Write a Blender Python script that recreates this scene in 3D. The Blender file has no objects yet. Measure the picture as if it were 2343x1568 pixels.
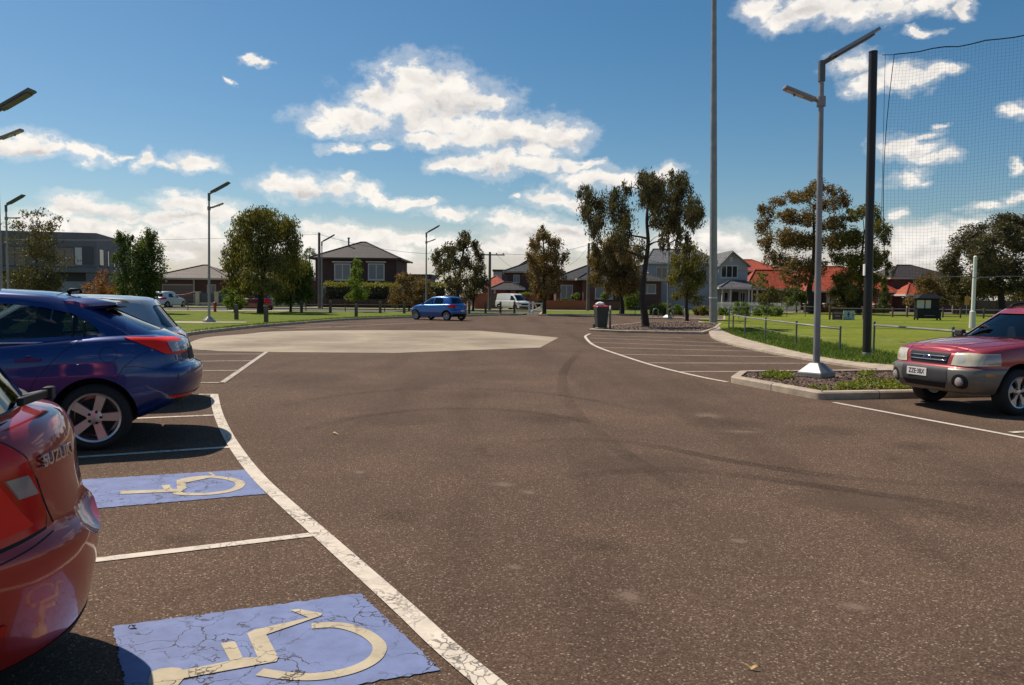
import bpy, bmesh, math, random
from mathutils import Vector, Matrix, noise
from mathutils.bvhtree import BVHTree
random.seed(7)
R = math.radians
scene = bpy.context.scene
COL = scene.collection

# ------------------------------------------------------------------ camera (photo measured on a 2343 x 1568 grid)
FPX, PW, PH, CH = 1787.0, 2343.0, 1568.0, 1.58
PITCH, ROLL = math.atan(108.0 / FPX), R(0.6)
Fv = Vector((0, math.cos(PITCH), -math.sin(PITCH)))
R0 = Vector((1, 0, 0)); U0 = R0.cross(Fv)
Rv = R0 * math.cos(ROLL) + U0 * math.sin(ROLL)
Uv = U0 * math.cos(ROLL) - R0 * math.sin(ROLL)
CAM = Vector((0, 0, CH))

def ray(px, py):
    return Fv * FPX + Rv * (px - PW / 2) - Uv * (py - PH / 2)
def at(px, py, Y):
    d = ray(px, py); return CAM + d * (Y / d.y)
def gr(px, py, z=0.0):
    d = ray(px, py); return CAM + d * ((z - CH) / d.z)

cd = bpy.data.cameras.new('camera'); co = bpy.data.objects.new('camera', cd); COL.objects.link(co)
cd.sensor_width = 36; cd.lens = FPX / PW * 36; cd.clip_end = 4000; cd.clip_start = 0.05
m = Matrix((Rv, Uv, -Fv)).transposed().to_4x4(); m.translation = CAM
co.matrix_world = m
scene.camera = co

# ------------------------------------------------------------------ tagging
def tag(o, label=None, cat=None, group=None, kind=None):
    for k, v in (('label', label), ('category', cat), ('group', group), ('kind', kind)):
        if v: o[k] = v
    return o
def thing(name, label, cat, loc=(0, 0, 0), rz=0, group=None):
    o = bpy.data.objects.new(name, None); o.empty_display_size = 0.2
    COL.objects.link(o); o.location = loc; o.rotation_euler = (0, 0, rz)
    return tag(o, label, cat, group)
def link(name, me, parent=None):
    o = bpy.data.objects.new(name, me); COL.objects.link(o)
    if parent is not None: o.parent = parent
    return o
def copy_tree(o, parent=None):
    c = o.copy(); COL.objects.link(c)
    if parent is not None: c.parent = parent
    for ch in list(o.children): copy_tree(ch, c)
    return c

# ------------------------------------------------------------------ mesh builder
class MB:
    def __init__(s, off=(0, 0, 0)): s.v = []; s.f = []; s.mi = []; s.off = Vector(off); s.cur = 0
    def add(s, vs, fs):
        b = len(s.v); s.v += [Vector(v) - s.off for v in vs]
        for f in fs: s.f.append([b + i for i in f]); s.mi.append(s.cur)
    def box(s, x0, x1, y0, y1, z0, z1):
        s.add([(x0,y0,z0),(x1,y0,z0),(x1,y1,z0),(x0,y1,z0),(x0,y0,z1),(x1,y0,z1),(x1,y1,z1),(x0,y1,z1)],
              [(0,3,2,1),(4,5,6,7),(0,1,5,4),(1,2,6,5),(2,3,7,6),(3,0,4,7)])
    def beam(s, a, b, w, h, up=(0, 0, 1)):
        a, b = Vector(a), Vector(b); d = (b - a).normalized(); up = Vector(up)
        x = d.cross(up)
        if x.length < 1e-4: x = d.cross(Vector((0, 1, 0)))
        x.normalize(); y = x.cross(d).normalized()
        vs = [p + x * (i * w / 2) + y * (j * h / 2) for p in (a, b) for i, j in ((-1,-1),(1,-1),(1,1),(-1,1))]
        s.add(vs, [(3,2,1,0),(4,5,6,7),(0,1,5,4),(1,2,6,5),(2,3,7,6),(3,0,4,7)])
    def tube(s, pts, r, n=8, caps=True):
        pts = [Vector(p) for p in pts]; k = len(pts)
        rs = r if isinstance(r, (list, tuple)) else [r] * k
        vs = []; prev = None
        for i, p in enumerate(pts):
            d = (pts[min(i+1,k-1)] - pts[max(i-1,0)]).normalized()
            if prev is None:
                x = d.cross(Vector((0,1,0)) if abs(d.y) < .9 else Vector((1,0,0))).normalized()
            else:
                x = (prev - d * prev.dot(d)).normalized()
            prev = x; y = d.cross(x)
            for j in range(n):
                a = 2 * math.pi * j / n; vs.append(p + (x * math.cos(a) + y * math.sin(a)) * rs[i])
        fs = [(i*n+j, i*n+(j+1)%n, (i+1)*n+(j+1)%n, (i+1)*n+j) for i in range(k-1) for j in range(n)]
        if caps: fs += [tuple(range(n-1,-1,-1)), tuple((k-1)*n+j for j in range(n))]
        s.add(vs, fs)
    def prism(s, poly, z0, z1):          # polygon (x, y) lifted from z0 to z1
        n = len(poly)
        vs = [(p[0],p[1],z0) for p in poly] + [(p[0],p[1],z1) for p in poly]
        s.add(vs, [tuple(range(n-1,-1,-1)), tuple(range(n,2*n))] + [(i,(i+1)%n,n+(i+1)%n,n+i) for i in range(n)])
    def lathe(s, prof, n=24, axis='z', c=(0, 0, 0)):   # profile of (radius, height)
        c = Vector(c); k = len(prof); vs = []
        for r, h in prof:
            for j in range(n):
                a = 2*math.pi*j/n; u, w = r*math.cos(a), r*math.sin(a)
                vs.append(c + (Vector((u,w,h)) if axis == 'z' else Vector((u,h,w)) if axis == 'y' else Vector((h,u,w))))
        s.add(vs, [(i*n+j, i*n+(j+1)%n, (i+1)*n+(j+1)%n, (i+1)*n+j) for i in range(k-1) for j in range(n)])
    def build(s, name, mats, parent=None, smooth=False, angle=None, fix=True):
        me = bpy.data.meshes.new(name); me.from_pydata([tuple(v) for v in s.v], [], s.f)
        for mt in (mats if isinstance(mats, (list, tuple)) else [mats]): me.materials.append(mt)
        if any(s.mi): me.polygons.foreach_set('material_index', s.mi)
        if fix:
            bm = bmesh.new(); bm.from_mesh(me); bmesh.ops.recalc_face_normals(bm, faces=bm.faces); bm.to_mesh(me); bm.free()
        if smooth or angle:
            me.polygons.foreach_set('use_smooth', [True] * len(me.polygons))
            if angle: me.set_sharp_from_angle(angle=R(angle))
        me.update()
        return link(name, me, parent)

# ------------------------------------------------------------------ materials
def new_mat(name):
    mt = bpy.data.materials.new(name); mt.use_nodes = True
    nt = mt.node_tree; return mt, nt, nt.nodes['Principled BSDF']
def N(nt, typ, **kw):
    n = nt.nodes.new(typ)
    for k, v in kw.items():
        if k.startswith('i_'): n.inputs[k[2:].replace('_', ' ')].default_value = v
        else: setattr(n, k, v)
    return n
def mixcol(nt, fac, a, b, blend='MIX'):
    n = nt.nodes.new('ShaderNodeMix'); n.data_type = 'RGBA'; n.blend_type = blend
    for sock, val in ((n.inputs[0], fac), (n.inputs[6], a), (n.inputs[7], b)):
        if hasattr(val, 'links'): nt.links.new(val, sock)
        else: sock.default_value = val if not isinstance(val, tuple) else (*val[:3], 1)
    return n.outputs[2]
def ramp(nt, fac, stops):
    n = nt.nodes.new('ShaderNodeValToRGB'); e = n.color_ramp.elements
    while len(e) < len(stops): e.new(0.5)
    for el, (p, c) in zip(e, stops):
        el.position = p; el.color = (*c, 1) if isinstance(c, tuple) else (c, c, c, 1)
    nt.links.new(fac, n.inputs[0]); return n.outputs[0]
def tex(nt, typ, scale, coord='Object', detail=3, rough=.55, **kw):
    tc = nt.nodes.new('ShaderNodeTexCoord')
    n = nt.nodes.new(typ); n.inputs['Scale'].default_value = scale
    if 'Detail' in n.inputs: n.inputs['Detail'].default_value = detail if 'Noise' in typ else 0
    if 'Roughness' in n.inputs: n.inputs['Roughness'].default_value = rough
    for k, v in kw.items(): setattr(n, k, v)
    nt.links.new(tc.outputs[coord], n.inputs['Vector']); return n
def pm(name, col, rough=.6, metal=0, var=None, bump=None, coat=0, spec=.5):
    mt, nt, p = new_mat(name)
    p.inputs['Base Color'].default_value = (*col, 1); p.inputs['Roughness'].default_value = rough
    p.inputs['Metallic'].default_value = metal; p.inputs['Specular IOR Level'].default_value = spec
    if coat: p.inputs['Coat Weight'].default_value = coat; p.inputs['Coat Roughness'].default_value = .03
    if var:
        sc, am = var[:2]
        n = tex(nt, 'ShaderNodeTexNoise', sc, detail=5)
        dark = tuple(c * (1 - am) for c in col); lite = tuple(min(1, c * (1 + am)) for c in col)
        nt.links.new(ramp(nt, n.outputs['Fac'], [(.3, dark), (.7, lite)]), p.inputs['Base Color'])
        rr = nt.nodes.new('ShaderNodeMapRange'); rr.inputs[3].default_value = max(0.02, rough - .1); rr.inputs[4].default_value = min(1, rough + .1)
        nt.links.new(n.outputs['Fac'], rr.inputs[0]); nt.links.new(rr.outputs[0], p.inputs['Roughness'])
    if bump:
        n = tex(nt, 'ShaderNodeTexNoise', bump[0], detail=4)
        b = nt.nodes.new('ShaderNodeBump'); b.inputs['Strength'].default_value = bump[1]; b.inputs['Distance'].default_value = bump[2] if len(bump) > 2 else .01
        nt.links.new(n.outputs['Fac'], b.inputs['Height']); nt.links.new(b.outputs[0], p.inputs['Normal'])
    return mt
def paint(name, col, metal=.35, rough=.32):
    mt = pm(name, col, rough, metal, coat=1.0)
    nt = mt.node_tree; p = nt.nodes['Principled BSDF']
    n = tex(nt, 'ShaderNodeTexNoise', 700, detail=1)          # flake
    nt.links.new(mixcol(nt, n.outputs['Fac'], tuple(c*.82 for c in col), tuple(min(1, c*1.18) for c in col)), p.inputs['Base Color'])
    d = tex(nt, 'ShaderNodeTexNoise', 6, detail=6)            # dust on the clear coat
    nt.links.new(ramp(nt, d.outputs['Fac'], [(.35, .02), (.75, .10)]), p.inputs['Coat Roughness'])
    return mt
def glass(name, tint=(.55, .62, .6), rough=0.01, see=.75):
    mt, nt, p = new_mat(name); nt.nodes.remove(p)
    out = nt.nodes['Material Output']
    tr = N(nt, 'ShaderNodeBsdfTransparent'); tr.inputs[0].default_value = (*[t * see for t in tint], 1)
    gl = N(nt, 'ShaderNodeBsdfGlossy'); gl.inputs['Roughness'].default_value = rough
    fr = N(nt, 'ShaderNodeFresnel'); fr.inputs[0].default_value = 1.6
    mx = N(nt, 'ShaderNodeMixShader')
    nt.links.new(fr.outputs[0], mx.inputs[0]); nt.links.new(tr.outputs[0], mx.inputs[1]); nt.links.new(gl.outputs[0], mx.inputs[2])
    nt.links.new(mx.outputs[0], out.inputs[0]); return mt
def pane_mat(name, col=(.03, .035, .04)):
    return pm(name, col, .06, 0, spec=.8)
def brick(name, c1, c2, mortar=(.32, .29, .26), sc=1.0):
    mt, nt, p = new_mat(name)
    tc = nt.nodes.new('ShaderNodeTexCoord')
    mp = nt.nodes.new('ShaderNodeMapping'); mp.inputs['Rotation'].default_value = (R(90), 0, 0)
    nt.links.new(tc.outputs['Object'], mp.inputs['Vector'])
    b = nt.nodes.new('ShaderNodeTexBrick'); b.inputs['Scale'].default_value = sc
    b.inputs['Brick Width'].default_value = .24; b.inputs['Row Height'].default_value = .086; b.inputs['Mortar Size'].default_value = .008
    b.inputs['Color1'].default_value = (*c1, 1); b.inputs['Color2'].default_value = (*c2, 1); b.inputs['Mortar'].default_value = (*mortar, 1)
    nt.links.new(mp.outputs[0], b.inputs['Vector'])
    n = tex(nt, 'ShaderNodeTexNoise', 1.3, detail=6)
    nt.links.new(mixcol(nt, ramp(nt, n.outputs['Fac'], [(.35, 0.0), (.75, .35)]), b.outputs['Color'], tuple(c*.45 for c in c1)), p.inputs['Base Color'])
    p.inputs['Roughness'].default_value = .85; return mt
def roof_tile(name, c1, c2, along='x', row=.95, colw=.6):
    mt, nt, p = new_mat(name)
    tc = nt.nodes.new('ShaderNodeTexCoord'); sp = nt.nodes.new('ShaderNodeSeparateXYZ'); nt.links.new(tc.outputs['Object'], sp.inputs[0])
    def saw(sock, w):
        d = N(nt, 'ShaderNodeMath', operation='DIVIDE'); nt.links.new(sock, d.inputs[0]); d.inputs[1].default_value = w
        f = N(nt, 'ShaderNodeMath', operation='FRACT'); nt.links.new(d.outputs[0], f.inputs[0]); return f.outputs[0]
    rz = saw(sp.outputs['Z'], row * .42)
    rx = saw(sp.outputs['X'], colw)
    lines = mixcol(nt, ramp(nt, rz, [(0, .25), (.18, 1.0), (1, .8)]), (0, 0, 0), (1, 1, 1))
    cols = ramp(nt, rx, [(0, .45), (.2, 1.0), (.75, 1.0), (1, .5)])
    n = tex(nt, 'ShaderNodeTexNoise', 2.2, detail=6)
    n2 = tex(nt, 'ShaderNodeTexVoronoi', 3.2)
    base = mixcol(nt, ramp(nt, n.outputs['Fac'], [(.3, 0.), (.7, 1.)]), c1, c2)
    base = mixcol(nt, .35, base, n2.outputs['Color'], 'SOFT_LIGHT')
    c = mixcol(nt, .75, base, lines, 'MULTIPLY'); c = mixcol(nt, .5, c, cols, 'MULTIPLY')
    nt.links.new(c, p.inputs['Base Color']); p.inputs['Roughness'].default_value = .7
    b = nt.nodes.new('ShaderNodeBump'); b.inputs['Strength'].default_value = .6; b.inputs['Distance'].default_value = .04
    nt.links.new(rz, b.inputs['Height']); nt.links.new(b.outputs[0], p.inputs['Normal'])
    return mt
def leaf_mat(name, c_dark, c_lite, trans=.35):
    mt, nt, p = new_mat(name); nt.nodes.remove(p); out = nt.nodes['Material Output']
    at_ = N(nt, 'ShaderNodeAttribute', attribute_name='tint')
    c = ramp(nt, at_.outputs['Fac'], [(0, c_dark), (1, c_lite)])
    d = N(nt, 'ShaderNodeBsdfDiffuse'); t = N(nt, 'ShaderNodeBsdfTranslucent'); g = N(nt, 'ShaderNodeBsdfGlossy'); g.inputs['Roughness'].default_value = .5
    nt.links.new(c, d.inputs[0]); nt.links.new(mixcol(nt, 1, c, (1.0, 1.1, .5), 'MULTIPLY'), t.inputs[0])
    g.inputs[0].default_value = (.5, .5, .5, 1)
    m1 = N(nt, 'ShaderNodeMixShader'); m1.inputs[0].default_value = trans
    m2 = N(nt, 'ShaderNodeMixShader'); m2.inputs[0].default_value = .05
    nt.links.new(d.outputs[0], m1.inputs[1]); nt.links.new(t.outputs[0], m1.inputs[2])
    nt.links.new(m1.outputs[0], m2.inputs[1]); nt.links.new(g.outputs[0], m2.inputs[2]); nt.links.new(m2.outputs[0], out.inputs[0])
    return mt
M = {}
M['galv'] = pm('galvanised_steel', (.28,.27,.26), .5, .3, var=(3, .18))
M['galv_dark'] = pm('weathered_steel', (.13, .14, .145), .55, .3, var=(3, .2))
M['black'] = pm('black_plastic', (.012, .012, .013), .6, spec=.3)
M['darkpole'] = pm('black_painted_steel', (.012, .010, .010), .45, var=(2, .3))
M['rubber'] = pm('tyre_rubber', (.018, .018, .018), .85, var=(9, .25))
M['white'] = pm('white_paint', (.78, .76, .72), .5, var=(2, .08))
M['cream'] = pm('cream_render', (.52, .45, .34), .8, var=(1.5, .1))
M['timber'] = pm('weathered_timber', (.12, .085, .06), .85, var=(6, .35))
M['pole_timber'] = pm('pole_timber', (.17, .14, .12), .85, var=(5, .3))
M['concrete'] = pm('kerb_concrete', (.42, .335, .245), .85, var=(3.5, .28), bump=(45, .4, .01))
M['lens'] = pm('lamp_lens', (.5, .5, .48), .25)
M['chrome'] = pm('chrome', (.75, .75, .75), .12, 1)
M['alloy'] = pm('alloy_silver', (.55, .54, .53), .3, .8)
M['dark'] = pm('dark_interior', (.02, .02, .022), .8)
M['seatcloth'] = pm('seat_cloth', (.035, .035, .04), .9)
M['bark'] = pm('dark_bark', (.045, .033, .025), .95, var=(5, .4), bump=(14, .8, .05))
M['bark_grey'] = pm('grey_bark', (.12, .09, .065), .95, var=(4, .4), bump=(14, .8, .05))

# ------------------------------------------------------------------ sky and sun
SUNV = Vector((-.59, .456, 1.0)).normalized()
sd = bpy.data.lights.new('sun', 'SUN'); sd.energy = 5.0; sd.angle = R(.53); sd.color = (1.0, .90, .77)
so = bpy.data.objects.new('sun', sd); COL.objects.link(so)
so.rotation_euler = SUNV.to_track_quat('Z', 'Y').to_euler(); so.location = (-40, 30, 70)

# cloud puffs: x, y, rx, ry measured on the photo grid, turned into bearings and heights of the sky
PUFFS = [(960,185,85,45),(1010,225,120,55),(900,240,95,45),(850,215,32,28),(800,280,95,28),(740,290,40,18),(1090,235,65,28),(1000,280,110,28),
 (785,335,42,9),(868,325,22,10),(980,320,62,16),(1060,308,60,30),(1130,305,90,38),(1220,300,60,30),(1290,310,62,30),(1230,345,60,30),
 (1040,372,55,18),(1100,370,50,22),(1145,375,45,28),(1220,380,60,18),(1300,378,50,16),(1350,375,40,10),
 (1340,405,65,22),(1400,405,60,22),(1265,452,58,20),(1440,415,40,18),(1320,460,45,18),(1520,400,40,20),
 (650,415,60,24),(700,422,75,30),(620,412,32,18),(770,430,50,22),(800,408,22,10),(835,440,38,18),(880,455,35,10),(930,460,60,14),(985,458,28,10),(1030,485,62,12),
 (50,330,75,26),(110,335,45,14),(200,350,40,20),(230,352,28,14),(280,355,20,8),(330,362,22,22),(385,380,35,10),(440,372,48,20),
 (580,138,16,9),(600,148,20,9),(510,189,10,7),(520,194,9,6),
 (200,475,75,24),(260,480,60,18),(150,490,40,15),(300,500,50,14),(420,470,70,24),(450,480,40,26),(500,490,60,28),(360,500,40,16),(400,505,80,22),
 (90,520,80,30),(230,525,90,26),(330,550,90,26),(460,540,90,30),(400,590,60,14),
 (740,525,60,20),(800,530,70,20),(870,540,60,18),(960,555,90,18),
 (1150,505,45,18),(1210,510,60,22),(1290,530,80,28),(1330,555,90,28),(1200,545,90,22),(1080,570,110,18),(700,560,90,22),(850,580,120,22),
 (1640,550,70,40),(1690,570,60,24),(1600,580,60,35),(1560,560,60,35),
 (1745,20,50,30),(1790,45,55,28),(1860,15,90,40),(1940,20,90,34),(2030,12,70,30),(2120,5,70,20),(2195,12,25,18),(2108,70,28,9),
 (1950,150,55,28),(1975,195,45,20),(2050,175,80,22),(2130,170,60,18),(2180,165,40,14),
 (2055,335,48,24),(2100,350,60,22),(2150,365,48,14),(2120,310,35,8),(2085,408,55,14),(2130,415,24,8),
 (2315,250,26,18),(2150,290,10,8),(2060,555,50,40),(2110,545,70,34),(2170,535,60,28),(2210,515,55,22),(2130,580,110,40),(2290,560,90,40),(2050,500,22,16),
 (2250,470,40,10),(2310,450,25,14),(2320,380,22,14),(1180,440,16,7)]
GREY = [(1000,240,70,30),(1110,255,60,18),(900,290,80,14),(1180,325,80,16),(1150,390,60,12),(700,440,80,12),(60,345,60,10),(1340,420,60,10),(230,490,80,8),(450,500,60,8),(1230,530,110,12),(1640,575,70,14),(1960,170,40,14),(1850,30,100,14),(2090,360,60,10),(2120,575,110,20),(1290,325,60,12)]
def azel(px, py):
    d = ray(px, py).normalized(); return math.atan2(d.x, d.y), math.asin(d.z)
def make_world():
    w = bpy.data.worlds.new('World'); scene.world = w; w.use_nodes = True
    nt = w.node_tree; L = nt.links
    bg = nt.nodes['Background']; bg.inputs['Strength'].default_value = SKY_STRENGTH
    sky = N(nt, 'ShaderNodeTexSky', sky_type='NISHITA'); sky.sun_disc = False
    sky.sun_elevation = math.asin(SUNV.z); sky.sun_rotation = math.atan2(SUNV.x, SUNV.y)
    sky.air_density = 1.0; sky.dust_density = .6; sky.ozone_density = 2.2; sky.altitude = 50
    hs = N(nt, 'ShaderNodeHueSaturation'); hs.inputs['Saturation'].default_value = 1.32; hs.inputs['Hue'].default_value = .493
    L.new(sky.outputs[0], hs.inputs['Color'])
    tc = N(nt, 'ShaderNodeTexCoord'); sp = N(nt, 'ShaderNodeSeparateXYZ'); L.new(tc.outputs['Generated'], sp.inputs[0])
    az = N(nt, 'ShaderNodeMath', operation='ARCTAN2'); L.new(sp.outputs[0], az.inputs[0]); L.new(sp.outputs[1], az.inputs[1])
    el = N(nt, 'ShaderNodeMath', operation='ARCSINE'); L.new(sp.outputs[2], el.inputs[0])
    cb = N(nt, 'ShaderNodeCombineXYZ'); L.new(az.outputs[0], cb.inputs[0]); L.new(el.outputs[0], cb.inputs[1])
    def nz(scale, detail, rough, stretch=(1, 1.35, 1)):
        mp = N(nt, 'ShaderNodeMapping'); mp.inputs['Scale'].default_value = stretch; L.new(cb.outputs[0], mp.inputs[0])
        n = N(nt, 'ShaderNodeTexNoise'); n.inputs['Scale'].default_value = scale; n.inputs['Detail'].default_value = detail; n.inputs['Roughness'].default_value = rough
        L.new(mp.outputs[0], n.inputs['Vector']); return n
    w1 = nz(17, 5, .62)
    sub = N(nt, 'ShaderNodeVectorMath', operation='SUBTRACT'); L.new(w1.outputs['Color'], sub.inputs[0]); sub.inputs[1].default_value = (.5, .5, .5)
    scl = N(nt, 'ShaderNodeVectorMath', operation='MULTIPLY'); L.new(sub.outputs[0], scl.inputs[0]); scl.inputs[1].default_value = (.075, .045, 0)
    wp = N(nt, 'ShaderNodeVectorMath', operation='ADD'); L.new(cb.outputs[0], wp.inputs[0]); L.new(scl.outputs[0], wp.inputs[1])
    ws = N(nt, 'ShaderNodeSeparateXYZ'); L.new(wp.outputs[0], ws.inputs[0])
    def field(puffs, grow):
        cur = None
        for (x, y, rx, ry) in puffs:
            a, e = azel(x, y); a1, _ = azel(x + rx, y); _, e1 = azel(x, y - ry)
            ra, re = abs(a1 - a) * grow, abs(e1 - e) * grow
            cx = N(nt, 'ShaderNodeCombineXYZ'); L.new(ws.outputs[0], cx.inputs[0]); L.new(ws.outputs[1], cx.inputs[1])
            if cur is not None: L.new(cur, cx.inputs[2])
            mp = N(nt, 'ShaderNodeMapping'); mp.inputs['Scale'].default_value = (1/ra, 1/re, 0); mp.inputs['Location'].default_value = (-a/ra, -e/re, 0)
            L.new(cx.outputs[0], mp.inputs[0])
            ln = N(nt, 'ShaderNodeVectorMath', operation='LENGTH'); L.new(mp.outputs[0], ln.inputs[0])
            if cur is None: cur = ln.outputs['Value']
            else:
                mn = N(nt, 'ShaderNodeMath', operation='SMOOTH_MIN'); mn.inputs[2].default_value = .25
                L.new(cur, mn.inputs[0]); L.new(ln.outputs['Value'], mn.inputs[1]); cur = mn.outputs[0]
        return cur
    d = field(PUFFS, 1.22)
    f1 = nz(36, 9, .66)
    a1 = N(nt, 'ShaderNodeMath', operation='MULTIPLY_ADD'); L.new(f1.outputs['Fac'], a1.inputs[0]); a1.inputs[1].default_value = 1.7; a1.inputs[2].default_value = -.85
    a2 = N(nt, 'ShaderNodeMath', operation='ADD'); L.new(d, a2.inputs[0]); L.new(a1.outputs[0], a2.inputs[1])
    al = N(nt, 'ShaderNodeMapRange', interpolation_type='SMOOTHSTEP'); L.new(a2.outputs[0], al.inputs[0])
    al.inputs[1].default_value = 1.04; al.inputs[2].default_value = .40; al.inputs[3].default_value = 0; al.inputs[4].default_value = 1
    # scattered cloud in the rest of the sky, out of the picture
    g = nz(3.2, 6, .6); gm = N(nt, 'ShaderNodeMapRange', interpolation_type='SMOOTHSTEP'); L.new(g.outputs['Fac'], gm.inputs[0])
    gm.inputs[1].default_value = .58; gm.inputs[2].default_value = .70
    ab = N(nt, 'ShaderNodeMath', operation='ABSOLUTE'); L.new(az.outputs[0], ab.inputs[0])
    m1 = N(nt, 'ShaderNodeMapRange'); L.new(ab.outputs[0], m1.inputs[0]); m1.inputs[1].default_value = .75; m1.inputs[2].default_value = .95
    m2 = N(nt, 'ShaderNodeMapRange'); L.new(el.outputs[0], m2.inputs[0]); m2.inputs[1].default_value = .48; m2.inputs[2].default_value = .62
    mm = N(nt, 'ShaderNodeMath', operation='MAXIMUM'); L.new(m1.outputs[0], mm.inputs[0]); L.new(m2.outputs[0], mm.inputs[1])
    mg = N(nt, 'ShaderNodeMath', operation='MULTIPLY'); L.new(mm.outputs[0], mg.inputs[0]); L.new(gm.outputs[0], mg.inputs[1])
    # low bank near the horizon
    hz = N(nt, 'ShaderNodeMapRange', interpolation_type='SMOOTHSTEP'); L.new(el.outputs[0], hz.inputs[0])
    hz.inputs[1].default_value = .105; hz.inputs[2].default_value = .035; hz.inputs[3].default_value = 0; hz.inputs[4].default_value = .92
    h2 = nz(9, 6, .6, (.6, 3.5, 1)); hr = N(nt, 'ShaderNodeMapRange'); L.new(h2.outputs['Fac'], hr.inputs[0]); hr.inputs[1].default_value = .33; hr.inputs[2].default_value = .56
    hm = N(nt, 'ShaderNodeMath', operation='MULTIPLY'); L.new(hz.outputs[0], hm.inputs[0]); L.new(hr.outputs[0], hm.inputs[1])
    wi = N(nt, 'ShaderNodeMapRange', interpolation_type='SMOOTHSTEP'); L.new(a2.outputs[0], wi.inputs[0]); wi.inputs[1].default_value = 1.45; wi.inputs[2].default_value = .80; wi.inputs[3].default_value = 0; wi.inputs[4].default_value = .30
    wx = N(nt, 'ShaderNodeMath', operation='MAXIMUM'); L.new(al.outputs[0], wx.inputs[0]); L.new(wi.outputs[0], wx.inputs[1]); al = wx
    mx = N(nt, 'ShaderNodeMath', operation='MAXIMUM'); L.new(al.outputs[0], mx.inputs[0]); L.new(mg.outputs[0], mx.inputs[1])
    # brightness inside the clouds
    gd = field(GREY, 1.25)
    gs = N(nt, 'ShaderNodeMapRange', interpolation_type='SMOOTHSTEP'); L.new(gd, gs.inputs[0]); gs.inputs[1].default_value = 1.25; gs.inputs[2].default_value = .1
    def nzo(scale, detail, off):
        mp = N(nt, 'ShaderNodeMapping'); mp.inputs['Location'].default_value = (*off, 0); mp.inputs['Scale'].default_value = (1, 1.3, 1); L.new(wp.outputs[0], mp.inputs[0])
        n = N(nt, 'ShaderNodeTexNoise'); n.inputs['Scale'].default_value = scale; n.inputs['Detail'].default_value = detail; n.inputs['Roughness'].default_value = .55
        L.new(mp.outputs[0], n.inputs['Vector']); return n.outputs['Fac']
    e0, e1_ = nzo(24, 5, (0, 0)), nzo(24, 5, (-.010, .016))
    em = N(nt, 'ShaderNodeMath', operation='SUBTRACT'); L.new(e1_, em.inputs[0]); L.new(e0, em.inputs[1])     # lumps lit from the sun's side
    dm = N(nt, 'ShaderNodeMapRange'); L.new(a2.outputs[0], dm.inputs[0]); dm.inputs[1].default_value = .75; dm.inputs[2].default_value = .0; dm.inputs[3].default_value = 0; dm.inputs[4].default_value = .34
    em2 = N(nt, 'ShaderNodeMath', operation='MULTIPLY_ADD'); L.new(em.outputs[0], em2.inputs[0]); em2.inputs[1].default_value = 1.7; L.new(dm.outputs[0], em2.inputs[2])
    gg = N(nt, 'ShaderNodeMath', operation='MULTIPLY_ADD'); L.new(gs.outputs[0], gg.inputs[0]); gg.inputs[1].default_value = .55; L.new(em2.outputs[0], gg.inputs[2])
    # thin rims brighter than thick middles
    cl = ramp(nt, gg.outputs[0], [(0, CLOUD_LIT), (.55, CLOUD_MID), (1, CLOUD_GREY)])
    sc = N(nt, 'ShaderNodeVectorMath', operation='SCALE'); L.new(cl, sc.inputs[0]); sc.inputs['Scale'].default_value = 1 / SKY_STRENGTH
    hzc = N(nt, 'ShaderNodeVectorMath', operation='SCALE'); hzc.inputs[0].default_value = HAZE_COL; hzc.inputs['Scale'].default_value = 1 / SKY_STRENGTH
    c0 = mixcol(nt, hm.outputs[0], hs.outputs[0], hzc.outputs[0])
    c1 = mixcol(nt, mx.outputs[0], c0, sc.outputs[0])
    L.new(c1, bg.inputs['Color'])
    w.cycles.sampling_method = 'MANUAL'; w.cycles.sample_map_resolution = 512
SKY_STRENGTH = .085
CLOUD_LIT, CLOUD_MID, CLOUD_GREY, HAZE_COL = (1.0, .95, .88), (.82, .78, .74), (.58, .56, .55), (.69, .62, .57)
make_world()
scene.view_settings.view_transform = 'Standard'; scene.view_settings.look = 'None'
scene.view_settings.exposure = 0.0; scene.view_settings.gamma = 1.0
scene.cycles.max_bounces = 6; scene.cycles.transparent_max_bounces = 10
scene.cycles.caustics_reflective = False; scene.cycles.caustics_refractive = False
# ================================================================== cars
def spline(pts, k, closed_ends=True):
    """Catmull-Rom through the points of half a plan outline (its ends lie on the car's centre line)."""
    P = [Vector(p) for p in pts]
    g0 = Vector((P[1][0], -P[1][1], *P[1][2:])); g1 = Vector((P[-2][0], -P[-2][1], *P[-2][2:]))
    Q = [g0] + P + [g1]; out = []
    for i in range(1, len(Q) - 2):
        for j in range(k):
            t = j / k; a, b, c, d = Q[i-1], Q[i], Q[i+1], Q[i+2]
            out.append(.5 * ((2*b) + (c-a)*t + (2*a-5*b+4*c-d)*t*t + (3*b-a-3*c+d)*t**3))
    out.append(P[-1].copy()); return out
def tab(t):
    if not isinstance(t, (list, tuple)): return lambda x: t
    t = sorted(t)
    def f(x):
        if x <= t[0][0]: return t[0][1]
        if x >= t[-1][0]: return t[-1][1]
        for i in range(len(t) - 1):
            if t[i][0] <= x <= t[i+1][0]:
                (x0, y0), (x1, y1) = t[i], t[i+1]; h = x1 - x0; u = (x - x0) / h
                s0 = (y1 - (t[i-1][1] if i else y0)) / (x1 - (t[i-1][0] if i else x0))
                s1 = ((t[i+2][1] if i+2 < len(t) else y1) - y0) / ((t[i+2][0] if i+2 < len(t) else x1) - x0)
                return (2*u**3-3*u*u+1)*y0 + (u**3-2*u*u+u)*h*s0 + (-2*u**3+3*u*u)*y1 + (u**3-u*u)*h*s1
    return f
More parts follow.
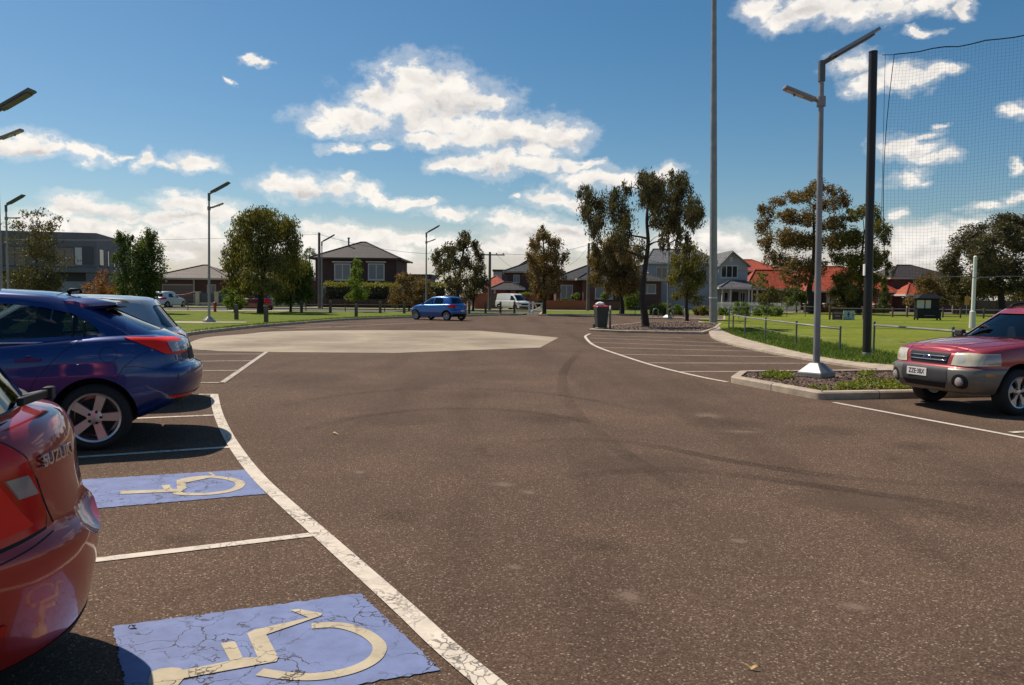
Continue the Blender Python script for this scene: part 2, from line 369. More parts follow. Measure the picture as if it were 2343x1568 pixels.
def mesh_from(name, vs, fs, mats, smooth_angle=38, closed=True):
    me = bpy.data.meshes.new(name); me.from_pydata([tuple(v) for v in vs], [], fs)
    for mt in mats: me.materials.append(mt)
    bm = bmesh.new(); bm.from_mesh(me)
    bmesh.ops.remove_doubles(bm, verts=bm.verts, dist=1e-5)
    bmesh.ops.recalc_face_normals(bm, faces=bm.faces); bm.to_mesh(me); bm.free()
    finish(me, smooth_angle); return me
def finish(me, angle=38):
    me.polygons.foreach_set('use_smooth', [True] * len(me.polygons))
    me.set_sharp_from_angle(angle=R(angle)); me.update()
def ring_body(rows, crown, mats, name, cap_bottom=True, m=8):
    """rows: list of half outlines (n points each, y >= 0), bottom to top; mirrored and closed."""
    n = len(rows[0]); vs = []; fs = []; idx = []
    for row in rows:
        a = []
        for p in row: a.append(len(vs)); vs.append(Vector(p))
        b = [a[0]]
        for p in row[1:-1]: b.append(len(vs)); vs.append(Vector((p[0], -p[1], p[2])))
        b.append(a[-1]); idx.append((a, b))
    for (a0, b0), (a1, b1) in zip(idx, idx[1:]):
        for i in range(n - 1):
            fs.append((a0[i], a0[i+1], a1[i+1], a1[i])); fs.append((b0[i+1], b0[i], b1[i], b1[i+1]))
    def cap(a, b, crown, m):
        grid = []
        for i in range(n):
            if i in (0, n - 1): grid.append([a[i]] * (m + 1)); continue
            pa, pb = vs[a[i]], vs[b[i]]; r = [a[i]]
            for j in range(1, m):
                t = j / m; p = pa.lerp(pb, t); p.z += crown * (1 - (2*t-1)**2) * min(1, abs(pa.y) / .45)
                r.append(len(vs)); vs.append(p)
            r.append(b[i]); grid.append(r)
        for i in range(n - 1):
            for j in range(m):
                f = []
                for q in (grid[i][j], grid[i][j+1], grid[i+1][j+1], grid[i+1][j]):
                    if q not in f: f.append(q)
                if len(f) > 2: fs.append(tuple(f))
    cap(*idx[-1], crown, m)
    if cap_bottom: cap(*idx[0], 0, 2)
    return mesh_from(name, vs, fs, mats), idx, vs
def tub_rows(spec, k=5, sub=4):
    o = spline(spec['outline'], k); n = len(o)
    keys = []
    for zt, side, fr, re in spec['levels']:
        f = tab(zt); row = []
        for i, p in enumerate(o):
            t = (o[min(i+1, n-1)] - o[max(i-1, 0)]); 
            if i in (0, n-1): nx, ny = (1 if i == 0 else -1), 0
            else:
                nn = Vector((-t.y, t.x)); nn.normalize()
                if nn.dot(Vector((p[0]*.15, p[1]))) < 0: nn = -nn
                nx, ny = nn
            x = p[0] - nx * (fr if nx > 0 else re); y = max(0, p[1] - ny * side - (abs(nx) * side * .5 if 0 < i < n-1 else 0))
            row.append(Vector((x, y, f(p[0]))))
        keys.append(row)
    rows = []
    K = [keys[0]] + keys + [keys[-1]]
    for i in range(1, len(K) - 2):
        for j in range(sub):
            t = j / sub; row = []
            for a, b, c, d in zip(K[i-1], K[i], K[i+1], K[i+2]):
                h = .5 * ((2*b) + (c-a)*t + (2*a-5*b+4*c-d)*t*t + (3*b-a-3*c+d)*t**3)
                l = b.lerp(c, t); row.append(l.lerp(h, .75))
            rows.append(row)
    rows.append(keys[-1]); return rows
def prism_mesh(poly, axis, a, b, mt=None):
    n = len(poly); vs = []
    for w in (a, b):
        for u, v in poly:
            vs.append((u, w, v) if axis == 'y' else (w, u, v) if axis == 'x' else (u, v, w))
    fs = [tuple(range(n-1,-1,-1)), tuple(range(n,2*n))] + [(i,(i+1)%n,n+(i+1)%n,n+i) for i in range(n)]
    return mesh_from('cutter', vs, fs, [mt] if mt else [])
def circle(cx, cy, r, n=40, ry=None):
    return [(cx + r*math.cos(2*math.pi*i/n), cy + (ry or r)*math.sin(2*math.pi*i/n)) for i in range(n)]
def boolean(me, cutters, solidify=0, angle=38):
    """new mesh = me with each (cutter mesh, operation) applied"""
    o = link('work', me); tmp = []
    if solidify:
        s = o.modifiers.new('s', 'SOLIDIFY'); s.thickness = solidify; s.offset = -1; s.use_even_offset = False
        s.material_offset = 1; s.material_offset_rim = 1
    for cm, op in cutters:
        c = link('work_cutter', cm); tmp.append(c)
        b = o.modifiers.new('b', 'BOOLEAN'); b.object = c; b.operation = op; b.solver = 'EXACT'
        try: b.material_mode = 'TRANSFER'
        except Exception: pass
    bpy.context.view_layer.update()
    dg = bpy.context.evaluated_depsgraph_get()
    r = bpy.data.meshes.new_from_object(o.evaluated_get(dg), depsgraph=dg)
    for q in tmp + [o]: bpy.data.objects.remove(q)
    finish(r, angle); return r
def inflate(me, d):
    c = me.copy(); c.vertices.foreach_set('co', [x for v in me.vertices for x in (v.co + v.normal * d)]); c.update(); return c
def setmat(me, mt):
    me.materials.clear(); me.materials.append(mt)
    me.polygons.foreach_set('material_index', [0] * len(me.polygons)); return me

class Car:
    def __init__(s, name, label, cat, loc, rz, spec, mat, group=None, scale=1.0, glassm=None):
        s.root = thing(name, label, cat, loc, rz, group); s.root.scale = (scale,) * 3
        s.spec, s.mat = spec, mat
        rows = tub_rows(spec); s.full, _, _ = ring_body(rows, spec.get('crown', .03), [mat, M['dark']], 'body')
        cuts = []
        for ax, az, ar in spec['arches']:
            for y0, y1 in ((.50, 1.3), (-1.3, -.50)): cuts.append((prism_mesh(circle(ax, az, ar), 'y', y0, y1, M['black']), 'DIFFERENCE'))
        for c in spec.get('cuts', []): cuts.append((c, 'DIFFERENCE'))
        s.body = link('body', boolean(s.full.copy(), cuts), s.root)
        s.arch = cuts
        # glasshouse
        b, r = spline(spec['base'], 4), spline(spec['roof'], 4); zb, zr = tab(spec['zb']), tab(spec['zr']); rows = []
        H = 7
        for j in range(H + 1):
            t = j / H; row = []
            for p, q in zip(b, r):
                x = p[0] + (q[0]-p[0])*t; y = p[1] + (q[1]-p[1])*(t**1.35)
                z0, z1 = zb(p[0]), zr(q[0]); row.append(Vector((x, y, z0 + (z1-z0)*t)))
            rows.append(row)
        last = [Vector((q[0] + (.05 if q[0] < spec['roof'][-1][0]*.8 else -.05 if q[0] > spec['roof'][0][0]-.2 else 0), max(0, q[1]-.07 if q[1] > .07 else q[1]), zr(q[0]) + .025)) for q in r]
        rows.append([a.lerp(c, .55) + Vector((0,0,.008)) for a, c in zip(rows[-1], last)]); rows.append(last)
        closed, idx, vs = ring_body(rows, spec.get('roof_crown', .03), [mat, M['dark']], 'roof')
        bm = bmesh.new(); bm.from_mesh(closed)
        zmin = min(v.co.z for v in bm.verts)
        kill = [f for f in bm.faces if f.normal.z < -.8]
        bmesh.ops.delete(bm, geom=kill, context='FACES'); bm.to_mesh(closed); bm.free(); finish(closed)
        s.house = closed
        cuts = []
        for poly in spec['side_windows']: cuts.append((prism_mesh(poly, 'y', -1.3, 1.3, M['black']), 'DIFFERENCE'))
        if spec.get('windscreen'): cuts.append((prism_mesh(spec['windscreen'], 'x', spec['ws_x'], 3, M['black']), 'DIFFERENCE'))
        if spec.get('rear_window'): cuts.append((prism_mesh(spec['rear_window'], 'x', -3.2, spec['rw_x'], M['black']), 'DIFFERENCE'))
        link('roof', boolean(closed.copy(), cuts, solidify=.035), s.root)
        # glass sheets, just inside the outer skin
        n = len(b); gm = glassm or M['car_glass']
        ia, ir = spec['glass_split'][0] * 4, spec['glass_split'][1] * 4
        def sheet(name, keep):
            mb = MB()
            for j in range(H):
                for i in range(n - 1):
                    for sg in (1, -1):
                        if not keep(i, sg): continue
                        q = []
                        for jj, ii in ((j, i), (j, i+1), (j+1, i+1), (j+1, i)):
                            p = rows[jj][ii]; c = Vector((0, 0, p.z)); 
                            nx = 1 if ii <= ia else -1 if ii >= ir else 0
                            q.append((p.x - .012*nx, sg*max(0, p.y - (.014 if nx == 0 else 0)), p.z - (.008 if nx else 0)))
                        mb.add(q, [(0,1,2,3)])
            o = mb.build(name, gm, s.root, smooth=True, fix=False); bm = bmesh.new(); bm.from_mesh(o.data); bmesh.ops.remove_doubles(bm, verts=bm.verts, dist=2e-3); bmesh.ops.recalc_face_normals(bm, faces=bm.faces); bm.to_mesh(o.data); bm.free()
        sheet('windscreen', lambda i, sg: i < ia)
        sheet('rear_window', lambda i, sg: i >= ir)
        for sg0 in (1, -1): sheet('side_window', lambda i, sg: ia <= i < ir and sg == sg0)
        # interior: parcel deck, dashboard, seats, steering wheel
        mb = MB(); z = spec['deck']
        x0, x1 = spec['base'][-1][0] + .12, spec['base'][0][0] - .18
        w = max(p[1] for p in spec['base']) - .09
        mb.box(x0, x1, -w, w, z - .02, z + .012); mb.build('cabin_deck', M['dark'], s.root)
        if spec.get('seats'):
            for sx, sy in spec['seats']:
                mb = MB(); mb.beam((sx, sy, z-.1), (sx-.12, sy, z+.2), .44, .11, (1,0,0)); mb.beam((sx-.13, sy, z+.2), (sx-.17, sy, z+.38), .24, .09, (1,0,0))
                o = mb.build('seat', M['seatcloth'], s.root, angle=40)
                bv = o.modifiers.new('b', 'BEVEL'); bv.width = .035; bv.segments = 2
            sx, sy = spec['seats'][0]
            mb = MB(); c = Vector((sx + .55, sy, z + .06)); tilt = Matrix.Rotation(R(-62), 3, 'Y')
            mb.tube([c + tilt @ Vector((.185*math.cos(a), .185*math.sin(a), 0)) for a in [2*math.pi*i/24 for i in range(25)]], .014, 6, False)
            mb.tube([c + tilt @ Vector((-.18,0,0)), c + tilt @ Vector((.18,0,0))], .02, 6)
            mb.build('steering_wheel', M['black'], s.root, smooth=True)
        s.bvh = BVHTree.FromObject(s.body, bpy.context.evaluated_depsgraph_get()) if False else BVHTree.FromPolygons([v.co for v in s.full.vertices], [tuple(p.vertices) for p in s.full.polygons])
        s.hvh = BVHTree.FromPolygons([v.co for v in closed.vertices], [tuple(p.vertices) for p in closed.polygons])
    def patch(s, name, poly, axis, a, b, mt, off=.006, parent=None, cuts=(), house=False, arch=False, label=None):
        src = setmat(inflate(s.full, off), mt)
        cm = prism_mesh(poly, axis, a, b, mt)
        ops = [(cm, 'INTERSECT')] + [(c, 'DIFFERENCE') for c in cuts]
        if arch: ops += s.arch
        me = boolean(src, ops); o = link(name, me, parent or s.root)
        if label: o['label'] = label
        return o
    def hit(s, p, d, house=False):
        h = (s.hvh if house else s.bvh).ray_cast(Vector(p), Vector(d)); return h[0], h[1]
    def seam(s, pts, axis, side=1, r=.0035, name='panel_gap', house=False, n=10):
        """dark line lying on the skin; pts in side view (x, z) or end view (y, z)"""
        out = []
        for (a, b), (c, d) in zip(pts, pts[1:]):
            for i in range(n):
                t = i / n; u, v = a + (c-a)*t, b + (d-b)*t
                o, dr = ((u, 2*side, v), (0, -side, 0)) if axis == 'y' else ((3*side, u, v), (-side, 0, 0))
                q, nn = s.hit(o, dr, house)
                if q is not None: out.append(q)
        return out
    def seams(s, lines, name='panel_gap', r=.0035, mt=None):
        for pts, axis, side in lines:
            o = s.seam(pts, axis, side)
            if len(o) > 1:
                mb = MB(); mb.tube(o, r, 5); mb.build(name, mt or M['black'], s.root, smooth=True)
    def wheels(s, xs, R_, rim, width, half, style, alloy=None, turn=0):
        protos = {}
        for x in xs:
            for sg in (1, -1):
                o = make_wheel(R_, rim, width, style, alloy or M['alloy']) if not protos else copy_tree(protos[0])
                if not protos: protos[0] = o
                o.parent = s.root; o.location = (x, sg * half, R_)
                o.rotation_euler = (0, random.uniform(0, 6) if style != 'five_wide' else spec_rot(x), (0 if sg > 0 else math.pi) + (turn if x > 0 else 0))
def spec_rot(x): return R(-17)
def make_wheel(Rr, rim, w, style, alloy):
    """wheel facing +y: tyre mesh with a rim child"""
    mb = MB(); h = w / 2
    mb.lathe([(rim+.004, h-.012), (rim+.02, h+.002), ((rim+Rr)/2, h+.010), (Rr-.03, h-.002), (Rr-.008, h-.022), (Rr, h-.05), (Rr, -h+.05), (Rr-.02, -h), (rim, -h+.02)], 48, 'y')
    ty = mb.build('wheel', M['rubber'], None, angle=50)
    mb = MB()
    mb.lathe([(rim+.012, h-.004), (rim+.006, h+.004), (rim-.012, h-.002), (rim-.018, h-.03), (rim-.03, -h+.03), (.05, -h+.03)], 40, 'y')
    mb.cur = 1; mb.lathe([(rim*.78, h-.085), (.03, h-.085)], 32, 'y'); mb.cur = 0
    def spoke(a, r0, w0, r1, w1, y0, y1, d=.03):
        ca, sa = math.cos(a), math.sin(a); P = lambda r, t, y: (r*ca - t*sa, y, r*sa + t*ca)
        vs = [P(r0,-w0,y0),P(r0,w0,y0),P(r1,w1,y1),P(r1,-w1,y1)]
        bk = [P(r0,-w0*1.25,y0-d),P(r0,w0*1.25,y0-d),P(r1,w1*1.2,y1-d),P(r1,-w1*1.2,y1-d)]
        mb.add(vs + bk, [(0,1,2,3),(0,4,5,1),(1,5,6,2),(2,6,7,3),(3,7,4,0)])
    n = {'five_wide': 5, 'five_round': 5, 'multi': 9}[style]
    for i in range(n):
        a = 2*math.pi*i/n + math.pi/2
        if style == 'five_wide': spoke(a, .035, .032, rim-.012, .043, h-.028, h-.012)
        elif style == 'five_round': spoke(a, .05, .020, rim-.1, .026, h-.022, h-.02); spoke(a, rim-.102, .026, rim-.012, .075, h-.02, h-.015)
        else: spoke(a, .05, .012, rim-.012, .016, h-.03, h-.012)
    mb.lathe([(.075, h-.05), (.07, h-.026), (.03, h-.018), (.0, h-.016)], 24, 'y')
    mb.cur = 1
    for i in range(5):
        a = 2*math.pi*(i+.0)/5 + math.pi/2 + (.0 if style == 'five_wide' else .6)
        mb.lathe([(.013, h-.035), (.013, h-.012), (.006, h-.011), (0, h-.011)], 8, 'y', (.055*math.cos(a), 0, .055*math.sin(a)))
    mb.build('rim', [alloy, M['black']], ty, angle=35)
    return ty
def text_mesh(txt, size, depth, mt, name, parent, loc, rot, squash=1.0, bold=.0):
    cu = bpy.data.curves.new(name, 'FONT'); cu.body = txt; cu.size = size; cu.extrude = depth; cu.align_x = 'CENTER'; cu.align_y = 'CENTER'; cu.offset = bold
    o = link('work', cu); bpy.context.view_layer.update(); dg = bpy.context.evaluated_depsgraph_get()
    me = bpy.data.meshes.new_from_object(o.evaluated_get(dg)); bpy.data.objects.remove(o)
    me.materials.clear(); me.materials.append(mt)
    me.transform(Matrix.Diagonal((squash, 1, 1, 1)))
    q = link(name, me, parent); q.location = loc; q.rotation_euler = rot; return q

M['car_glass'] = glass('tinted_car_glass', (.62, .72, .70), see=.62)
M['dark_glass'] = glass('privacy_glass', (.5, .55, .55), see=.10)
M['red_lens'] = pm('red_lamp_lens', (.60, .013, .010), .12, 0, spec=.4)
M['red_bright'] = pm('bright_red_lens', (.92, .022, .010), .35, 0, spec=.25)
M['clear_lens'] = pm('clear_lamp_lens', (.36, .30, .28), .12, .1, coat=1)
M['head_lens'] = pm('yellowed_headlamp', (.62, .55, .38), .2, .1, var=(7, .18), coat=1)
M['amber'] = pm('amber_lens', (.45, .14, .02), .2, coat=1)
M['plate'] = pm('plate_white', (.70, .66, .62), .45, var=(8, .08))
M['plate_ink'] = pm('plate_ink', (.05, .04, .06), .5)
M['clad'] = pm('grey_bumper_paint', (.165, .15, .125), .38, .35, var=(4, .12), coat=.4)
M['clad_dark'] = pm('charcoal_plastic', (.035, .036, .036), .6, var=(5, .2))
P_BLUE = paint('deep_blue_paint', (.002, .024, .15), .45)
P_RED = paint('bright_red_paint', (.42, .022, .014), .35)
P_DKRED = paint('faded_red_paint', (.33, .022, .028), .3, .4)
P_AZURE = paint('azure_blue_paint', (.005, .095, .36), .4)
P_GREY = paint('silver_grey_paint', (.46, .47, .48), .5)
P_WHITE = paint('white_car_paint', (.72, .71, .68), 0, .4)
P_MAROON = paint('maroon_paint', (.10, .008, .012), .3)

def heading(phi, rear, tail):
    """origin and z-rotation of a car whose tail (local x = -tail) stands at rear, nose pointing away from bearing phi"""
    n = Vector((-math.cos(R(phi)), -math.sin(R(phi))))
    o = Vector(rear) + n * tail; return (o.x, o.y, 0), math.atan2(n.y, n.x)

# ------------------------------------------------------------------ blue fastback hatchback, near left
LAN = dict(
 outline=[(2.25,0),(2.22,.35),(2.10,.62),(1.85,.80),(1.4,.87),(.5,.88),(-.6,.885),(-1.35,.89),(-1.85,.845),(-2.12,.73),(-2.27,.44),(-2.33,0)],
 levels=[([(-2.3,.40),(-1.7,.26),(-1,.24),(2.2,.26)], .18,.3,.35), ([(-2.33,.46),(-2.0,.38),(-1.65,.28),(-1,.24),(2.2,.24)], .05,.1,.07),
         ([(-2.33,.60),(-1.6,.50),(2.2,.50)], .0,0,0), ([(-2.33,.76),(-1.6,.70),(2.2,.66)], .0,.02,.005), ([(-2.33,.81),(-1.6,.76),(2.2,.70)], .004,.05,.085),
         ([(-2.33,.94),(-1.6,.90),(0,.86),(2.2,.74)], .018,.08,.11), ([(-2.33,1.03),(-1.6,1.045),(-.5,.98),(1.,.92),(2.2,.76)], .06,.12,.15),
         ([(-2.33,1.07),(-1.6,1.09),(-.5,1.01),(1.,.95),(2.2,.78)], .12,.2,.26)],
 crown=.025, arches=[(1.32,.33,.375),(-1.40,.33,.375)],
 base=[(1.35,0),(1.28,.35),(1.05,.62),(.75,.735),(0,.77),(-.8,.775),(-1.45,.73),(-1.9,.60),(-2.08,.32),(-2.12,0)],
 roof=[(.45,0),(.42,.25),(.33,.45),(.22,.545),(-.3,.58),(-.8,.585),(-1.02,.555),(-1.22,.50),(-1.31,.27),(-1.33,0)],
 zb=[(-2.12,1.05),(-1.5,1.07),(-.5,.99),(.7,.95),(1.35,.92)], zr=[(-1.33,1.405),(-1.02,1.45),(-.8,1.472),(-.3,1.488),(.22,1.45),(.45,1.42)],
 side_windows=[[(.72,1.01),(.30,1.36),(-.16,1.43),(-.16,1.03)], [(-.26,1.05),(-.26,1.405),(-.62,1.40),(-.95,1.365),(-1.2,1.305),(-1.34,1.225),(-1.42,1.155),(-1.44,1.115),(-1.42,1.105)]],
 windscreen=[(-.58,1.0),(.58,1.0),(.44,1.39),(-.44,1.39)], ws_x=.30, rear_window=[(-.46,1.13),(.46,1.13),(.36,1.36),(-.36,1.36)], rw_x=-1.45,
 glass_split=(3, 7), deck=1.0, seats=[(.12,-.36),(.12,.36),(-.75,-.36),(-.75,.36)])
loc, rz = heading(19.5, (-3.50, 8.80), 2.33*1.035)
c = Car('parked_car', 'deep blue fastback hatchback parked nose-in at left with silver five spoke wheels', 'car', loc, rz, LAN, P_BLUE, scale=1.035)
c.wheels((1.32, -1.40), .32, .228, .21, .765, 'five_wide')
# wrap-round tail lamps
for sg in (1, -1):
    a, b = (.35, 1.2) if sg > 0 else (-1.2, -.35)
    tl = [(-1.66,1.085),(-1.95,1.075),(-2.2,1.05),(-2.6,1.03),(-2.6,.90),(-2.12,.905),(-2.02,.915),(-1.93,.965)]
    o = c.patch('tail_lamp', tl, 'y', a, b, M['red_bright'], .010)
    c.patch('reversing_lens', [(-2.03,1.035),(-2.22,1.02),(-2.6,1.0),(-2.6,.925),(-2.2,.925),(-2.08,.93)], 'y', a, b, M['clear_lens'], .016, parent=o)
    c.patch('reflector', [(-2.05,.50),(-2.6,.50),(-2.6,.47),(-2.06,.47)], 'y', a, b, M['red_lens'], .006)
    c.patch('number_recess', [(-.28 if sg>0 else -.27,.82),(.28,.82),(.28,.94),(-.28,.94)], 'x', -3, -2, M['black'], .004) if sg > 0 else None
mb = MB()      # roof spoiler
for w, x1, zt in ((.50, -1.57, 1.425),):
    prof = [(-1.05,1.462),(-1.33,1.455),(x1,zt),(x1-.005,zt-.022),(-1.43,1.365),(-1.22,1.37)]
    n = len(prof); ys = [-.56,-.50,-.2,.2,.50,.56]; sc = [.35,.97,1,1,.97,.35]; vs = []
    for y, q in zip(ys, sc): vs += [(-1.15 + (x+1.15)*q, y, z - .03*(1-q) - .01*(abs(y)>.45)) for x, z in prof]
    fs = [(i*n+j, i*n+(j+1)%n, (i+1)*n+(j+1)%n, (i+1)*n+j) for i in range(len(ys)-1) for j in range(n)] + [tuple(range(n)), tuple((len(ys)-1)*n+j for j in range(n))]
    mb.add(vs, fs)
mb.build('spoiler', P_BLUE, c.root, angle=30)
mb = MB(); mb.box(-1.54,-1.24,-.44,.44,1.35,1.362); mb.build('spoiler_underside', M['black'], c.root)
for sg in (1, -1):                                    # door handles, belt trims
    for hx in (-.86, .25):
        q, nn = c.hit((hx, 2*sg, .885), (0, -sg, 0))
        mb = MB(); mb.lathe([(.055,-.004),(.05,.004),(0,.002)], 20, 'y', (hx-.01, q.y - sg*.004, .87)); h_ = mb.build('handle_recess', P_BLUE, c.root, angle=40)
        mb = MB(); mb.beam((hx-.11, q.y+sg*.018, .885), (hx+.10, q.y+sg*.018, .88), .022, .024); mb.build('door_handle', P_BLUE, c.root, angle=40)
    o = []
    for x in [.75 - .07*i for i in range(30)]:
        q, nn = c.hit((x, 2*sg, 1.035 - .03*(x+.3 if x > -.3 else 0)), (0,-sg,0), True)
        if q is not None: o.append(q + Vector((0, sg*.006, 0)))
    mb = MB(); mb.tube(o, .009, 6); mb.build('belt_trim', M['chrome'] if sg > 0 else M['black'], c.root, smooth=True)
for sg in (1, -1):
    for bx_, bz_ in ((-1.205,1.30), (-1.305,1.245)):
        o = c.seam([(bx_-.005,1.09),(bx_,bz_)], 'y', sg, house=True); mb = MB(); mb.tube(o, .011, 6); mb.build('window_bar', M['black'], c.root, smooth=True)
dl = [(-.24,1.02),(-.22,.5),(-.2,.28)]
c.seams([(dl,'y',1),(dl,'y',-1),([(-1.28,1.06),(-1.12,.93),(-.92,.70),(-.84,.52)],'y',1),([(-1.28,1.06),(-1.12,.93),(-.92,.70),(-.84,.52)],'y',-1),
         ([(.85,.98),(.9,.6),(.88,.3)],'y',1), ([(-1.66,.80),(-1.78,.80),(-1.95,.765),(-2.05,.80),(-2.2,.845)],'y',1), ([(-1.66,.80),(-1.78,.9),(-1.90,.955)],'y',1), ([(-1.66,.80),(-1.6,.69)],'y',1),
         (circle(-1.53,.92,.075,20)+[(-1.455,.92)],'y',1), ([(-.7,.84),(-.3,.82),(.4,.8)],'x',-1)], r=.0028)
mb = MB(); mb.tube([(-1.05,0,1.50),(-1.08,0,1.535),(-1.16,0,1.54),(-1.17,0,1.50)], [.03,.02,.012,.02], 8); mb.build('antenna', M['black'], c.root, smooth=True)
c.patch('lower_bumper', [(-.75,.3),(.75,.3),(.75,.50),(-.75,.50)], 'x', -3, -2.1, M['black'], .003)
for sg in (1, -1):
    mb = MB(); mb.box(.60,.72, min(sg*.86,sg*1.02), max(sg*.86,sg*1.02), .98, 1.09)
    o = mb.build('door_mirror', P_BLUE, c.root); bv = o.modifiers.new('b','BEVEL'); bv.width = .03; bv.segments = 3

# ------------------------------------------------------------------ small hatch shape shared by several cars
def hatch_spec(tail=1.86, w=.868, nose=1.95, top=1.49, glass_z=1.04):
    return dict(
 outline=[(nose,0),(nose-.05,.4),(nose-.2,.65),(nose-.5,.8),(1.0,.85),(0,.86),(-.9,w),(-1.32,w-.012),(-1.62,w-.09),(-1.79,.52),(-1.845,.26),(-1.86,0)],
 levels=[([(-1.86,.30),(-1.3,.22),(1.9,.24)], .18,.3,.34), ([(-1.86,.31),(-1.3,.25),(1.9,.23)], .05,.1,.09), ([(-1.86,.45),(1.9,.45)], .0,.0,.0),
         ([(-1.86,.62),(1.9,.60)], .0,.02,-.012), ([(-1.86,.685),(1.9,.66)], .004,.05,.035), ([(-1.86,.80),(0,.80),(1.9,.70)], .012,.08,.06),
         ([(-1.86,.95),(0,.93),(1.,.89),(1.9,.73)], .03,.14,.085), ([(-1.86,1.025),(0,.98),(1.,.95),(1.9,.76)], .075,.22,.15), ([(-1.86,1.045),(0,1.0),(1.,.97),(1.9,.78)], .12,.28,.21)],
 crown=.03, arches=[(1.225,.31,.355),(-1.225,.31,.355)],
 base=[(1.25,0),(1.2,.3),(1.02,.58),(.78,.70),(.1,.755),(-.7,.77),(-1.2,.755),(-1.52,.66),(-1.66,.36),(-1.69,0)],
 roof=[(.35,0),(.33,.22),(.25,.42),(.12,.53),(-.3,.575),(-.7,.58),(-1.05,.565),(-1.27,.50),(-1.36,.27),(-1.38,0)],
 zb=[(-1.69,1.035),(-1.,1.0),(0,.975),(.8,.95),(1.25,.93)], zr=[(-1.38,top-.06),(-1.,top-.035),(-.3,top-.022),(.12,top-.06),(.35,top-.09)],
 side_windows=[[(.74,1.0),(.22,1.35),(-.12,1.40),(-.12,1.01)], [(-.2,1.015),(-.2,1.405),(-.72,1.39),(-.88,1.30),(-.92,1.05)]],
 windscreen=[(-.56,.99),(.56,.99),(.42,1.36),(-.42,1.36)], ws_x=.22, rear_window=[(-.56,1.075),(.56,1.075),(.60,1.12),(.47,1.36),(.40,1.385),(-.40,1.385),(-.47,1.36),(-.60,1.12)], rw_x=-1.27,
 glass_split=(3, 7), deck=.97, seats=[(.12,-.34),(.12,.34),(-.62,-.34),(-.62,.34)])
def hatch_lamps(c, lens=None, zlo=.66, zhi=1.0, inner=.45, xin=-1.33):
    for sg in (1, -1):
        py = [(sg*.95,zhi-.03),(sg*.62,zhi),(sg*(inner+.06),zhi-.03),(sg*inner,zhi-.14),(sg*(inner-.01),zlo+.08),(sg*inner,zlo+.02),(sg*.62,zlo),(sg*.95,zlo+.04)]
        c.patch('tail_lamp', py, 'x', -3, xin, lens or M['red_lens'], .010)
        c.patch('headlamp', [(sg*.50,.70),(sg*.9,.66),(sg*.9,.74),(sg*.52,.80)] if sg > 0 else [(-.50,.70),(-.52,.80),(-.9,.74),(-.9,.66)], 'x', 1.45, 3, M['clear_lens'], .008)
def hatch_seams(c, sides=(1, -1)):
    L = []
    for sg in sides:
        L += [([(-.16,1.0),(-.15,.5),(-.1,.27)],'y',sg), ([(.78,.96),(.8,.6),(.78,.27)],'y',sg), ([(-.92,1.0),(-.88,.72),(-.75,.45)],'y',sg)]
    c.seams(L, r=.003)

# ------------------------------------------------------------------ red hatchback, nearest on the left
SW = hatch_spec()
SW['levels'][0] = ([(-1.86,.24),(-1.3,.21),(1.9,.24)], .18,.3,.22); SW['levels'][1] = ([(-1.86,.245),(-1.3,.24),(1.9,.23)], .05,.1,.055)
SW['base'] = SW['base'][:7] + [(-1.49,.65),(-1.61,.36),(-1.64,0)]; SW['zb'] = [(-1.6,1.055),(-1.,1.0),(0,.975),(.8,.95),(1.25,.93)]
SW['levels'] = SW['levels'][:6] + [([(-1.86,.96),(0,.93),(1.,.89),(1.9,.73)], .03,.14,.075), ([(-1.86,1.04),(0,.98),(1.,.95),(1.9,.76)], .07,.22,.12), ([(-1.86,1.068),(0,1.0),(1.,.97),(1.9,.78)], .12,.28,.225)]
SW['outline'] = SW['outline'][:6] + [(-.9,.862),(-1.25,.815),(-1.50,.715),(-1.69,.55),(-1.80,.36),(-1.85,.17),(-1.86,0)]
loc, rz = heading(26, (-1.745, 3.24), 1.86*1.05)
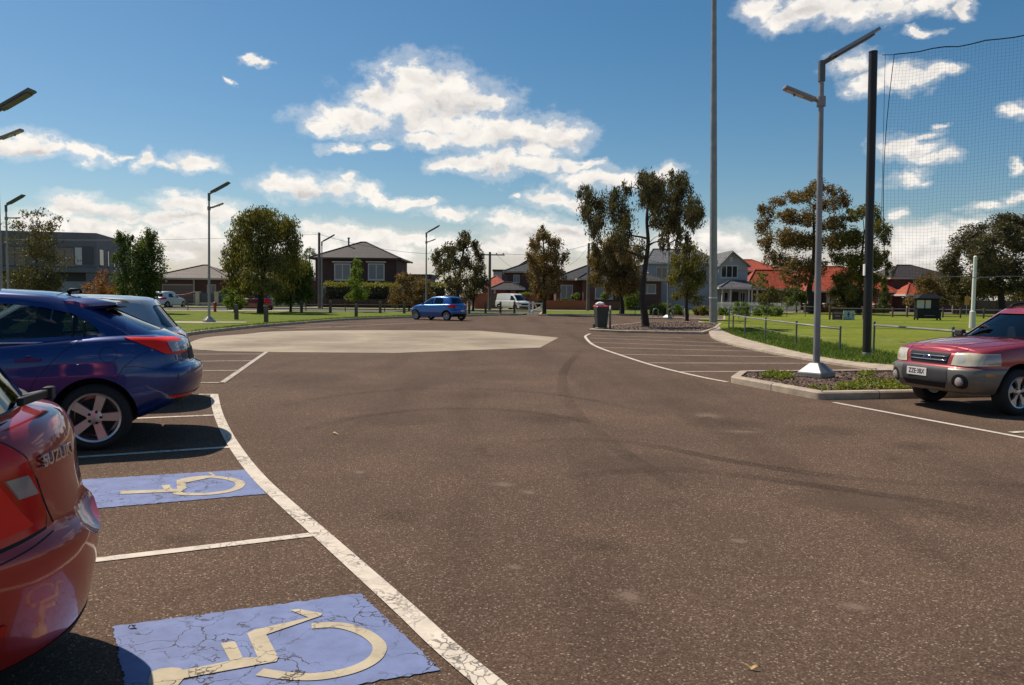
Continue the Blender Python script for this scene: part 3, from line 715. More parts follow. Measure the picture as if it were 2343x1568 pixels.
# hollow for the number plate in the tailgate's foot and bumper
mb = MB(); n = 28
prof = []
hol = []
for k in range(9):
    a = math.pi * k / 8; hol.append((-math.cos(a), math.sin(a)))
vs = []; fs = []
for r_, hx in hol: pass
bm = bmesh.new(); bmesh.ops.create_uvsphere(bm, u_segments=40, v_segments=24, radius=1)
for v in bm.verts: v.co = Vector((-1.97 + .20*v.co.x, .40*v.co.y, .68 + .14*v.co.z))
cut = bpy.data.meshes.new('cutter'); bm.to_mesh(cut); bm.free(); cut.materials.append(P_RED); finish(cut)
SW['cuts'] = [cut]
c = Car('parked_car', 'bright red hatchback at the left edge showing its tail lamp and rear wiper', 'car', loc, rz, SW, P_RED, glassm=M['dark_glass'], scale=1.05)
c.wheels((1.225, -1.225), .30, .205, .19, .745, 'multi')
for sg in (1, -1):
    py = [(.97,1.035),(.80,1.045),(.62,1.045),(.53,1.02),(.475,.94),(.445,.82),(.44,.74),(.46,.705),(.62,.685),(.80,.675),(.97,.685)]
    o = c.patch('tail_lamp', [(sg*y, z) for y, z in py], 'x', -3, -1.36, M['red_lens'], .012)
    c.patch('brake_lens', [(sg*y, z) for y, z in [(.95,1.0),(.66,1.012),(.61,.94),(.545,.79),(.51,.725),(.72,.702),(.95,.71)]], 'x', -3, -1.37, M['red_bright'], .016, parent=o)
    c.patch('reversing_lens', [(sg*y, z) for y, z in [(.565,.89),(.49,.89),(.46,.82),(.535,.82)]], 'x', -3, -1.37, M['clear_lens'], .0165, parent=o)
    c.patch('lamp_gasket', [(sg*y, z) for y, z in [(.97,1.045),(.62,1.057),(.52,1.03),(.462,.945),(.432,.82),(.427,.73),(.45,.692),(.62,.670),(.80,.660),(.97,.668)]], 'x', -3, -1.34, M['black'], .005, parent=o)
    c.patch('reflector', [(sg*y, z) for y, z in [(.78,.44),(.62,.44),(.62,.405),(.78,.405)]], 'x', -3, -1.3, M['red_lens'], .008)
c.patch('lower_bumper', [(-.95,.1),(.95,.1),(.95,.262),(.70,.265),(.60,.275),(-.60,.275),(-.70,.265),(-.95,.262)], 'x', -3, -1.45, M['black'], .005)  # shade under the all-red bumper, put in as a black band
c.seams([([(-.40,.70),(-.43,.86),(-.50,.98),(-.60,1.03)],'x',-1), ([(.40,.70),(.43,.86),(.50,.98),(.60,1.03)],'x',-1), ([(.42,.675),(.62,.64),(.84,.62)],'x',-1), ([(-.42,.675),(-.62,.64),(-.84,.62)],'x',-1)], r=.003)
hatch_seams(c)
mb = MB()                                             # rear wiper
mb.tube([(-1.62,0,1.09),(-1.71,0,1.108)], .018, 10)
mb.beam((-1.71,-.02,1.108), (-1.65,.36,1.12), .030, .022, (1,0,0)); mb.beam((-1.71,-.045,1.106), (-1.705,.045,1.110), .048, .034, (1,0,0))
o = mb.build('rear_wiper', M['black'], c.root, angle=40); bv = o.modifiers.new('b','BEVEL'); bv.width = .008; bv.segments = 2
yb, zb_ = .29, .915
P0, _ = c.hit((-3,yb,zb_),(1,0,0)); P1, _ = c.hit((-3,yb-.06,zb_),(1,0,0)); P2, _ = c.hit((-3,yb+.06,zb_),(1,0,0)); P3, _ = c.hit((-3,yb,zb_+.03),(1,0,0))
ex = (P1-P2).normalized(); ey = (P3-P0).normalized(); ez = ex.cross(ey).normalized(); ey = ez.cross(ex)
bd = text_mesh('SUZUKI', .060, .004, M['chrome'], 'badge', c.root, (0,0,0), (0,0,0), 1.25, .0012)
mm_ = Matrix((ex, ey, ez)).transposed().to_4x4(); mm_.translation = P0 + ez*.003; bd.matrix_local = mm_
for sg in (1,-1):
    mb = MB(); mb.box(.52,.66, min(sg*.84,sg*1.0), max(sg*.84,sg*1.0), .96, 1.07)
    o = mb.build('door_mirror', P_RED, c.root); bv = o.modifiers.new('b','BEVEL'); bv.width = .03; bv.segments = 3
for pts in ([(-1.30,.53,1.40),(-1.48,.47,1.44),(-1.52,.2,1.45)],):
    mb = MB(); prof = [(-1.2,1.452),(-1.38,1.45),(-1.50,1.42),(-1.49,1.40),(-1.36,1.395)]; n = len(prof); vs = []; ys = [-.54,-.46,-.2,.2,.46,.54]; sc = [.3,.92,1,1,.92,.3]
    for y, q in zip(ys, sc): vs += [(-1.22+(x+1.22)*q, y, z-.02*(1-q)) for x, z in prof]
    mb.add(vs, [(i*n+j, i*n+(j+1)%n, (i+1)*n+(j+1)%n, (i+1)*n+j) for i in range(5) for j in range(n)] + [tuple(range(n)), tuple(5*n+j for j in range(n))])
    mb.build('spoiler', P_RED, c.root, angle=30)

# ------------------------------------------------------------------ silver grey hatchback behind the blue one
loc, rz = heading(18, (-4.72, 11.55), 1.86)
c = Car('parked_car', 'silver grey small hatchback half hidden behind the deep blue car', 'car', loc, rz, hatch_spec(top=1.50), P_GREY)
c.wheels((1.225, -1.225), .30, .205, .19, .745, 'multi'); hatch_lamps(c); hatch_seams(c)

# ------------------------------------------------------------------ azure hatchback crossing the car park
loc, rz = heading(-33, (-3.0, 47.6), 1.86)
c = Car('moving_car', 'bright azure blue hatchback across the car park with its tail toward the trees', 'car', loc, rz, hatch_spec(), P_AZURE, scale=.98)
c.root['label'] = 'bright azure blue hatchback standing alone on the asphalt beyond the concrete pad'
c.wheels((1.225, -1.225), .30, .205, .19, .745, 'multi'); hatch_lamps(c, zlo=.78); hatch_seams(c)
c.patch('number_plate', [(-.19,.56),(.19,.56),(.19,.66),(-.19,.66)], 'x', -3, -1.7, M['plate'], .006)
c.patch('lower_bumper', [(-.7,.25),(.7,.25),(.7,.42),(-.7,.42)], 'x', -3, -1.5, M['black'], .004)
for sg in (1,-1):
    mb = MB(); mb.box(.52,.66,min(sg*.84,sg),max(sg*.84,sg),.96,1.07); mb.build('door_mirror', P_AZURE, c.root)

# ------------------------------------------------------------------ red wagon at right
FO = dict(
 outline=[(2.14,0),(2.12,.38),(2.06,.62),(1.93,.785),(1.62,.855),(1.2,.868),(.5,.868),(-.8,.868),(-1.6,.86),(-2.1,.78),(-2.28,.5),(-2.32,0)],
 levels=[([(-2.3,.34),(2.1,.33)], .18,.28,.3), ([(-2.3,.32),(2.1,.31)], .06,.10,.08), ([(-2.3,.47),(2.1,.45)], .0,.0,0), ([(-2.3,.64),(2.1,.63)], .0,.0,.02), ([(-2.3,.685),(2.1,.675)], .012,.065,.08),
         ([(-2.3,.86),(0,.86),(2.1,.80)], .018,.085,.10), ([(-2.3,1.0),(0,.99),(.9,.985),(1.6,.93),(2.1,.865)], .05,.115,.13), ([(-2.3,1.03),(0,1.03),(.9,1.03),(1.6,.965),(2.1,.895)], .115,.19,.2)],
 crown=.045, arches=[(1.262,.345,.40),(-1.262,.345,.40)],
 base=[(1.12,0),(1.08,.3),(.95,.56),(.70,.715),(0,.755),(-.9,.765),(-1.6,.76),(-2.0,.68),(-2.14,.40),(-2.18,0)],
 roof=[(.28,0),(.26,.25),(.19,.44),(.08,.555),(-.3,.60),(-.9,.61),(-1.5,.60),(-1.8,.54),(-1.92,.3),(-1.95,0)],
 zb=[(-2.2,1.01),(-.5,1.01),(.7,1.0),(1.12,.985)], zr=[(-1.95,1.50),(-1.5,1.53),(-.5,1.535),(.08,1.475),(.28,1.44)],
 side_windows=[[(.68,1.05),(.14,1.42),(-.22,1.475),(-.22,1.06)], [(-.32,1.065),(-.32,1.475),(-1.12,1.475),(-1.16,1.07)], [(-1.26,1.07),(-1.22,1.47),(-1.72,1.44),(-1.9,1.08)]],
 windscreen=[(-.62,1.04),(.62,1.04),(.47,1.425),(-.47,1.425)], ws_x=.16, rear_window=[(-.55,1.07),(.55,1.07),(.46,1.44),(-.46,1.44)], rw_x=-1.8,
 glass_split=(3, 7), deck=1.0, seats=[(.0,-.36),(.0,.36),(-.85,-.34),(-.85,.34)])
fdir = Vector((-.962, -.275)); axle = Vector((6.70, 11.42))      # middle of the front axle
org = axle - fdir * 1.262
c = Car('parked_car', 'dusty red wagon with grey bumpers at the right edge facing the camera side', 'car', (org.x, org.y, 0), math.atan2(fdir.y, fdir.x), FO, P_DKRED, scale=.97)
c.root['label'] = 'dusty red wagon with grey lower panels parked beside the planted kerb island'
c.wheels((1.262, -1.262), .332, .218, .21, .745, 'five_round', turn=R(4))
lo = [(-3,.2),(3,.2),(3,.665),(-3,.665)]
clad = c.patch('lower_panel', lo, 'y', -2, 2, M['clad'], .008, arch=True)
c.patch('bumper_inset', [(-.40,.42),(.40,.42),(.43,.50),(.42,.655),(-.42,.655),(-.43,.50)], 'x', 1.6, 3, M['clad_dark'], .013)
c.patch('air_intake', [(-.36,.36),(.36,.36),(.40,.44),(-.40,.44)], 'x', 1.6, 3, M['black'], .017)
gr_ = c.patch('grille', [(-.33,.705),(.33,.705),(.37,.865),(-.37,.865)], 'x', 1.6, 3, M['black'], .008)
for z in (.755, .81):
    pts = []
    for i in range(13):
        y = -.335 + .67*i/12; q, nn = c.hit((3, y, z), (-1,0,0)); pts.append(q + Vector((.014,0,0)))
    mb = MB(); mb.tube(pts, .0095, 6); mb.build('grille_bar', M['chrome'], gr_, smooth=True)
q, nn = c.hit((3,0,.783),(-1,0,0))
mb = MB(); mb.lathe([(1,0),(1,.6),(.9,1)], 28, 'x'); mb.v = [Vector((q.x+.014+.008*v.x, .075*v.y, .783+.036*v.z)) for v in mb.v]; mb.lathe([], 3) if False else None
em = mb.build('emblem', M['chrome'], gr_, angle=40)
mb = MB(); mb.lathe([(1,0),(0,.1)], 28, 'x'); mb.v = [Vector((q.x+.020+.002*v.x, .066*v.y, .783+.029*v.z)) for v in mb.v]
mb.build('emblem_field', pm('emblem_blue', (.01,.03,.16), .2, coat=1), em)
mb = MB()
for y, z, s in ((.03,.793,.013),(-.03,.797,.007),(-.012,.772,.006),(.014,.771,.006),(-.042,.777,.006),(.0,.800,.006)):
    for a in (0, math.pi/2):
        mb.beam((q.x+.0235, y-s*math.cos(a), z-s*math.sin(a)), (q.x+.0235, y+s*math.cos(a), z+s*math.sin(a)), .003, .004, (1,0,0))
mb.build('emblem_stars', M['chrome'], em)
for sg in (1, -1):
    pl = [(.415,.70),(.60,.692),(.90,.715),(.90,.875),(.60,.885),(.45,.878)]
    o = c.patch('headlamp', [(sg*y, z) for y, z in pl], 'x', 1.62, 3, M['head_lens'], .011)
    c.patch('reflector_bowl', circle(sg*.55,.79,.055,24), 'x', 1.62, 3, M['lens'], .0125, parent=o)
    c.patch('indicator_lens', [(sg*y, z) for y, z in [(.79,.725),(.90,.73),(.90,.865),(.80,.865)]], 'x', 1.62, 3, M['clear_lens'], .0135, parent=o)
    fr_ = c.patch('fog_recess', circle(sg*.60,.475,.105,28), 'x', 1.5, 3, M['black'], .0125)
    q, nn = c.hit((3, sg*.585, .475), (-1,0,0))
    mb = MB(); mb.lathe([(.066,-.02),(.064,.012),(.052,.02),(.03,.026),(0,.028)], 24, 'x', (q.x+.004, sg*.585, .475)); mb.build('fog_lamp', M['clear_lens'], fr_, angle=35)
    c.patch('side_marker', [(1.72,.56),(1.86,.56),(1.86,.60),(1.72,.60)], 'y', .5 if sg > 0 else -1.2, 1.2 if sg > 0 else -.5, M['amber'], .013)
q, nn = c.hit((3,-.10,.565),(-1,0,0))
mb = MB(); mb.box(q.x+.012,q.x+.022,-.29,.09,.505,.625); pl = mb.build('number_plate', M['plate'], c.root); bv = pl.modifiers.new('b','BEVEL'); bv.width = .008; bv.segments = 2
text_mesh('ZZE\u00b73BX', .098, .001, M['plate_ink'], 'plate_lettering', pl, (q.x+.0235,-.10,.567), (R(90),0,R(90)), .80, .0015)
hl = []
for sg in (1,-1):
    hl += [([(.62,1.02),(.64,.7),(.62,.35)],'y',sg), ([(-.28,1.03),(-.28,.6),(-.26,.35)],'y',sg), ([(.4,.695),(.9,.69)],'x',1)]
    pts = [(1.98,.46),(1.5,.60),(.95,.66)]
c.seams(hl, r=.003)
# bonnet edge lines and raised ridge
for sg in (1,-1):
    for pts in ([(2.0,.43),(1.6,.66),(1.1,.73),(.75,.755)], [(1.93,.30),(1.5,.40),(1.05,.47)]):
        o = []
        for (a,b),(a2,b2) in zip(pts, pts[1:]):
            for i in range(8):
                t = i/8; q, nn = c.hit((a+(a2-a)*t, sg*(b+(b2-b)*t), 3), (0,0,-1))
                if q is not None: o.append(q)
        mb = MB(); mb.tube(o, .0035, 5); mb.build('bonnet_gap', M['black'], c.root, smooth=True)
for sg in (1,-1):
    mb = MB(); o = [(x, sg*.50, z) for x, z in ((.0,1.505),(-.06,1.56),(-.2,1.585),(-1.4,1.59),(-1.6,1.575),(-1.66,1.53))]; mb.tube(o, .018, 8); mb.build('roof_rail', M['black'], c.root, smooth=True)
    mb = MB(); mb.box(.50,.60, min(sg*.83,sg*.99), max(sg*.83,sg*.99), 1.04, 1.15); mb.beam((.56,sg*.76,1.05),(.56,sg*.86,1.07),.05,.05); o = mb.build('door_mirror', M['clad_dark'], c.root); bv = o.modifiers.new('b','BEVEL'); bv.width=.03; bv.segments=3
    mb = MB(); mb.beam((1.07, -.2+.33*sg, 1.055), (1.0, .22+.33*sg, 1.09), .014, .014); mb.build('windscreen_wiper', M['black'], c.root)
mb = MB(); mb.box(.20,.24,-.11,.11,1.32,1.385); mb.build('interior_mirror', M['black'], c.root)

# ------------------------------------------------------------------ street vehicles far off
VAN = dict(
 outline=[(2.55,0),(2.5,.5),(2.35,.75),(2.0,.9),(1.0,.94),(-1,.94),(-2.0,.94),(-2.25,.88),(-2.35,.5),(-2.37,0)],
 levels=[([(-2.4,.35),(2.5,.28)], .15,.2,.2), ([(-2.4,.36),(2.5,.28)], .04,.06,.05), ([(-2.4,.55),(2.5,.5)], .0,.0,.0), ([(-2.4,.8),(2.5,.75)], .0,.04,.02), ([(-2.4,1.05),(1.2,1.05),(2.5,.92)], .02,.12,.03), ([(-2.4,1.12),(1.2,1.12),(2.5,.98)], .06,.22,.06)],
 crown=.04, arches=[(1.6,.36,.40),(-1.5,.36,.40)],
 base=[(2.1,0),(2.05,.4),(1.9,.66),(1.55,.84),(.6,.88),(-.6,.89),(-1.6,.89),(-2.15,.85),(-2.3,.5),(-2.32,0)],
 roof=[(1.0,0),(.98,.3),(.92,.55),(.75,.70),(.3,.76),(-.6,.78),(-1.6,.78),(-2.05,.74),(-2.18,.4),(-2.2,0)],
 zb=[(-2.3,1.1),(1.0,1.1),(2.1,1.05)], zr=[(-2.2,1.90),(-1,1.94),(.4,1.92),(1.0,1.86)],
 side_windows=[[(1.55,1.18),(.95,1.68),(.62,1.72),(.62,1.18)]], windscreen=[(-.74,1.14),(.74,1.14),(.58,1.80),(-.58,1.80)], ws_x=.85, rear_window=[(-.7,1.2),(.7,1.2),(.62,1.7),(-.62,1.7)], rw_x=-2.0,
 glass_split=(3, 7), deck=1.1, seats=[(.55,-.42),(.55,.42)])
def van_at(loc, rz, scale):
    c = Car('parked_van', 'white delivery van facing right on the far street by a brick wall', 'van', loc, rz, VAN, P_WHITE, scale=scale)
    c.wheels((1.6,-1.5), .33, .21, .2, .82, 'multi')
    c.patch('grille', [(-.6,.62),(.6,.62),(.68,.80),(-.68,.80)], 'x', 1.8, 3, M['black'], .008)
    c.patch('lower_bumper', [(-.8,.3),(.8,.3),(.8,.5),(-.8,.5)], 'x', 1.9, 3, M['clad_dark'], .008)
    for sg in (1,-1):
        c.patch('headlamp', [(sg*.62,.74),(sg*.95,.80),(sg*.95,.96),(sg*.7,.90)], 'x', 1.8, 3, M['clear_lens'], .01)
        mb = MB(); mb.box(1.25,1.4,min(sg*.92,sg*1.12),max(sg*.92,sg*1.12),1.2,1.42); mb.build('door_mirror', M['black'], c.root)
    c.seams([([(.6,1.1),(.6,.4)],'y',sg) for sg in (1,-1)] + [([(1.55,1.05),(1.5,.5)],'y',sg) for sg in (1,-1)], r=.006)
    c.patch('number_plate', [(-.19,.5),(.19,.5),(.19,.6),(-.19,.6)], 'x', 1.9, 3, M['plate'], .012)
p = gr(1173, 710)
van_at((p.x, p.y, 0), R(-52), .90)
p = gr(574, 712)
c = Car('parked_car', 'dark maroon sedan parked on the street behind the big round tree', 'car', (p.x, p.y, 0), R(180), hatch_spec(), P_MAROON, scale=1.08)
c.wheels((1.225,-1.225), .30, .205, .19, .745, 'multi'); hatch_lamps(c); c.root['label'] = 'dark maroon car parked on the street behind the big round tree'
p = at(386, 700, 79)
c = Car('parked_car', 'white wagon standing in the driveway of the low tiled bungalow', 'car', (p.x, p.y, 0), R(75), hatch_spec(top=1.6), P_WHITE)
c.wheels((1.225,-1.225), .30, .205, .19, .745, 'multi'); hatch_lamps(c, zlo=.8, zhi=1.04)
# ================================================================== ground
def pts(l, z=0.0): return [gr(x, y, z) for x, y in l]
def xy(l): return [(p.x, p.y) for p in l]
def sheet(name, poly, z, mt, kind='structure', z0=None):
    mb = MB()
    if z0 is None: mb.add([(p[0], p[1], z) for p in poly], [tuple(range(len(poly)))])
    else: mb.prism([(p[0], p[1]) for p in poly], z0, z)
    o = mb.build(name, mt); tag(o, kind=kind); return o
def smooth2(P, k=6):
    Q = [Vector(p) for p in P]; Q = [2*Q[0]-Q[1]] + Q + [2*Q[-1]-Q[-2]]; out = []
    for i in range(1, len(Q)-2):
        for j in range(k):
            t = j/k; a, b, c, d = Q[i-1], Q[i], Q[i+1], Q[i+2]
            out.append(.5*((2*b)+(c-a)*t+(2*a-5*b+4*c-d)*t*t+(3*b-a-3*c+d)*t**3))
    out.append(Q[-2].copy()); return out
def strip(mb, P, w, z, z0=None):
    """band of width w along the 2-D polyline P"""
    P = [Vector((p[0], p[1])) for p in P]; n = len(P); l = []; r = []
    for i, p in enumerate(P):
        d = (P[min(i+1,n-1)] - P[max(i-1,0)]).normalized(); nn = Vector((-d.y, d.x))
        l.append(p + nn*w/2); r.append(p - nn*w/2)
    if z0 is None:
        mb.add([(p.x,p.y,z) for p in l+r], [(i, i+1, n+i+1, n+i) for i in range(n-1)])
    else:
        b = w*.12
        vs = [(p.x,p.y,z0) for p in l] + [(p.x,p.y,z-.03) for p in l] + [(l[i].lerp(r[i],.12).x,l[i].lerp(r[i],.12).y,z) for i in range(n)] + [(r[i].lerp(l[i],.12).x,r[i].lerp(l[i],.12).y,z) for i in range(n)] + [(p.x,p.y,z-.03) for p in r] + [(p.x,p.y,z0) for p in r]
        fs = [(k*n+i, k*n+i+1, (k+1)*n+i+1, (k+1)*n+i) for k in range(5) for i in range(n-1)]
        fs += [tuple(k*n for k in range(6)), tuple(k*n+n-1 for k in range(5,-1,-1))]
        mb.add(vs, fs)

def asphalt_mat():
    mt, nt, p = new_mat('asphalt'); L = nt.links
    ag = tex(nt, 'ShaderNodeTexVoronoi', 125); ag.inputs['Randomness'].default_value = 1
    sep = N(nt, 'ShaderNodeSeparateColor'); L.new(ag.outputs['Color'], sep.inputs[0])
    stone = ramp(nt, sep.outputs[0], [(0, (.108,.078,.058)), (.45, (.160,.116,.087)), (.85, (.225,.166,.125)), (.94, (.29,.22,.17)), (.98, (.45,.36,.28)), (1, (.64,.52,.42))])
    fine = tex(nt, 'ShaderNodeTexNoise', 300, detail=2); 
    c = mixcol(nt, .8, stone, ramp(nt, fine.outputs['Fac'], [(.3, (.86,.86,.86)), (.7, (1.06,1.06,1.06))]), 'MULTIPLY')
    big = tex(nt, 'ShaderNodeTexNoise', .55, detail=7, rough=.6)
    c = mixcol(nt, 1, c, ramp(nt, big.outputs['Fac'], [(.30, (.84,.84,.85)), (.5, (1,1,1)), (.72, (1.22,1.19,1.15))]), 'MULTIPLY')
    tc = N(nt, 'ShaderNodeTexCoord')
    # tyre tracks: soft dark bands that follow the drive lane
    mp = N(nt, 'ShaderNodeMapping'); mp.inputs['Rotation'].default_value = (0, 0, R(-18)); mp.inputs['Scale'].default_value = (.55, .05, 1); L.new(tc.outputs['Object'], mp.inputs[0])
    tr = N(nt, 'ShaderNodeTexNoise'); tr.inputs['Scale'].default_value = 1.6; tr.inputs['Detail'].default_value = 4; L.new(mp.outputs[0], tr.inputs['Vector'])
    c = mixcol(nt, 1, c, ramp(nt, tr.outputs['Fac'], [(.33, (.78,.77,.78)), (.50, (1,1,1))]), 'MULTIPLY')
    # oil spots
    sp_ = tex(nt, 'ShaderNodeTexNoise', 1.1, detail=5); 
    c = mixcol(nt, 1, c, ramp(nt, sp_.outputs['Fac'], [(.22, (.55,.53,.53)), (.32, (1,1,1))]), 'MULTIPLY')
    # pale worn scuffs
    sc = tex(nt, 'ShaderNodeTexNoise', .9, detail=9, rough=.72)
    c = mixcol(nt, ramp(nt, sc.outputs['Fac'], [(.70, 0.), (.78, .4)]), c, (.085,.065,.052))
    hs = N(nt, 'ShaderNodeHueSaturation'); hs.inputs['Value'].default_value = .66; L.new(mixcol(nt, 1, c, (1.0,.89,.81), 'MULTIPLY'), hs.inputs['Color'])
    L.new(hs.outputs[0], p.inputs['Base Color']); p.inputs['Roughness'].default_value = .92; p.inputs['Specular IOR Level'].default_value = .12
    return mt
def worn_paint(name, col, crack=9.0, amount=.5, chips=.55, edge=None, crack_w=.035):
    """road paint over asphalt, cracked and chipped down to the dark stones"""
    mt, nt, p = new_mat(name); L = nt.links
    tc = N(nt, 'ShaderNodeTexCoord')
    wn = tex(nt, 'ShaderNodeTexNoise', 5, detail=4)
    ad = N(nt, 'ShaderNodeVectorMath', operation='MULTIPLY_ADD'); L.new(wn.outputs['Color'], ad.inputs[0]); ad.inputs[1].default_value = (.35,.35,.35); L.new(tc.outputs['Object'], ad.inputs[2])
    def cracks(sc, w):
        v = N(nt, 'ShaderNodeTexVoronoi', feature='DISTANCE_TO_EDGE'); v.inputs['Scale'].default_value = sc; L.new(ad.outputs[0], v.inputs['Vector'])
        return ramp(nt, v.outputs['Distance'], [(0, 1.), (w, 1.), (w*2.0, 0.)])
    ck = cracks(crack, crack_w)
    gate = tex(nt, 'ShaderNodeTexNoise', 2.1, detail=4)
    g = ramp(nt, gate.outputs['Fac'], [(.42, .05), (.58, 1.)])
    m1 = N(nt, 'ShaderNodeMath', operation='MULTIPLY'); L.new(ck, m1.inputs[0]); L.new(g, m1.inputs[1])
    chip = tex(nt, 'ShaderNodeTexNoise', 60, detail=6, rough=.7); cp = ramp(nt, chip.outputs['Fac'], [(chips+.10, 0.), (chips+.16, 1.)])
    m2 = N(nt, 'ShaderNodeMath', operation='MAXIMUM'); L.new(m1.outputs[0], m2.inputs[0]); L.new(cp, m2.inputs[1])
    m3 = N(nt, 'ShaderNodeMath', operation='MULTIPLY'); L.new(m2.outputs[0], m3.inputs[0]); m3.inputs[1].default_value = amount * 1.7; m3.use_clamp = True
    vn = tex(nt, 'ShaderNodeTexNoise', 7, detail=7, rough=.65)
    base = mixcol(nt, ramp(nt, vn.outputs['Fac'], [(.3, 0.), (.72, 1.)]), tuple(c*.80 for c in col), tuple(min(1, c*1.16) for c in col))
    L.new(mixcol(nt, m3.outputs[0], base, (.042,.036,.032)), p.inputs['Base Color'])
    p.inputs['Roughness'].default_value = .75; p.inputs['Specular IOR Level'].default_value = .3
    return mt
def grass_mat(name, c1, c2, c3, stripes=None):
    mt, nt, p = new_mat(name); L = nt.links
    f = tex(nt, 'ShaderNodeTexNoise', 38, detail=4, rough=.7); b = tex(nt, 'ShaderNodeTexNoise', .42, detail=6, rough=.62); d = tex(nt, 'ShaderNodeTexNoise', 3.1, detail=5)
    c = mixcol(nt, ramp(nt, f.outputs['Fac'], [(.3, 0.), (.7, 1.)]), c1, c2)
    c = mixcol(nt, ramp(nt, b.outputs['Fac'], [(.42, 0.), (.72, .55)]), c, c3)
    c = mixcol(nt, 1, c, ramp(nt, d.outputs['Fac'], [(.3, (.72,.74,.7)), (.7, (1.15,1.12,1.1))]), 'MULTIPLY')
    if stripes:
        tc = N(nt, 'ShaderNodeTexCoord'); mp = N(nt, 'ShaderNodeMapping'); mp.inputs['Scale'].default_value = (.03, stripes, 1); L.new(tc.outputs['Object'], mp.inputs[0])
        s = N(nt, 'ShaderNodeTexNoise'); s.inputs['Scale'].default_value = 1.0; s.inputs['Detail'].default_value = 2; L.new(mp.outputs[0], s.inputs['Vector'])
        c = mixcol(nt, 1, c, ramp(nt, s.outputs['Fac'], [(.4, (.86,.9,.85)), (.6, (1.12,1.1,1.1))]), 'MULTIPLY')
    L.new(c, p.inputs['Base Color']); p.inputs['Roughness'].default_value = .95; p.inputs['Specular IOR Level'].default_value = .1
    bp = N(nt, 'ShaderNodeBump'); bp.inputs['Strength'].default_value = .8; bp.inputs['Distance'].default_value = .05
    L.new(f.outputs['Fac'], bp.inputs['Height']); L.new(bp.outputs[0], p.inputs['Normal'])
    return mt
M['asphalt'] = asphalt_mat()
M['line'] = worn_paint('white_road_paint', (.66,.57,.46), 11, .42, .56)
M['line_thin'] = worn_paint('thin_white_road_paint', (.50,.43,.35), 14, .45, .52)
M['bluepaint'] = worn_paint('blue_bay_paint', (.175,.215,.385), 5.2, .6, .555, crack_w=.011)
M['sandpaint'] = worn_paint('sand_symbol_paint', (.50,.42,.29), 5.2, .55, .555, crack_w=.011)
M['lawn'] = grass_mat('lawn', (.095,.14,.016), (.18,.235,.032), (.27,.235,.07))
M['oval'] = grass_mat('oval_turf', (.14,.18,.020), (.215,.25,.032), (.27,.255,.05), stripes=.22)
M['pad'] = pm('pale_concrete', (.36,.285,.195), .85, var=(.7, .2), bump=(30,.3,.01))
M['dirt'] = pm('dry_ground', (.16,.12,.085), .95, var=(.6,.3), bump=(12,.5,.03))
M['mulch'] = pm('bark_mulch', (.135,.085,.06), .95, var=(28,.6), bump=(40,.9,.03))
M['path'] = pm('footpath_concrete', (.42,.35,.27), .85, var=(1.2,.15))
M['street'] = pm('street_asphalt', (.085,.075,.068), .9, var=(.5,.2))

mb = MB(); mb.add([(-900,-60,-.04),(900,-60,-.04),(900,1400,-.04),(-900,1400,-.04)], [(0,1,2,3)])
tag(mb.build('ground', M['dirt']), kind='structure')
sheet('car_park', [(-45,-25),(40,-25),(40,30),(14,62),(8,67),(-45,67)], 0, M['asphalt'])
sheet('street', [(-160,66.5),(160,66.5),(160,78),(-160,78)], .004, M['street'])
pad = smooth2(xy(pts([(425,788),(470,773),(560,765),(640,758.5),(850,756),(1100,757.5)])),4) + xy(pts([(1278,773),(1236,796),(900,808.5),(640,806.5),(500,804),(440,799)]))
sheet('concrete_pad', pad, .006, M['pad'])
# left lawn with its kerb
kl = xy(pts([(60,860),(250,800),(430,768),(520,757),(600,748.5),(700,740.5),(790,733.5),(930,728),(1075,724),(1150,722),(1195,721.5)], .0))
kl = smooth2(kl, 4)
lawn = [(p[0], p[1]) for p in kl] + [(1.2,64.5),(-8,64.5),(-60,64.5),(-60,22)]
sheet('lawn', lawn, .10, M['lawn'], z0=-.03)
mb = MB(); strip(mb, kl, .16, .115, -.02); tag(mb.build('kerb', M['concrete'], angle=40), kind='structure')
sheet('footpath', [(-60,61.6),(-22,61.6),(-21.6,63.2),(-60,63.2)], .106, M['path'])
sheet('footpath', [(-34,36.2),(-15.0,37.4),(-13.2,38.6),(-13.4,39.5),(-34,37.6)], .106, M['path'])
mb = MB()
for x, w in ((-33.5,9),(-21,5)): mb.box(x-w/2, x+w/2, 63.2, 66.3, -.02, .108)
tag(mb.build('driveway', M['path']), kind='structure')
# far side of the street: verge and footpath
sheet('verge', [(-160,78),(160,78),(160,84),(-160,84)], .08, M['lawn'], z0=-.03)
sheet('footpath', [(-160,80.5),(30,80.5),(30,82),(-160,82)], .086, M['path'])
sheet('front_yards', [(-160,84),(160,84),(160,130),(-160,130)], .06, M['dirt'], z0=-.03)
# sports oval on the right
inner = [(1600,738),(1640,748),(1651.7,759),(1686.6,774.8),(1765.8,797),(1870,822),(1949.5,834.9),(2054,844.4),(2180,853),(2343,866)]
outer = [(1590,742),(1618,758),(1629.6,774.7),(1680,792),(1778.5,812.7),(1886,831.7),(1981,846),(2054,857),(2190,868),(2343,884)]
ki = smooth2(xy(pts(inner)), 4); ko = smooth2(xy(pts(outer)), 4)
oval = list(ki) + [(14,10),(60,10),(110,40),(110,78),(30,78),(16,66)]
sheet('oval_field', oval, .075, M['oval'], z0=-.03)
mb = MB(); n = len(ki)
vs = [(p[0],p[1],.085) for p in ki] + [(p[0],p[1],.055) for p in ko] + [(p[0],p[1],-.02) for p in ko]
mb.add(vs, [(i,i+1,n+i+1,n+i) for i in range(n-1)] + [(n+i,n+i+1,2*n+i+1,2*n+i) for i in range(n-1)])
tag(mb.build('kerb', M['concrete'], angle=40), kind='structure')
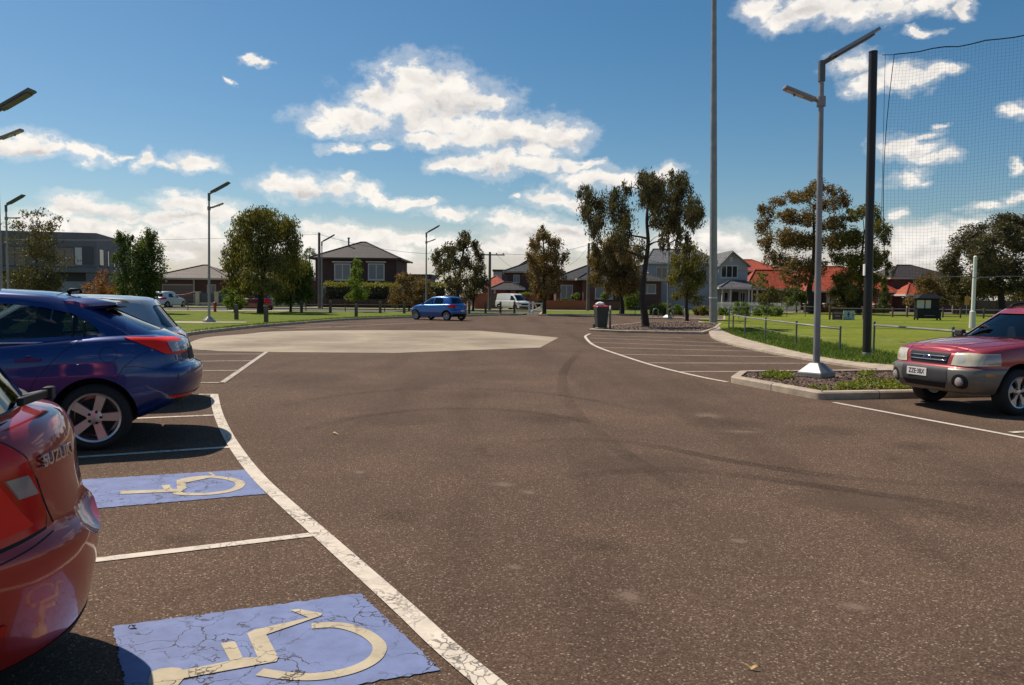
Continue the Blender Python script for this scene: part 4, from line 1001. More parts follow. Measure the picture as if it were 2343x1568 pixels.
# planted kerb island beside the red wagon
A, B, Cc, D, E = [Vector((p[0], p[1])) for p in xy(pts([(1671,876),(1875,915.5),(2101,911.5),(2054,858.5),(1690,862)]))]
Cx = B + (Cc - B) * 2.4; Dx = E + (D - E) * 1.35
ring = [A, B, Cx, Dx, E]
def inset(poly, d):
    n = len(poly); out = []
    cen = sum(poly, Vector((0,0)))/n
    for i in range(n):
        a, b, c = poly[i-1], poly[i], poly[(i+1)%n]
        u, v = (b-a).normalized(), (c-b).normalized(); n1, n2 = Vector((-u.y,u.x)), Vector((-v.y,v.x))
        if n1.dot(cen-b) < 0: n1 = -n1
        if n2.dot(cen-b) < 0: n2 = -n2
        m_ = (n1+n2); m_ = m_ / max(.3, m_.length_squared/2); out.append(b + m_*d)
    return out
def kerb_ring(poly, h, w=.15):
    r0 = poly; r1 = inset(poly, .025); r2 = inset(poly, w); n = len(poly); mb = MB()
    vs = [(p.x,p.y,-.02) for p in r0]+[(p.x,p.y,h-.025) for p in r0]+[(p.x,p.y,h) for p in r1]+[(p.x,p.y,h) for p in r2]+[(p.x,p.y,.0) for p in r2]
    mb.add(vs, [(k*n+i,k*n+(i+1)%n,(k+1)*n+(i+1)%n,(k+1)*n+i) for k in range(4) for i in range(n)])
    return mb, r2
def rounded(poly, r, k=4):
    out = []
    n = len(poly)
    for i in range(n):
        a, b, c = poly[i-1], poly[i], poly[(i+1)%n]
        p = b + (a-b).normalized()*r; q = b + (c-b).normalized()*r
        for j in range(k+1):
            t = j/k; out.append(p.lerp(b,t).lerp(b.lerp(q,t),t))
    return out
ring = rounded(ring, .12)
mb, isl = kerb_ring(ring, .125, .17)
for a, b in ((A,B),(B,Cx)):                          # joints between kerb blocks
    L_ = (b-a).length; k = max(2, int(L_/.95))
o = mb.build('kerb', M['concrete'], angle=40); tag(o, kind='structure')
mb = MB(); mb.add([(p.x,p.y,.095) for p in isl], [tuple(range(len(isl)))]); tag(mb.build('mulch_bed', M['mulch']), kind='structure')
mb = MB()
for a, b in ((A,B),(B,Cx)):
    L_ = (b-a).length; k = max(2, round(L_/1.05)); d = (b-a)/L_; nn = Vector((-d.y, d.x)); cen = (A+B+Cc+D)/4
    if nn.dot(cen-a) < 0: nn = -nn
    for i in range(1, k):
        p = a + d*(L_*i/k) ; w = d*.006
        q = [p-w-nn*.003, p+w-nn*.003, p+w+nn*.16, p-w+nn*.16]
        mb.add([(q[0].x,q[0].y,0),(q[1].x,q[1].y,0),(q[1].x,q[1].y,.104),(q[0].x,q[0].y,.104),(q[1].x+nn.x*.03,q[1].y+nn.y*.03,.128),(q[0].x+nn.x*.03,q[0].y+nn.y*.03,.128),(q[2].x,q[2].y,.128),(q[3].x,q[3].y,.128)], [(0,1,2,3),(3,2,4,5),(5,4,6,7)])
tag(mb.build('kerb_joint', M['dark']), kind='structure')
# middle island under the big tree
mid = [Vector(p) for p in xy(pts([(1348,758),(1420,761.5),(1500,763),(1610,765),(1640,755),(1652,744),(1560,739),(1470,741.5),(1400,749)]))]
mb, r2 = kerb_ring(mid, .11, .16); tag(mb.build('kerb', M['concrete'], angle=40), kind='structure')
mb = MB(); mb.add([(p.x,p.y,.09) for p in r2], [tuple(range(len(r2)))]); tag(mb.build('mulch_bed', M['mulch']), kind='structure')
isl2 = [Vector(p) for p in xy(pts([(1465,729.5),(1560,730.5),(1660,734),(1660,726),(1560,723),(1470,723)]))]
mb, r2b = kerb_ring(isl2, .10, .16); tag(mb.build('kerb', M['concrete'], angle=40), kind='structure')
mb = MB(); mb.add([(p.x,p.y,.085) for p in r2b], [tuple(range(len(r2b)))]); tag(mb.build('mulch_bed', M['mulch']), kind='structure')
isl3 = [Vector(p) for p in xy(pts([(1232,722.5),(1410,721.5),(1640,722.5),(1640,713.5),(1410,713),(1240,714)]))]
mb, r3 = kerb_ring(isl3, .11, .18); tag(mb.build('kerb', M['concrete'], angle=40), kind='structure')
mb = MB(); mb.add([(p.x,p.y,.09) for p in r3], [tuple(range(len(r3)))]); tag(mb.build('verge', M['lawn']), kind='structure')

# ------------------------------------------------------------------ painted markings
Z1 = .005
def line(mb, a, b, w=.085, z=Z1):
    a, b = gr(*a), gr(*b); strip(mb, [(a.x+(b.x-a.x)*i/6, a.y+(b.y-a.y)*i/6) for i in range(7)], w, z)
cl = smooth2(xy(pts([(490,903),(497,940),(515,985),(545,1035),(590,1092),(650,1150),(735,1225),(830,1310),(930,1400),(1010,1475),(1120,1568),(1260,1685),(1620,1960)])), 6)
mb = MB(); strip(mb, cl, .115, Z1+.003); tag(mb.build('lane_line', M['line']), kind='structure')
mb = MB()
for a, b in (((150,1291),(727,1223)), ((150,1049),(537,1023)), ((300,958.5),(492,950.5)), ((455,903),(491,903))): line(mb, a, b, .085)
tag(mb.build('bay_line', M['line']), kind='structure')
mb = MB()
for a, b in (((420,877.5),(512,876.5)),((420,850.5),(548,848.5)),((420,828),(575,826.5)),((420,811.5),(600,811)),((425,801.5),(560,801)),((610,806),(508,877))): line(mb, a, b, .10, .0095)
for a, b in (((640,755),(985,737.5)),((700,741),(860,741)),((800,735),(930,736)),((640,748),(790,749))): line(mb, a, b, .11, .0095)
tag(mb.build('bay_line', M['line_thin']), kind='structure')
cr = smooth2(xy(pts([(1350,764),(1341,768.5),(1340,773),(1352,786),(1373,797),(1419,813),(1500,838.5),(1600,862.5),(1664,875)])), 6)
mb = MB(); strip(mb, cr, .10, Z1+.003); tag(mb.build('lane_line', M['line']), kind='structure')
mb = MB()
for a, b in (((1558,851),(1960,850)),((1484,831),(1903,832)),((1417,811.4),(1807,817.3)),((1371,795.5),(1742,804.5)),((1356,784),(1690,794.3)),((1350,774),(1655,785)),((1352,768.6),(1560,773))): line(mb, a, b, .105)
tag(mb.build('bay_line', M['line_thin']), kind='structure')
mb = MB(); line(mb, (1908,921.5),(2420,1017), .085); line(mb, (2312,991),(2420,985), .085, .0085); tag(mb.build('bay_line', M['line']), kind='structure')

# accessible-bay emblems: traced flat on the asphalt
def emblem(corners, shapes, label):
    root = thing('accessible_bay_marking', label, 'painted marking', (0,0,0), 0, 'blue accessible bay markings')
    mb = MB(); mb.add([(p[0],p[1],.005) for p in corners], [tuple(range(len(corners)))]); 
    mb.build('blue_field', M['bluepaint'], root)
    mb = MB(); z = .0085
    for s in shapes:
        if s[0] == 'poly': mb.add([(p[0],p[1],z) for p in s[1]], [tuple(range(len(s[1])))])
        else: strip(mb, s[1], s[2], z)
        z += .0005
    mb.build('wheelchair_symbol', M['sandpaint'], root)
    root['group'] = 'blue accessible bay markings'
def crop2(l): return [(( 200 + x/1.8023)/1.28041, (1300 + y/1.8023)/1.28041) for x, y in l]
def ragged(a, b, n=60, am=.004):
    a, b = Vector(a), Vector(b); d = (b-a).normalized(); nn = Vector((-d.y,d.x))
    return [a.lerp(b, i/n) + nn*(random.gauss(0,am) if 0 < i < n else 0) for i in range(n)]
q = xy(pts(crop2([(245,968),(1540,795),(1965,1200)]))); tl, tr, br = [Vector(p) for p in q]
wd = (br-tr).length; tl = tr + (tl-tr).normalized()*wd*1.2; bl = br + (tl-tr)
near_sq = ragged(tl,tr)+ragged(tr,br)+ragged(br,bl)+ragged(bl,tl)
arc = smooth2(xy(pts(crop2([(1285,972),(1370,965),(1460,972),(1560,1005),(1625,1050),(1645,1090),(1620,1140),(1550,1185),(1440,1220),(1300,1240),(1150,1235),(1010,1215)]))), 5)
head = xy(pts(crop2([(430,1240),(440,1215),(480,1200),(540,1192),(590,1195),(620,1215),(615,1245),(580,1285),(500,1320),(440,1310),(420,1275)])))
body = xy(pts(crop2([(600,1208),(855,1158),(805,1065),(880,1053),(922,1142),(1000,1138),(945,1012),(985,992),(1270,928),(1172,888),(1212,882),(1340,905),(1335,918),(1045,1018),(1110,1140),(1100,1160),(610,1250)])))
emblem(near_sq, [('line', arc, .062), ('poly', head), ('poly', body)], 'blue square with sand coloured wheelchair symbol nearest the camera, beside the thick white curve')
q = xy(pts(crop2([(140,188),(935,140),(1045,268),(165,343)]))); c4 = [Vector(p) for p in q]
c4[0] = c4[1] + (c4[0]-c4[1])*1.25; c4[3] = c4[2] + (c4[3]-c4[2])*1.2
far_sq = ragged(c4[0],c4[1])+ragged(c4[1],c4[2])+ragged(c4[2],c4[3])+ragged(c4[3],c4[0])
arc = smooth2(xy(pts(crop2([(600,196),(680,182),(760,180),(850,190),(900,206),(908,222),(880,245),(800,264),(700,272),(600,270),(565,262)]))), 5)
body = xy(pts(crop2([(275,255),(505,248),(492,226),(535,222),(548,246),(575,245),(572,198),(612,192),(625,240),(600,258),(420,266),(275,272)])))
foot = xy(pts(crop2([(590,204),(760,172),(735,160),(757,158),(782,178),(600,216)])))
emblem(far_sq, [('line', arc, .075), ('poly', body), ('poly', foot)], 'blue square with faded wheelchair symbol between the two parked cars')

# ------------------------------------------------------------------ mulch chips, ground cover and rough grass
def tri_area_pts(poly, n):
    xs = [p[0] for p in poly]; ys = [p[1] for p in poly]; out = []
    def ins(x, y):
        c = False; j = len(poly)-1
        for i in range(len(poly)):
            xi, yi, xj, yj = poly[i][0], poly[i][1], poly[j][0], poly[j][1]
            if (yi > y) != (yj > y) and x < (xj-xi)*(y-yi)/(yj-yi)+xi: c = not c
            j = i
        return c
    while len(out) < n:
        x, y = random.uniform(min(xs),max(xs)), random.uniform(min(ys),max(ys))
        if ins(x, y): out.append((x, y))
    return out
def cards(name, items, mt, parent=None, kind='stuff'):
    """items: (centre, long axis, side axis, tint): one small lens-shaped face each"""
    vs = []; fs = []; tint = []
    for c, u, v, t in items:
        b = len(vs); vs += [c-u, c+v-u*.1, c+u, c-v-u*.1]; fs.append((b,b+1,b+2,b+3)); tint.append(t)
    me = bpy.data.meshes.new(name); me.from_pydata([tuple(v) for v in vs], [], fs); me.materials.append(mt)
    a = me.attributes.new('tint', 'FLOAT', 'FACE'); a.data.foreach_set('value', tint)
    o = link(name, me, parent)
    if kind: o['kind'] = kind
    return o
M['chips'] = leaf_mat('bark_chips', (.05,.03,.022), (.32,.21,.15), .0)
M['cover'] = leaf_mat('yellow_ground_cover', (.10,.13,.015), (.36,.36,.05), .35)
M['blade'] = leaf_mat('rough_grass', (.06,.11,.015), (.20,.25,.05), .4)
rv = lambda: Vector((random.gauss(0,1),random.gauss(0,1),random.gauss(0,1))).normalized()
it = []
for x, y in tri_area_pts([(p.x,p.y) for p in isl], 5200):
    u = rv(); u.z *= .35; u = u.normalized()*random.uniform(.012,.035); v = rv().cross(u).normalized()*random.uniform(.006,.012)
    it.append((Vector((x,y,.10+random.uniform(0,.02))), u, v, random.random()**1.3))
for x, y in tri_area_pts([(p.x,p.y) for p in r2], 2500):
    u = rv(); u.z *= .3; u = u.normalized()*random.uniform(.03,.06); v = rv().cross(u).normalized()*random.uniform(.01,.02)
    it.append((Vector((x,y,.095+random.uniform(0,.02))), u, v, random.random()**1.2))
o = cards('bark_chips', it, M['chips'])
it = []
def cover(poly, n, h=.09, s=1.0):
    for x, y in tri_area_pts(poly, n):
        if noise.noise(Vector((x*3.3, y*3.3, 0))) < -.12: continue
        k = random.randint(5, 9); hh = h*random.uniform(.4,1.1)*(1+.5*noise.noise(Vector((x*2,y*2,5))))
        for _ in range(k):
            u = rv(); u.z = abs(u.z)*.8; u = u.normalized()*random.uniform(.018,.036)*s; v = u.cross(rv()).normalized()*random.uniform(.007,.012)*s
            it.append((Vector((x+random.gauss(0,.03),y+random.gauss(0,.03),.10+random.random()*hh)), u, v, random.random()))
cv = lambda l: xy(pts([((2050+x/2.466)/1.28041, (850+y/2.466)/1.28041) for x, y in l], .1))
cover(cv([(430,640),(530,605),(640,612),(705,632),(560,655)]), 420)
cover(cv([(790,700),(960,712),(1100,672),(1250,662),(1420,668),(1560,700),(1560,722),(1000,726),(830,716)]), 900)
cover(cv([(1150,610),(1250,602),(1260,625),(1160,632)]), 90)
cover(cv([(1450,700),(1900,705),(1900,725),(1450,725)]), 300)
cards('ground_cover', it, M['cover'])
it = []
band = [(p[0],p[1]) for p in ki[8:]] + [(p[0]+2.4,p[1]+2.0) for p in reversed(ki[8:])]
for x, y in tri_area_pts(band, 5200):
    tuft = max(0, noise.noise(Vector((x*.9,y*.9,2)))+.45)
    for _ in range(4):
        h = random.uniform(.03,.085)*(.5+tuft); u = Vector((random.gauss(0,.35),random.gauss(0,.35),1)).normalized()*h; v = u.cross(rv()).normalized()*random.uniform(.006,.012)
        it.append((Vector((x+random.gauss(0,.04),y+random.gauss(0,.04),.07+h*.8)), u, v, random.random()))
for x, y in tri_area_pts([(p[0],p[1]) for p in kl[8:36]] + [(p[0]-.3,p[1]+1.6) for p in reversed(kl[8:36])], 2600):
    for _ in range(3):
        h = random.uniform(.02,.06); u = Vector((random.gauss(0,.4),random.gauss(0,.4),1)).normalized()*h; v = u.cross(rv()).normalized()*.012
        it.append((Vector((x+random.gauss(0,.05),y+random.gauss(0,.05),.10+h*.8)), u, v, random.random()))
cards('grass', it, M['blade'])
# scraps lying on the asphalt
def scrap(name, px, py, label, cat, mt, L_, w, group=None):
    p = gr(px, py); a = random.uniform(0,3.14); mb = MB()
    n = 9; vs = []
    for i in range(n):
        t = i/(n-1); x = (t-.5)*L_; c_ = .25*L_*math.sin(t*3.0); z = .006+.012*abs(math.sin(t*5)); ww = w*math.sin(math.pi*min(.95,max(.05,t)))
        vs += [(x*math.cos(a)-(c_+ww)*math.sin(a), x*math.sin(a)+(c_+ww)*math.cos(a), z), (x*math.cos(a)-(c_-ww)*math.sin(a), x*math.sin(a)+(c_-ww)*math.cos(a), z+.006)]
    mb.add(vs, [(2*i,2*i+1,2*i+3,2*i+2) for i in range(n-1)]); o = mb.build(name, mt, None, smooth=True); o.location = (p.x,p.y,0); tag(o, label, cat, group)
M['dryleaf'] = pm('dry_leaf', (.50,.32,.12), .7, var=(30,.3)); M['brownleaf'] = pm('brown_leaf', (.10,.035,.02), .8)
scrap('fallen_leaf', 1722, 1530, 'curled tan leaf lying on bare asphalt near the bottom edge', 'leaf', M['dryleaf'], .07, .007)
scrap('fallen_leaf', 302, 1441, 'small dark red leaf on the near blue square', 'leaf', M['brownleaf'], .035, .010)
scrap('twig', 772, 993, 'pale dry twig lying beyond the thick white curve', 'twig', M['dryleaf'], .16, .010)

# stains, scuffs and tyre marks worn into the asphalt: thin irregular films, patchy through noise
def film_mat(name, col, dens, scale, lo, hi):
    mt, nt, p = new_mat(name); L = nt.links; out = nt.nodes['Material Output']
    tc = N(nt, 'ShaderNodeTexCoord'); gd = N(nt, 'ShaderNodeTexGradient', gradient_type='SPHERICAL')
    mp = N(nt, 'ShaderNodeMapping'); mp.inputs['Location'].default_value = (-1,-1,0); mp.inputs['Scale'].default_value = (2,2,0); L.new(tc.outputs['Generated'], mp.inputs[0]); L.new(mp.outputs[0], gd.inputs[0])
    n = tex(nt, 'ShaderNodeTexNoise', scale, detail=8, rough=.7)
    m_ = N(nt, 'ShaderNodeMath', operation='MULTIPLY_ADD'); L.new(gd.outputs['Fac'], m_.inputs[0]); m_.inputs[1].default_value = .55; L.new(n.outputs['Fac'], m_.inputs[2])
    a = ramp(nt, m_.outputs[0], [(lo, 0.), (hi, dens)])
    p.inputs['Base Color'].default_value = (*col, 1); p.inputs['Roughness'].default_value = .85; p.inputs['Specular IOR Level'].default_value = .15
    t = N(nt, 'ShaderNodeBsdfTransparent'); mx = N(nt, 'ShaderNodeMixShader'); L.new(a, mx.inputs[0]); L.new(t.outputs[0], mx.inputs[1]); L.new(p.outputs[0], mx.inputs[2]); L.new(mx.outputs[0], out.inputs[0])
    return mt
M['scuff'] = film_mat('pale_scuff', (.27,.19,.135), .6, 34, .66, .95)
M['oil'] = film_mat('oil_stain', (.018,.014,.012), .15, 9, .55, .95)
M['worn'] = film_mat('worn_patch', (.14,.095,.068), .5, 7, .5, .95)
def stain(px, py, rx, ry, mt, name='stain', z=.0035):
    c = gr(px, py); e = gr(px+rx, py); f = gr(px, py-ry); w = abs(e.x-c.x); d = abs(f.y-c.y)
    mb = MB((c.x, c.y, 0)); mb.add([(c.x+w*math.cos(a)*(1+.2*math.sin(3*a+px)), c.y+d*math.sin(a)*(1+.2*math.cos(2*a+py)), z) for a in [2*math.pi*i/28 for i in range(28)]], [tuple(range(28))])
    o = mb.build(name, M[mt]); o.location = (c.x, c.y, 0); tag(o, kind='structure')
for s_ in ((1145,1110,48,9,'scuff'),(1207,1128,30,8,'scuff'),(1435,1366,50,24,'scuff'),(1700,986,80,14,'scuff'),(1610,952,60,10,'scuff'),(818,1082,26,8,'scuff'),(1690,1240,30,10,'scuff'),(1950,1390,60,18,'scuff'),(1180,1300,30,12,'scuff'),
  (1660,968,130,20,'oil'),(2110,1023,90,14,'oil'),(1880,985,120,16,'oil'),(1380,1250,90,26,'oil'),(900,1180,70,22,'oil'),(420,1235,70,14,'oil'),(1050,905,120,16,'oil'),(1240,960,110,14,'oil'),(2200,1180,120,30,'oil'),(380,1030,80,10,'oil'),(1500,1060,150,26,'worn'),(1950,1150,200,40,'worn'),(900,960,120,18,'worn'),(700,870,140,16,'oil'),(1100,770,120,6,'oil'),(820,780,150,8,'oil')): stain(*s_)
M['padstain'] = film_mat('pad_stain', (.12,.09,.06), .2, 2.2, .5, 1.0)
for s_ in ((700,775,150,14),(980,770,160,14),(560,790,110,12),(860,795,200,12),(1120,782,130,12)): stain(*s_, 'padstain', 'stain', .0075)
M['rubbermark'] = film_mat('tyre_mark', (.018,.014,.012), .20, 3.5, .30, .9)
for pl in ([(640,930),(780,905),(960,890),(1150,893),(1330,912),(1500,948)],[(690,985),(850,950),(1050,935),(1260,950),(1440,990)],[(1330,800),(1290,850),(1300,920),(1390,1010),(1560,1120)],[(1180,1010),(1420,1010),(1700,1060),(2000,1100),(2343,1110)],[(1290,1090),(1560,1075),(1850,1110),(2343,1180)]):
    P = smooth2(xy(pts(pl)), 5); mb = MB(); strip(mb, P, .19, .0037); o = mb.build('tyre_mark', M['rubbermark']); tag(o, kind='structure')
# ================================================================== trees
LEAF = {
 'olive': leaf_mat('olive_leaves', (0.054,0.057,0.013), (0.313,0.257,0.061), .38),
 'brown': leaf_mat('brown_olive_leaves', (0.061,0.046,0.017), (0.366,0.224,0.081), .36),
 'deep': leaf_mat('deep_green_leaves', (0.025,0.046,0.011), (0.176,0.210,0.047), .34),
 'dark': leaf_mat('dark_grey_green_leaves', (0.035,0.037,0.019), (0.217,0.170,0.074), .32),
 'autumn': leaf_mat('autumn_leaves', (0.136,0.061,0.017), (0.570,0.231,0.067), .35),
 'bright': leaf_mat('bright_shrub_leaves', (0.054,0.101,0.013), (0.326,0.393,0.067), .38),
 'hedge': leaf_mat('hedge_leaves', (0.013,0.025,0.007), (0.081,0.101,0.024), .2),
 'hedgetop': leaf_mat('hedge_top_leaves', (0.136,0.136,0.020), (0.489,0.420,0.067), .3),
}
def tree(name, label, base, Y, clumps, kind='olive', bark='bark', trunk_r=.16, trunk=None, leaf=.17, dens=1.0, weep=.5, limbs=True, depth=.85, group=None, cat='tree', z0=.08, thin=.3, fork=.45, grow=1.0):
    """base, clumps and trunk in photo pixels, carried to the tree's own distance Y; clump = (x, y, rx, ry[, density])"""
    b = at(base[0], base[1], Y); off = Vector((b.x, Y, 0)); s = Y / FPX
    root = thing(name, label, cat, (b.x, Y, z0), 0, group)
    def loc(px, py): p = at(px, py, Y); return Vector((p.x - b.x, 0, p.z - z0))
    C = []
    for c in clumps:
        p = loc(c[0], c[1]); rx, rz = c[2]*s*grow, c[3]*s*grow
        C.append([p, rx, rz, c[4] if len(c) > 4 else 1.0])
    cx = sum(c[0].x for c in C)/len(C); half = max(abs(c[0].x-cx)+c[1] for c in C)
    for c in C:
        lim = math.sqrt(max(.05, 1 - min(1, abs(c[0].x-cx)/half)**2))*half*depth
        c[0].y = random.uniform(-lim, lim)*.75
    extra = []
    for c in C:                                     # fill the depth of the crown
        if c[1] > .5*half*.5:
            d = c[0].copy(); d.y = -c[0].y + random.gauss(0,.2*half); d.z += random.gauss(0,.15*c[2]); extra.append([d, c[1]*.85, c[2]*.85, c[3]])
    allc = C + extra
    # trunk and limbs
    mb = MB(); ztop = max(c[0].z for c in C); zmin = min(c[0].z-c[2] for c in C)
    if trunk: T = [loc(*q) for q in trunk]
    else:
        top = sum((c[0] for c in C), Vector())/len(C)
        T = [Vector((0,0,-.1)), Vector((.02*half,0,zmin*.5)), Vector((top.x*.35,0,max(zmin*1.1, ztop*fork))), Vector((top.x*.8, 0, ztop*.8))]
    T[0].z = -.12
    T = smooth2(T, 6); k = len(T)
    mb.tube(T, [trunk_r*(1.25 if i == 0 else 1.0)*(1-.75*(i/(k-1))) for i in range(k)], 9)
    if limbs:                                       # every limb grows from the nearest wood already there
        wood = [(p, trunk_r*(1-.75*(q/(k-1))), 0.0) for q, p in enumerate(T) if p.z > .35*zmin]
        for c in sorted(allc, key=lambda c: min((p-c[0]).length for p in T)):
            st, r0, ln = min(wood, key=lambda w: (w[0]-c[0]).length + .35*w[2] + max(0, w[0].z-c[0].z)*1.5)
            d_ = (c[0]-st).length
            if d_ < .15: continue
            side = Vector((random.gauss(0,.12)*d_, random.gauss(0,.12)*d_, .16*d_))
            m1 = st.lerp(c[0], .35) + side*.6; m2 = st.lerp(c[0], .7) + side
            P = smooth2([st, m1, m2, c[0]+Vector((random.gauss(0,.2),random.gauss(0,.2),.35))*c[2]], 4); n_ = len(P)
            r1 = min(r0*.72, .03 + .016*d_ + .02)
            rr_ = [max(.012, r1*(1-.75*i/(n_-1))) for i in range(n_)]
            mb.tube(P, rr_, 6); wood += [(p, r_, ln + d_*i/n_) for i, (p, r_) in enumerate(zip(P, rr_)) if i > 2]
            for _ in range(3):
                e = c[0] + Vector((random.gauss(0,.5)*c[1], random.gauss(0,.5)*c[1], random.gauss(0,.5)*c[2])); mb.tube([P[-4], P[-4].lerp(e,.5)+Vector((0,0,.05)), e], [.020,.013,.006], 4)
    mb.build('trunk', M[bark], root, smooth=True)
    it = []
    for p, rx, rz, dn in allc:
        area = rx*rz*math.pi; n = int(dens*dn*area*(380 if Y < 90 else 230)*(.17/leaf)**2)
        nsub = max(4, int(area*4)); subs = []
        for _ in range(nsub):                       # sprays inside the clump leave gaps between them
            q = rv()*random.random()**.45; sz = random.uniform(.25,.5)
            subs.append((Vector((p.x+q.x*rx*.8, p.y+q.y*rx*.8, p.z+q.z*rz*.8)), sz, random.random()))
        for _ in range(n):
            if random.random() < .78:
                sc, sz, st_ = random.choice(subs); g = rv()*random.random()**.5
                c = sc + Vector((g.x*rx*sz, g.y*rx*sz, g.z*rz*sz*(1.1+weep*.5) - weep*.15*rz))
            else:
                g = rv()*random.random()**.4; c = p + Vector((g.x*rx, g.y*rx, g.z*rz)); st_ = .5
            d = rv(); u = Vector((d.x*(1-weep*.6), d.y*(1-weep*.6), d.z*.5 - weep)).normalized()*leaf*random.uniform(.36,.80)
            v = u.cross(rv()).normalized()*leaf*random.uniform(.14,.28)*thin/.3
            if c.z < .05: continue
            it.append((c, u, v, min(1, max(0, .55*st_ + .45*random.random()))))
    cards('crown', it, LEAF[kind], root, None)
    return root
G1 = 'trees along the lawn and street'
tree('gum_tree', 'thin airy sapling with sparse leaves in front of the grey flat-roofed building', (85,706), 47, [(95,492,32,20,.35),(75,520,42,20,.45),(110,525,38,22,.45),(85,550,55,22,.55),(90,590,62,38,.7),(70,640,62,40,.8),(115,640,40,40,.8),(30,645,28,40,.5)], 'dark', 'bark_grey', .10, leaf=.16, weep=.6, dens=.62)
tree('autumn_tree', 'small bare-looking tree with orange leaves beside the grey building', (228,706), 58, [(226,640,14,30,.6),(215,662,22,22,.7),(245,660,20,26,.7),(228,680,38,22,.8),(262,680,20,20,.6),(205,685,20,18,.7)], 'autumn', 'bark_grey', .08, leaf=.16, weep=.2, dens=.6)
tree('lawn_tree', 'dense dark green tree between grey building and tiled bungalow', (318,706), 53, [(287,552,18,24),(345,545,20,28),(330,575,38,35),(295,590,28,40),(345,610,30,45),(310,640,42,42),(340,670,30,30),(285,672,24,28)], 'deep', 'bark', .14, leaf=.16, weep=.3, dens=1.1)
tree('willow_acacia', 'broad round olive tree with thick dark trunk on the lawn', (595,720), 57, [(600,492,38,26),(575,510,40,30),(655,520,36,34),(548,540,40,38),(625,540,55,42),(540,590,38,40),(595,590,58,48),(668,560,26,38),(655,600,40,40),(540,640,30,32),(600,645,48,34),(565,665,30,22,.6),(640,660,40,25)], 'olive', 'bark', .27, leaf=.19, weep=.75, dens=.85, trunk=[(595,722),(596,690),(600,640),(610,580),(615,520)])
tree('willow_acacia', 'weeping dark olive tree leaning out right of the broad round tree', (664,714), 61, [(668,600,36,26),(700,630,26,30),(665,640,45,35),(640,668,30,28),(690,668,34,30),(655,690,26,12,.6)], 'deep', 'bark', .14, leaf=.18, weep=.8, dens=1.1)
tree('shrub', 'rounded green shrub on the lawn left of the broad tree trunk', (535,712), 59, [(532,672,22,16),(520,690,18,14),(548,690,20,16),(534,700,24,10)], 'bright', 'bark', .06, leaf=.14, weep=.3, cat='shrub')
tree('young_tree', 'narrow upright green tree in front of the brown brick house', (816,712), 63, [(818,600,10,14),(816,620,16,18),(814,645,22,22),(822,668,26,18),(808,680,22,12)], 'bright', 'bark', .07, leaf=.14, weep=.3, dens=.9)
tree('shrub_tree', 'tangled brownish shrub tree right of the brown brick house', (935,711), 73, [(905,668,18,28),(925,640,22,18),(945,655,28,28),(970,660,20,28),(915,688,26,20),(955,688,32,20),(985,680,14,18)], 'brown', 'bark', .10, leaf=.2, weep=.4, dens=.85)
tree('gum_tree', 'open-crowned dark gum with leaning trunk behind the azure car', (1050,714), 65, [(1065,540,18,14,.8),(1058,560,26,20),(1030,572,28,18),(1088,566,16,20),(1000,590,18,22,.9),(1030,598,30,24),(1005,620,16,18,.8),(1065,600,22,26,.8),(1052,640,26,22,.7),(1025,640,16,16,.5)], 'dark', 'bark', .22, trunk=[(1050,714),(1047,680),(1050,640),(1058,590),(1064,550)], leaf=.2, weep=.6, dens=.95, fork=.4)
tree('street_tree', 'twin-stemmed dark street tree beside the timber power pole', (1082,714), 76, [(1098,590,14,22,.8),(1095,615,18,20),(1085,645,24,24),(1105,650,18,22),(1075,675,22,20)], 'dark', 'bark', .16, leaf=.2, weep=.5)
tree('wattle_tree', 'upright brown-olive tree standing alone beside the white gate', (1245,718), 63, [(1240,522,12,12),(1243,542,22,18),(1225,560,20,22),(1268,556,22,22),(1215,590,16,20),(1250,590,44,28),(1290,590,14,24,.8),(1235,622,34,26),(1275,622,24,26),(1225,650,20,22,.8),(1262,654,30,24),(1240,674,24,16,.7)], 'brown', 'bark', .19, trunk=[(1245,720),(1246,680),(1245,620),(1243,545)], leaf=.18, weep=.6, dens=.85)
tree('street_tree', 'brown-olive tree on the street edge half behind the tall island tree', (1422,718), 67, [(1395,560,28,24),(1425,575,34,28),(1385,600,26,30),(1440,610,28,30),(1405,628,32,26),(1450,645,24,26),(1395,655,18,18,.6),(1425,660,28,20,.7),(1362,590,18,26,.8),(1365,635,16,22,.7)], 'brown', 'bark', .25, leaf=.19, weep=.7, grow=1.15, dens=1.1)
tree('island_gum', 'tall spreading dark gum with forked trunk on the kerbed island', (1478,752), 39.3,
 [(1345,428,16,14),(1340,450,22,20),(1338,490,20,26),(1368,465,26,28),(1405,442,26,22),(1432,436,14,20),(1395,480,32,30),(1372,515,28,26),(1430,475,34,32),(1432,515,30,26),(1400,540,26,22,.8),
  (1478,392,12,14),(1470,415,20,22),(1502,420,24,24),(1488,450,34,28),(1462,470,26,26),(1512,462,28,26),(1536,415,22,20),(1570,400,26,20),(1580,425,22,24),(1552,445,26,26),(1592,462,18,26),(1545,480,32,28),(1582,500,24,30),(1505,495,26,22,.9),(1535,512,26,22),(1600,485,10,16,.8),
  (1560,540,14,24,.9),(1540,545,14,30,.8),(1520,560,12,26,.7),(1500,555,10,24,.6),(1445,545,20,22,.7),(1462,575,16,24,.6),(1425,570,18,26,.7),(1558,438,34,34),(1580,478,28,34),(1520,440,32,32),(1548,515,30,26),(1350,520,14,24,.9),(1366,556,16,26,.8),(1392,585,18,24,.7),(1345,470,18,24),(1600,500,12,22,.8),(1455,440,26,24)],
 'dark', 'bark', .21, trunk=[(1478,753),(1474,715),(1470,680),(1472,640),(1478,600),(1483,555),(1480,500),(1486,440)], leaf=.13, weep=.85, dens=1.08, thin=.26, grow=1.15)
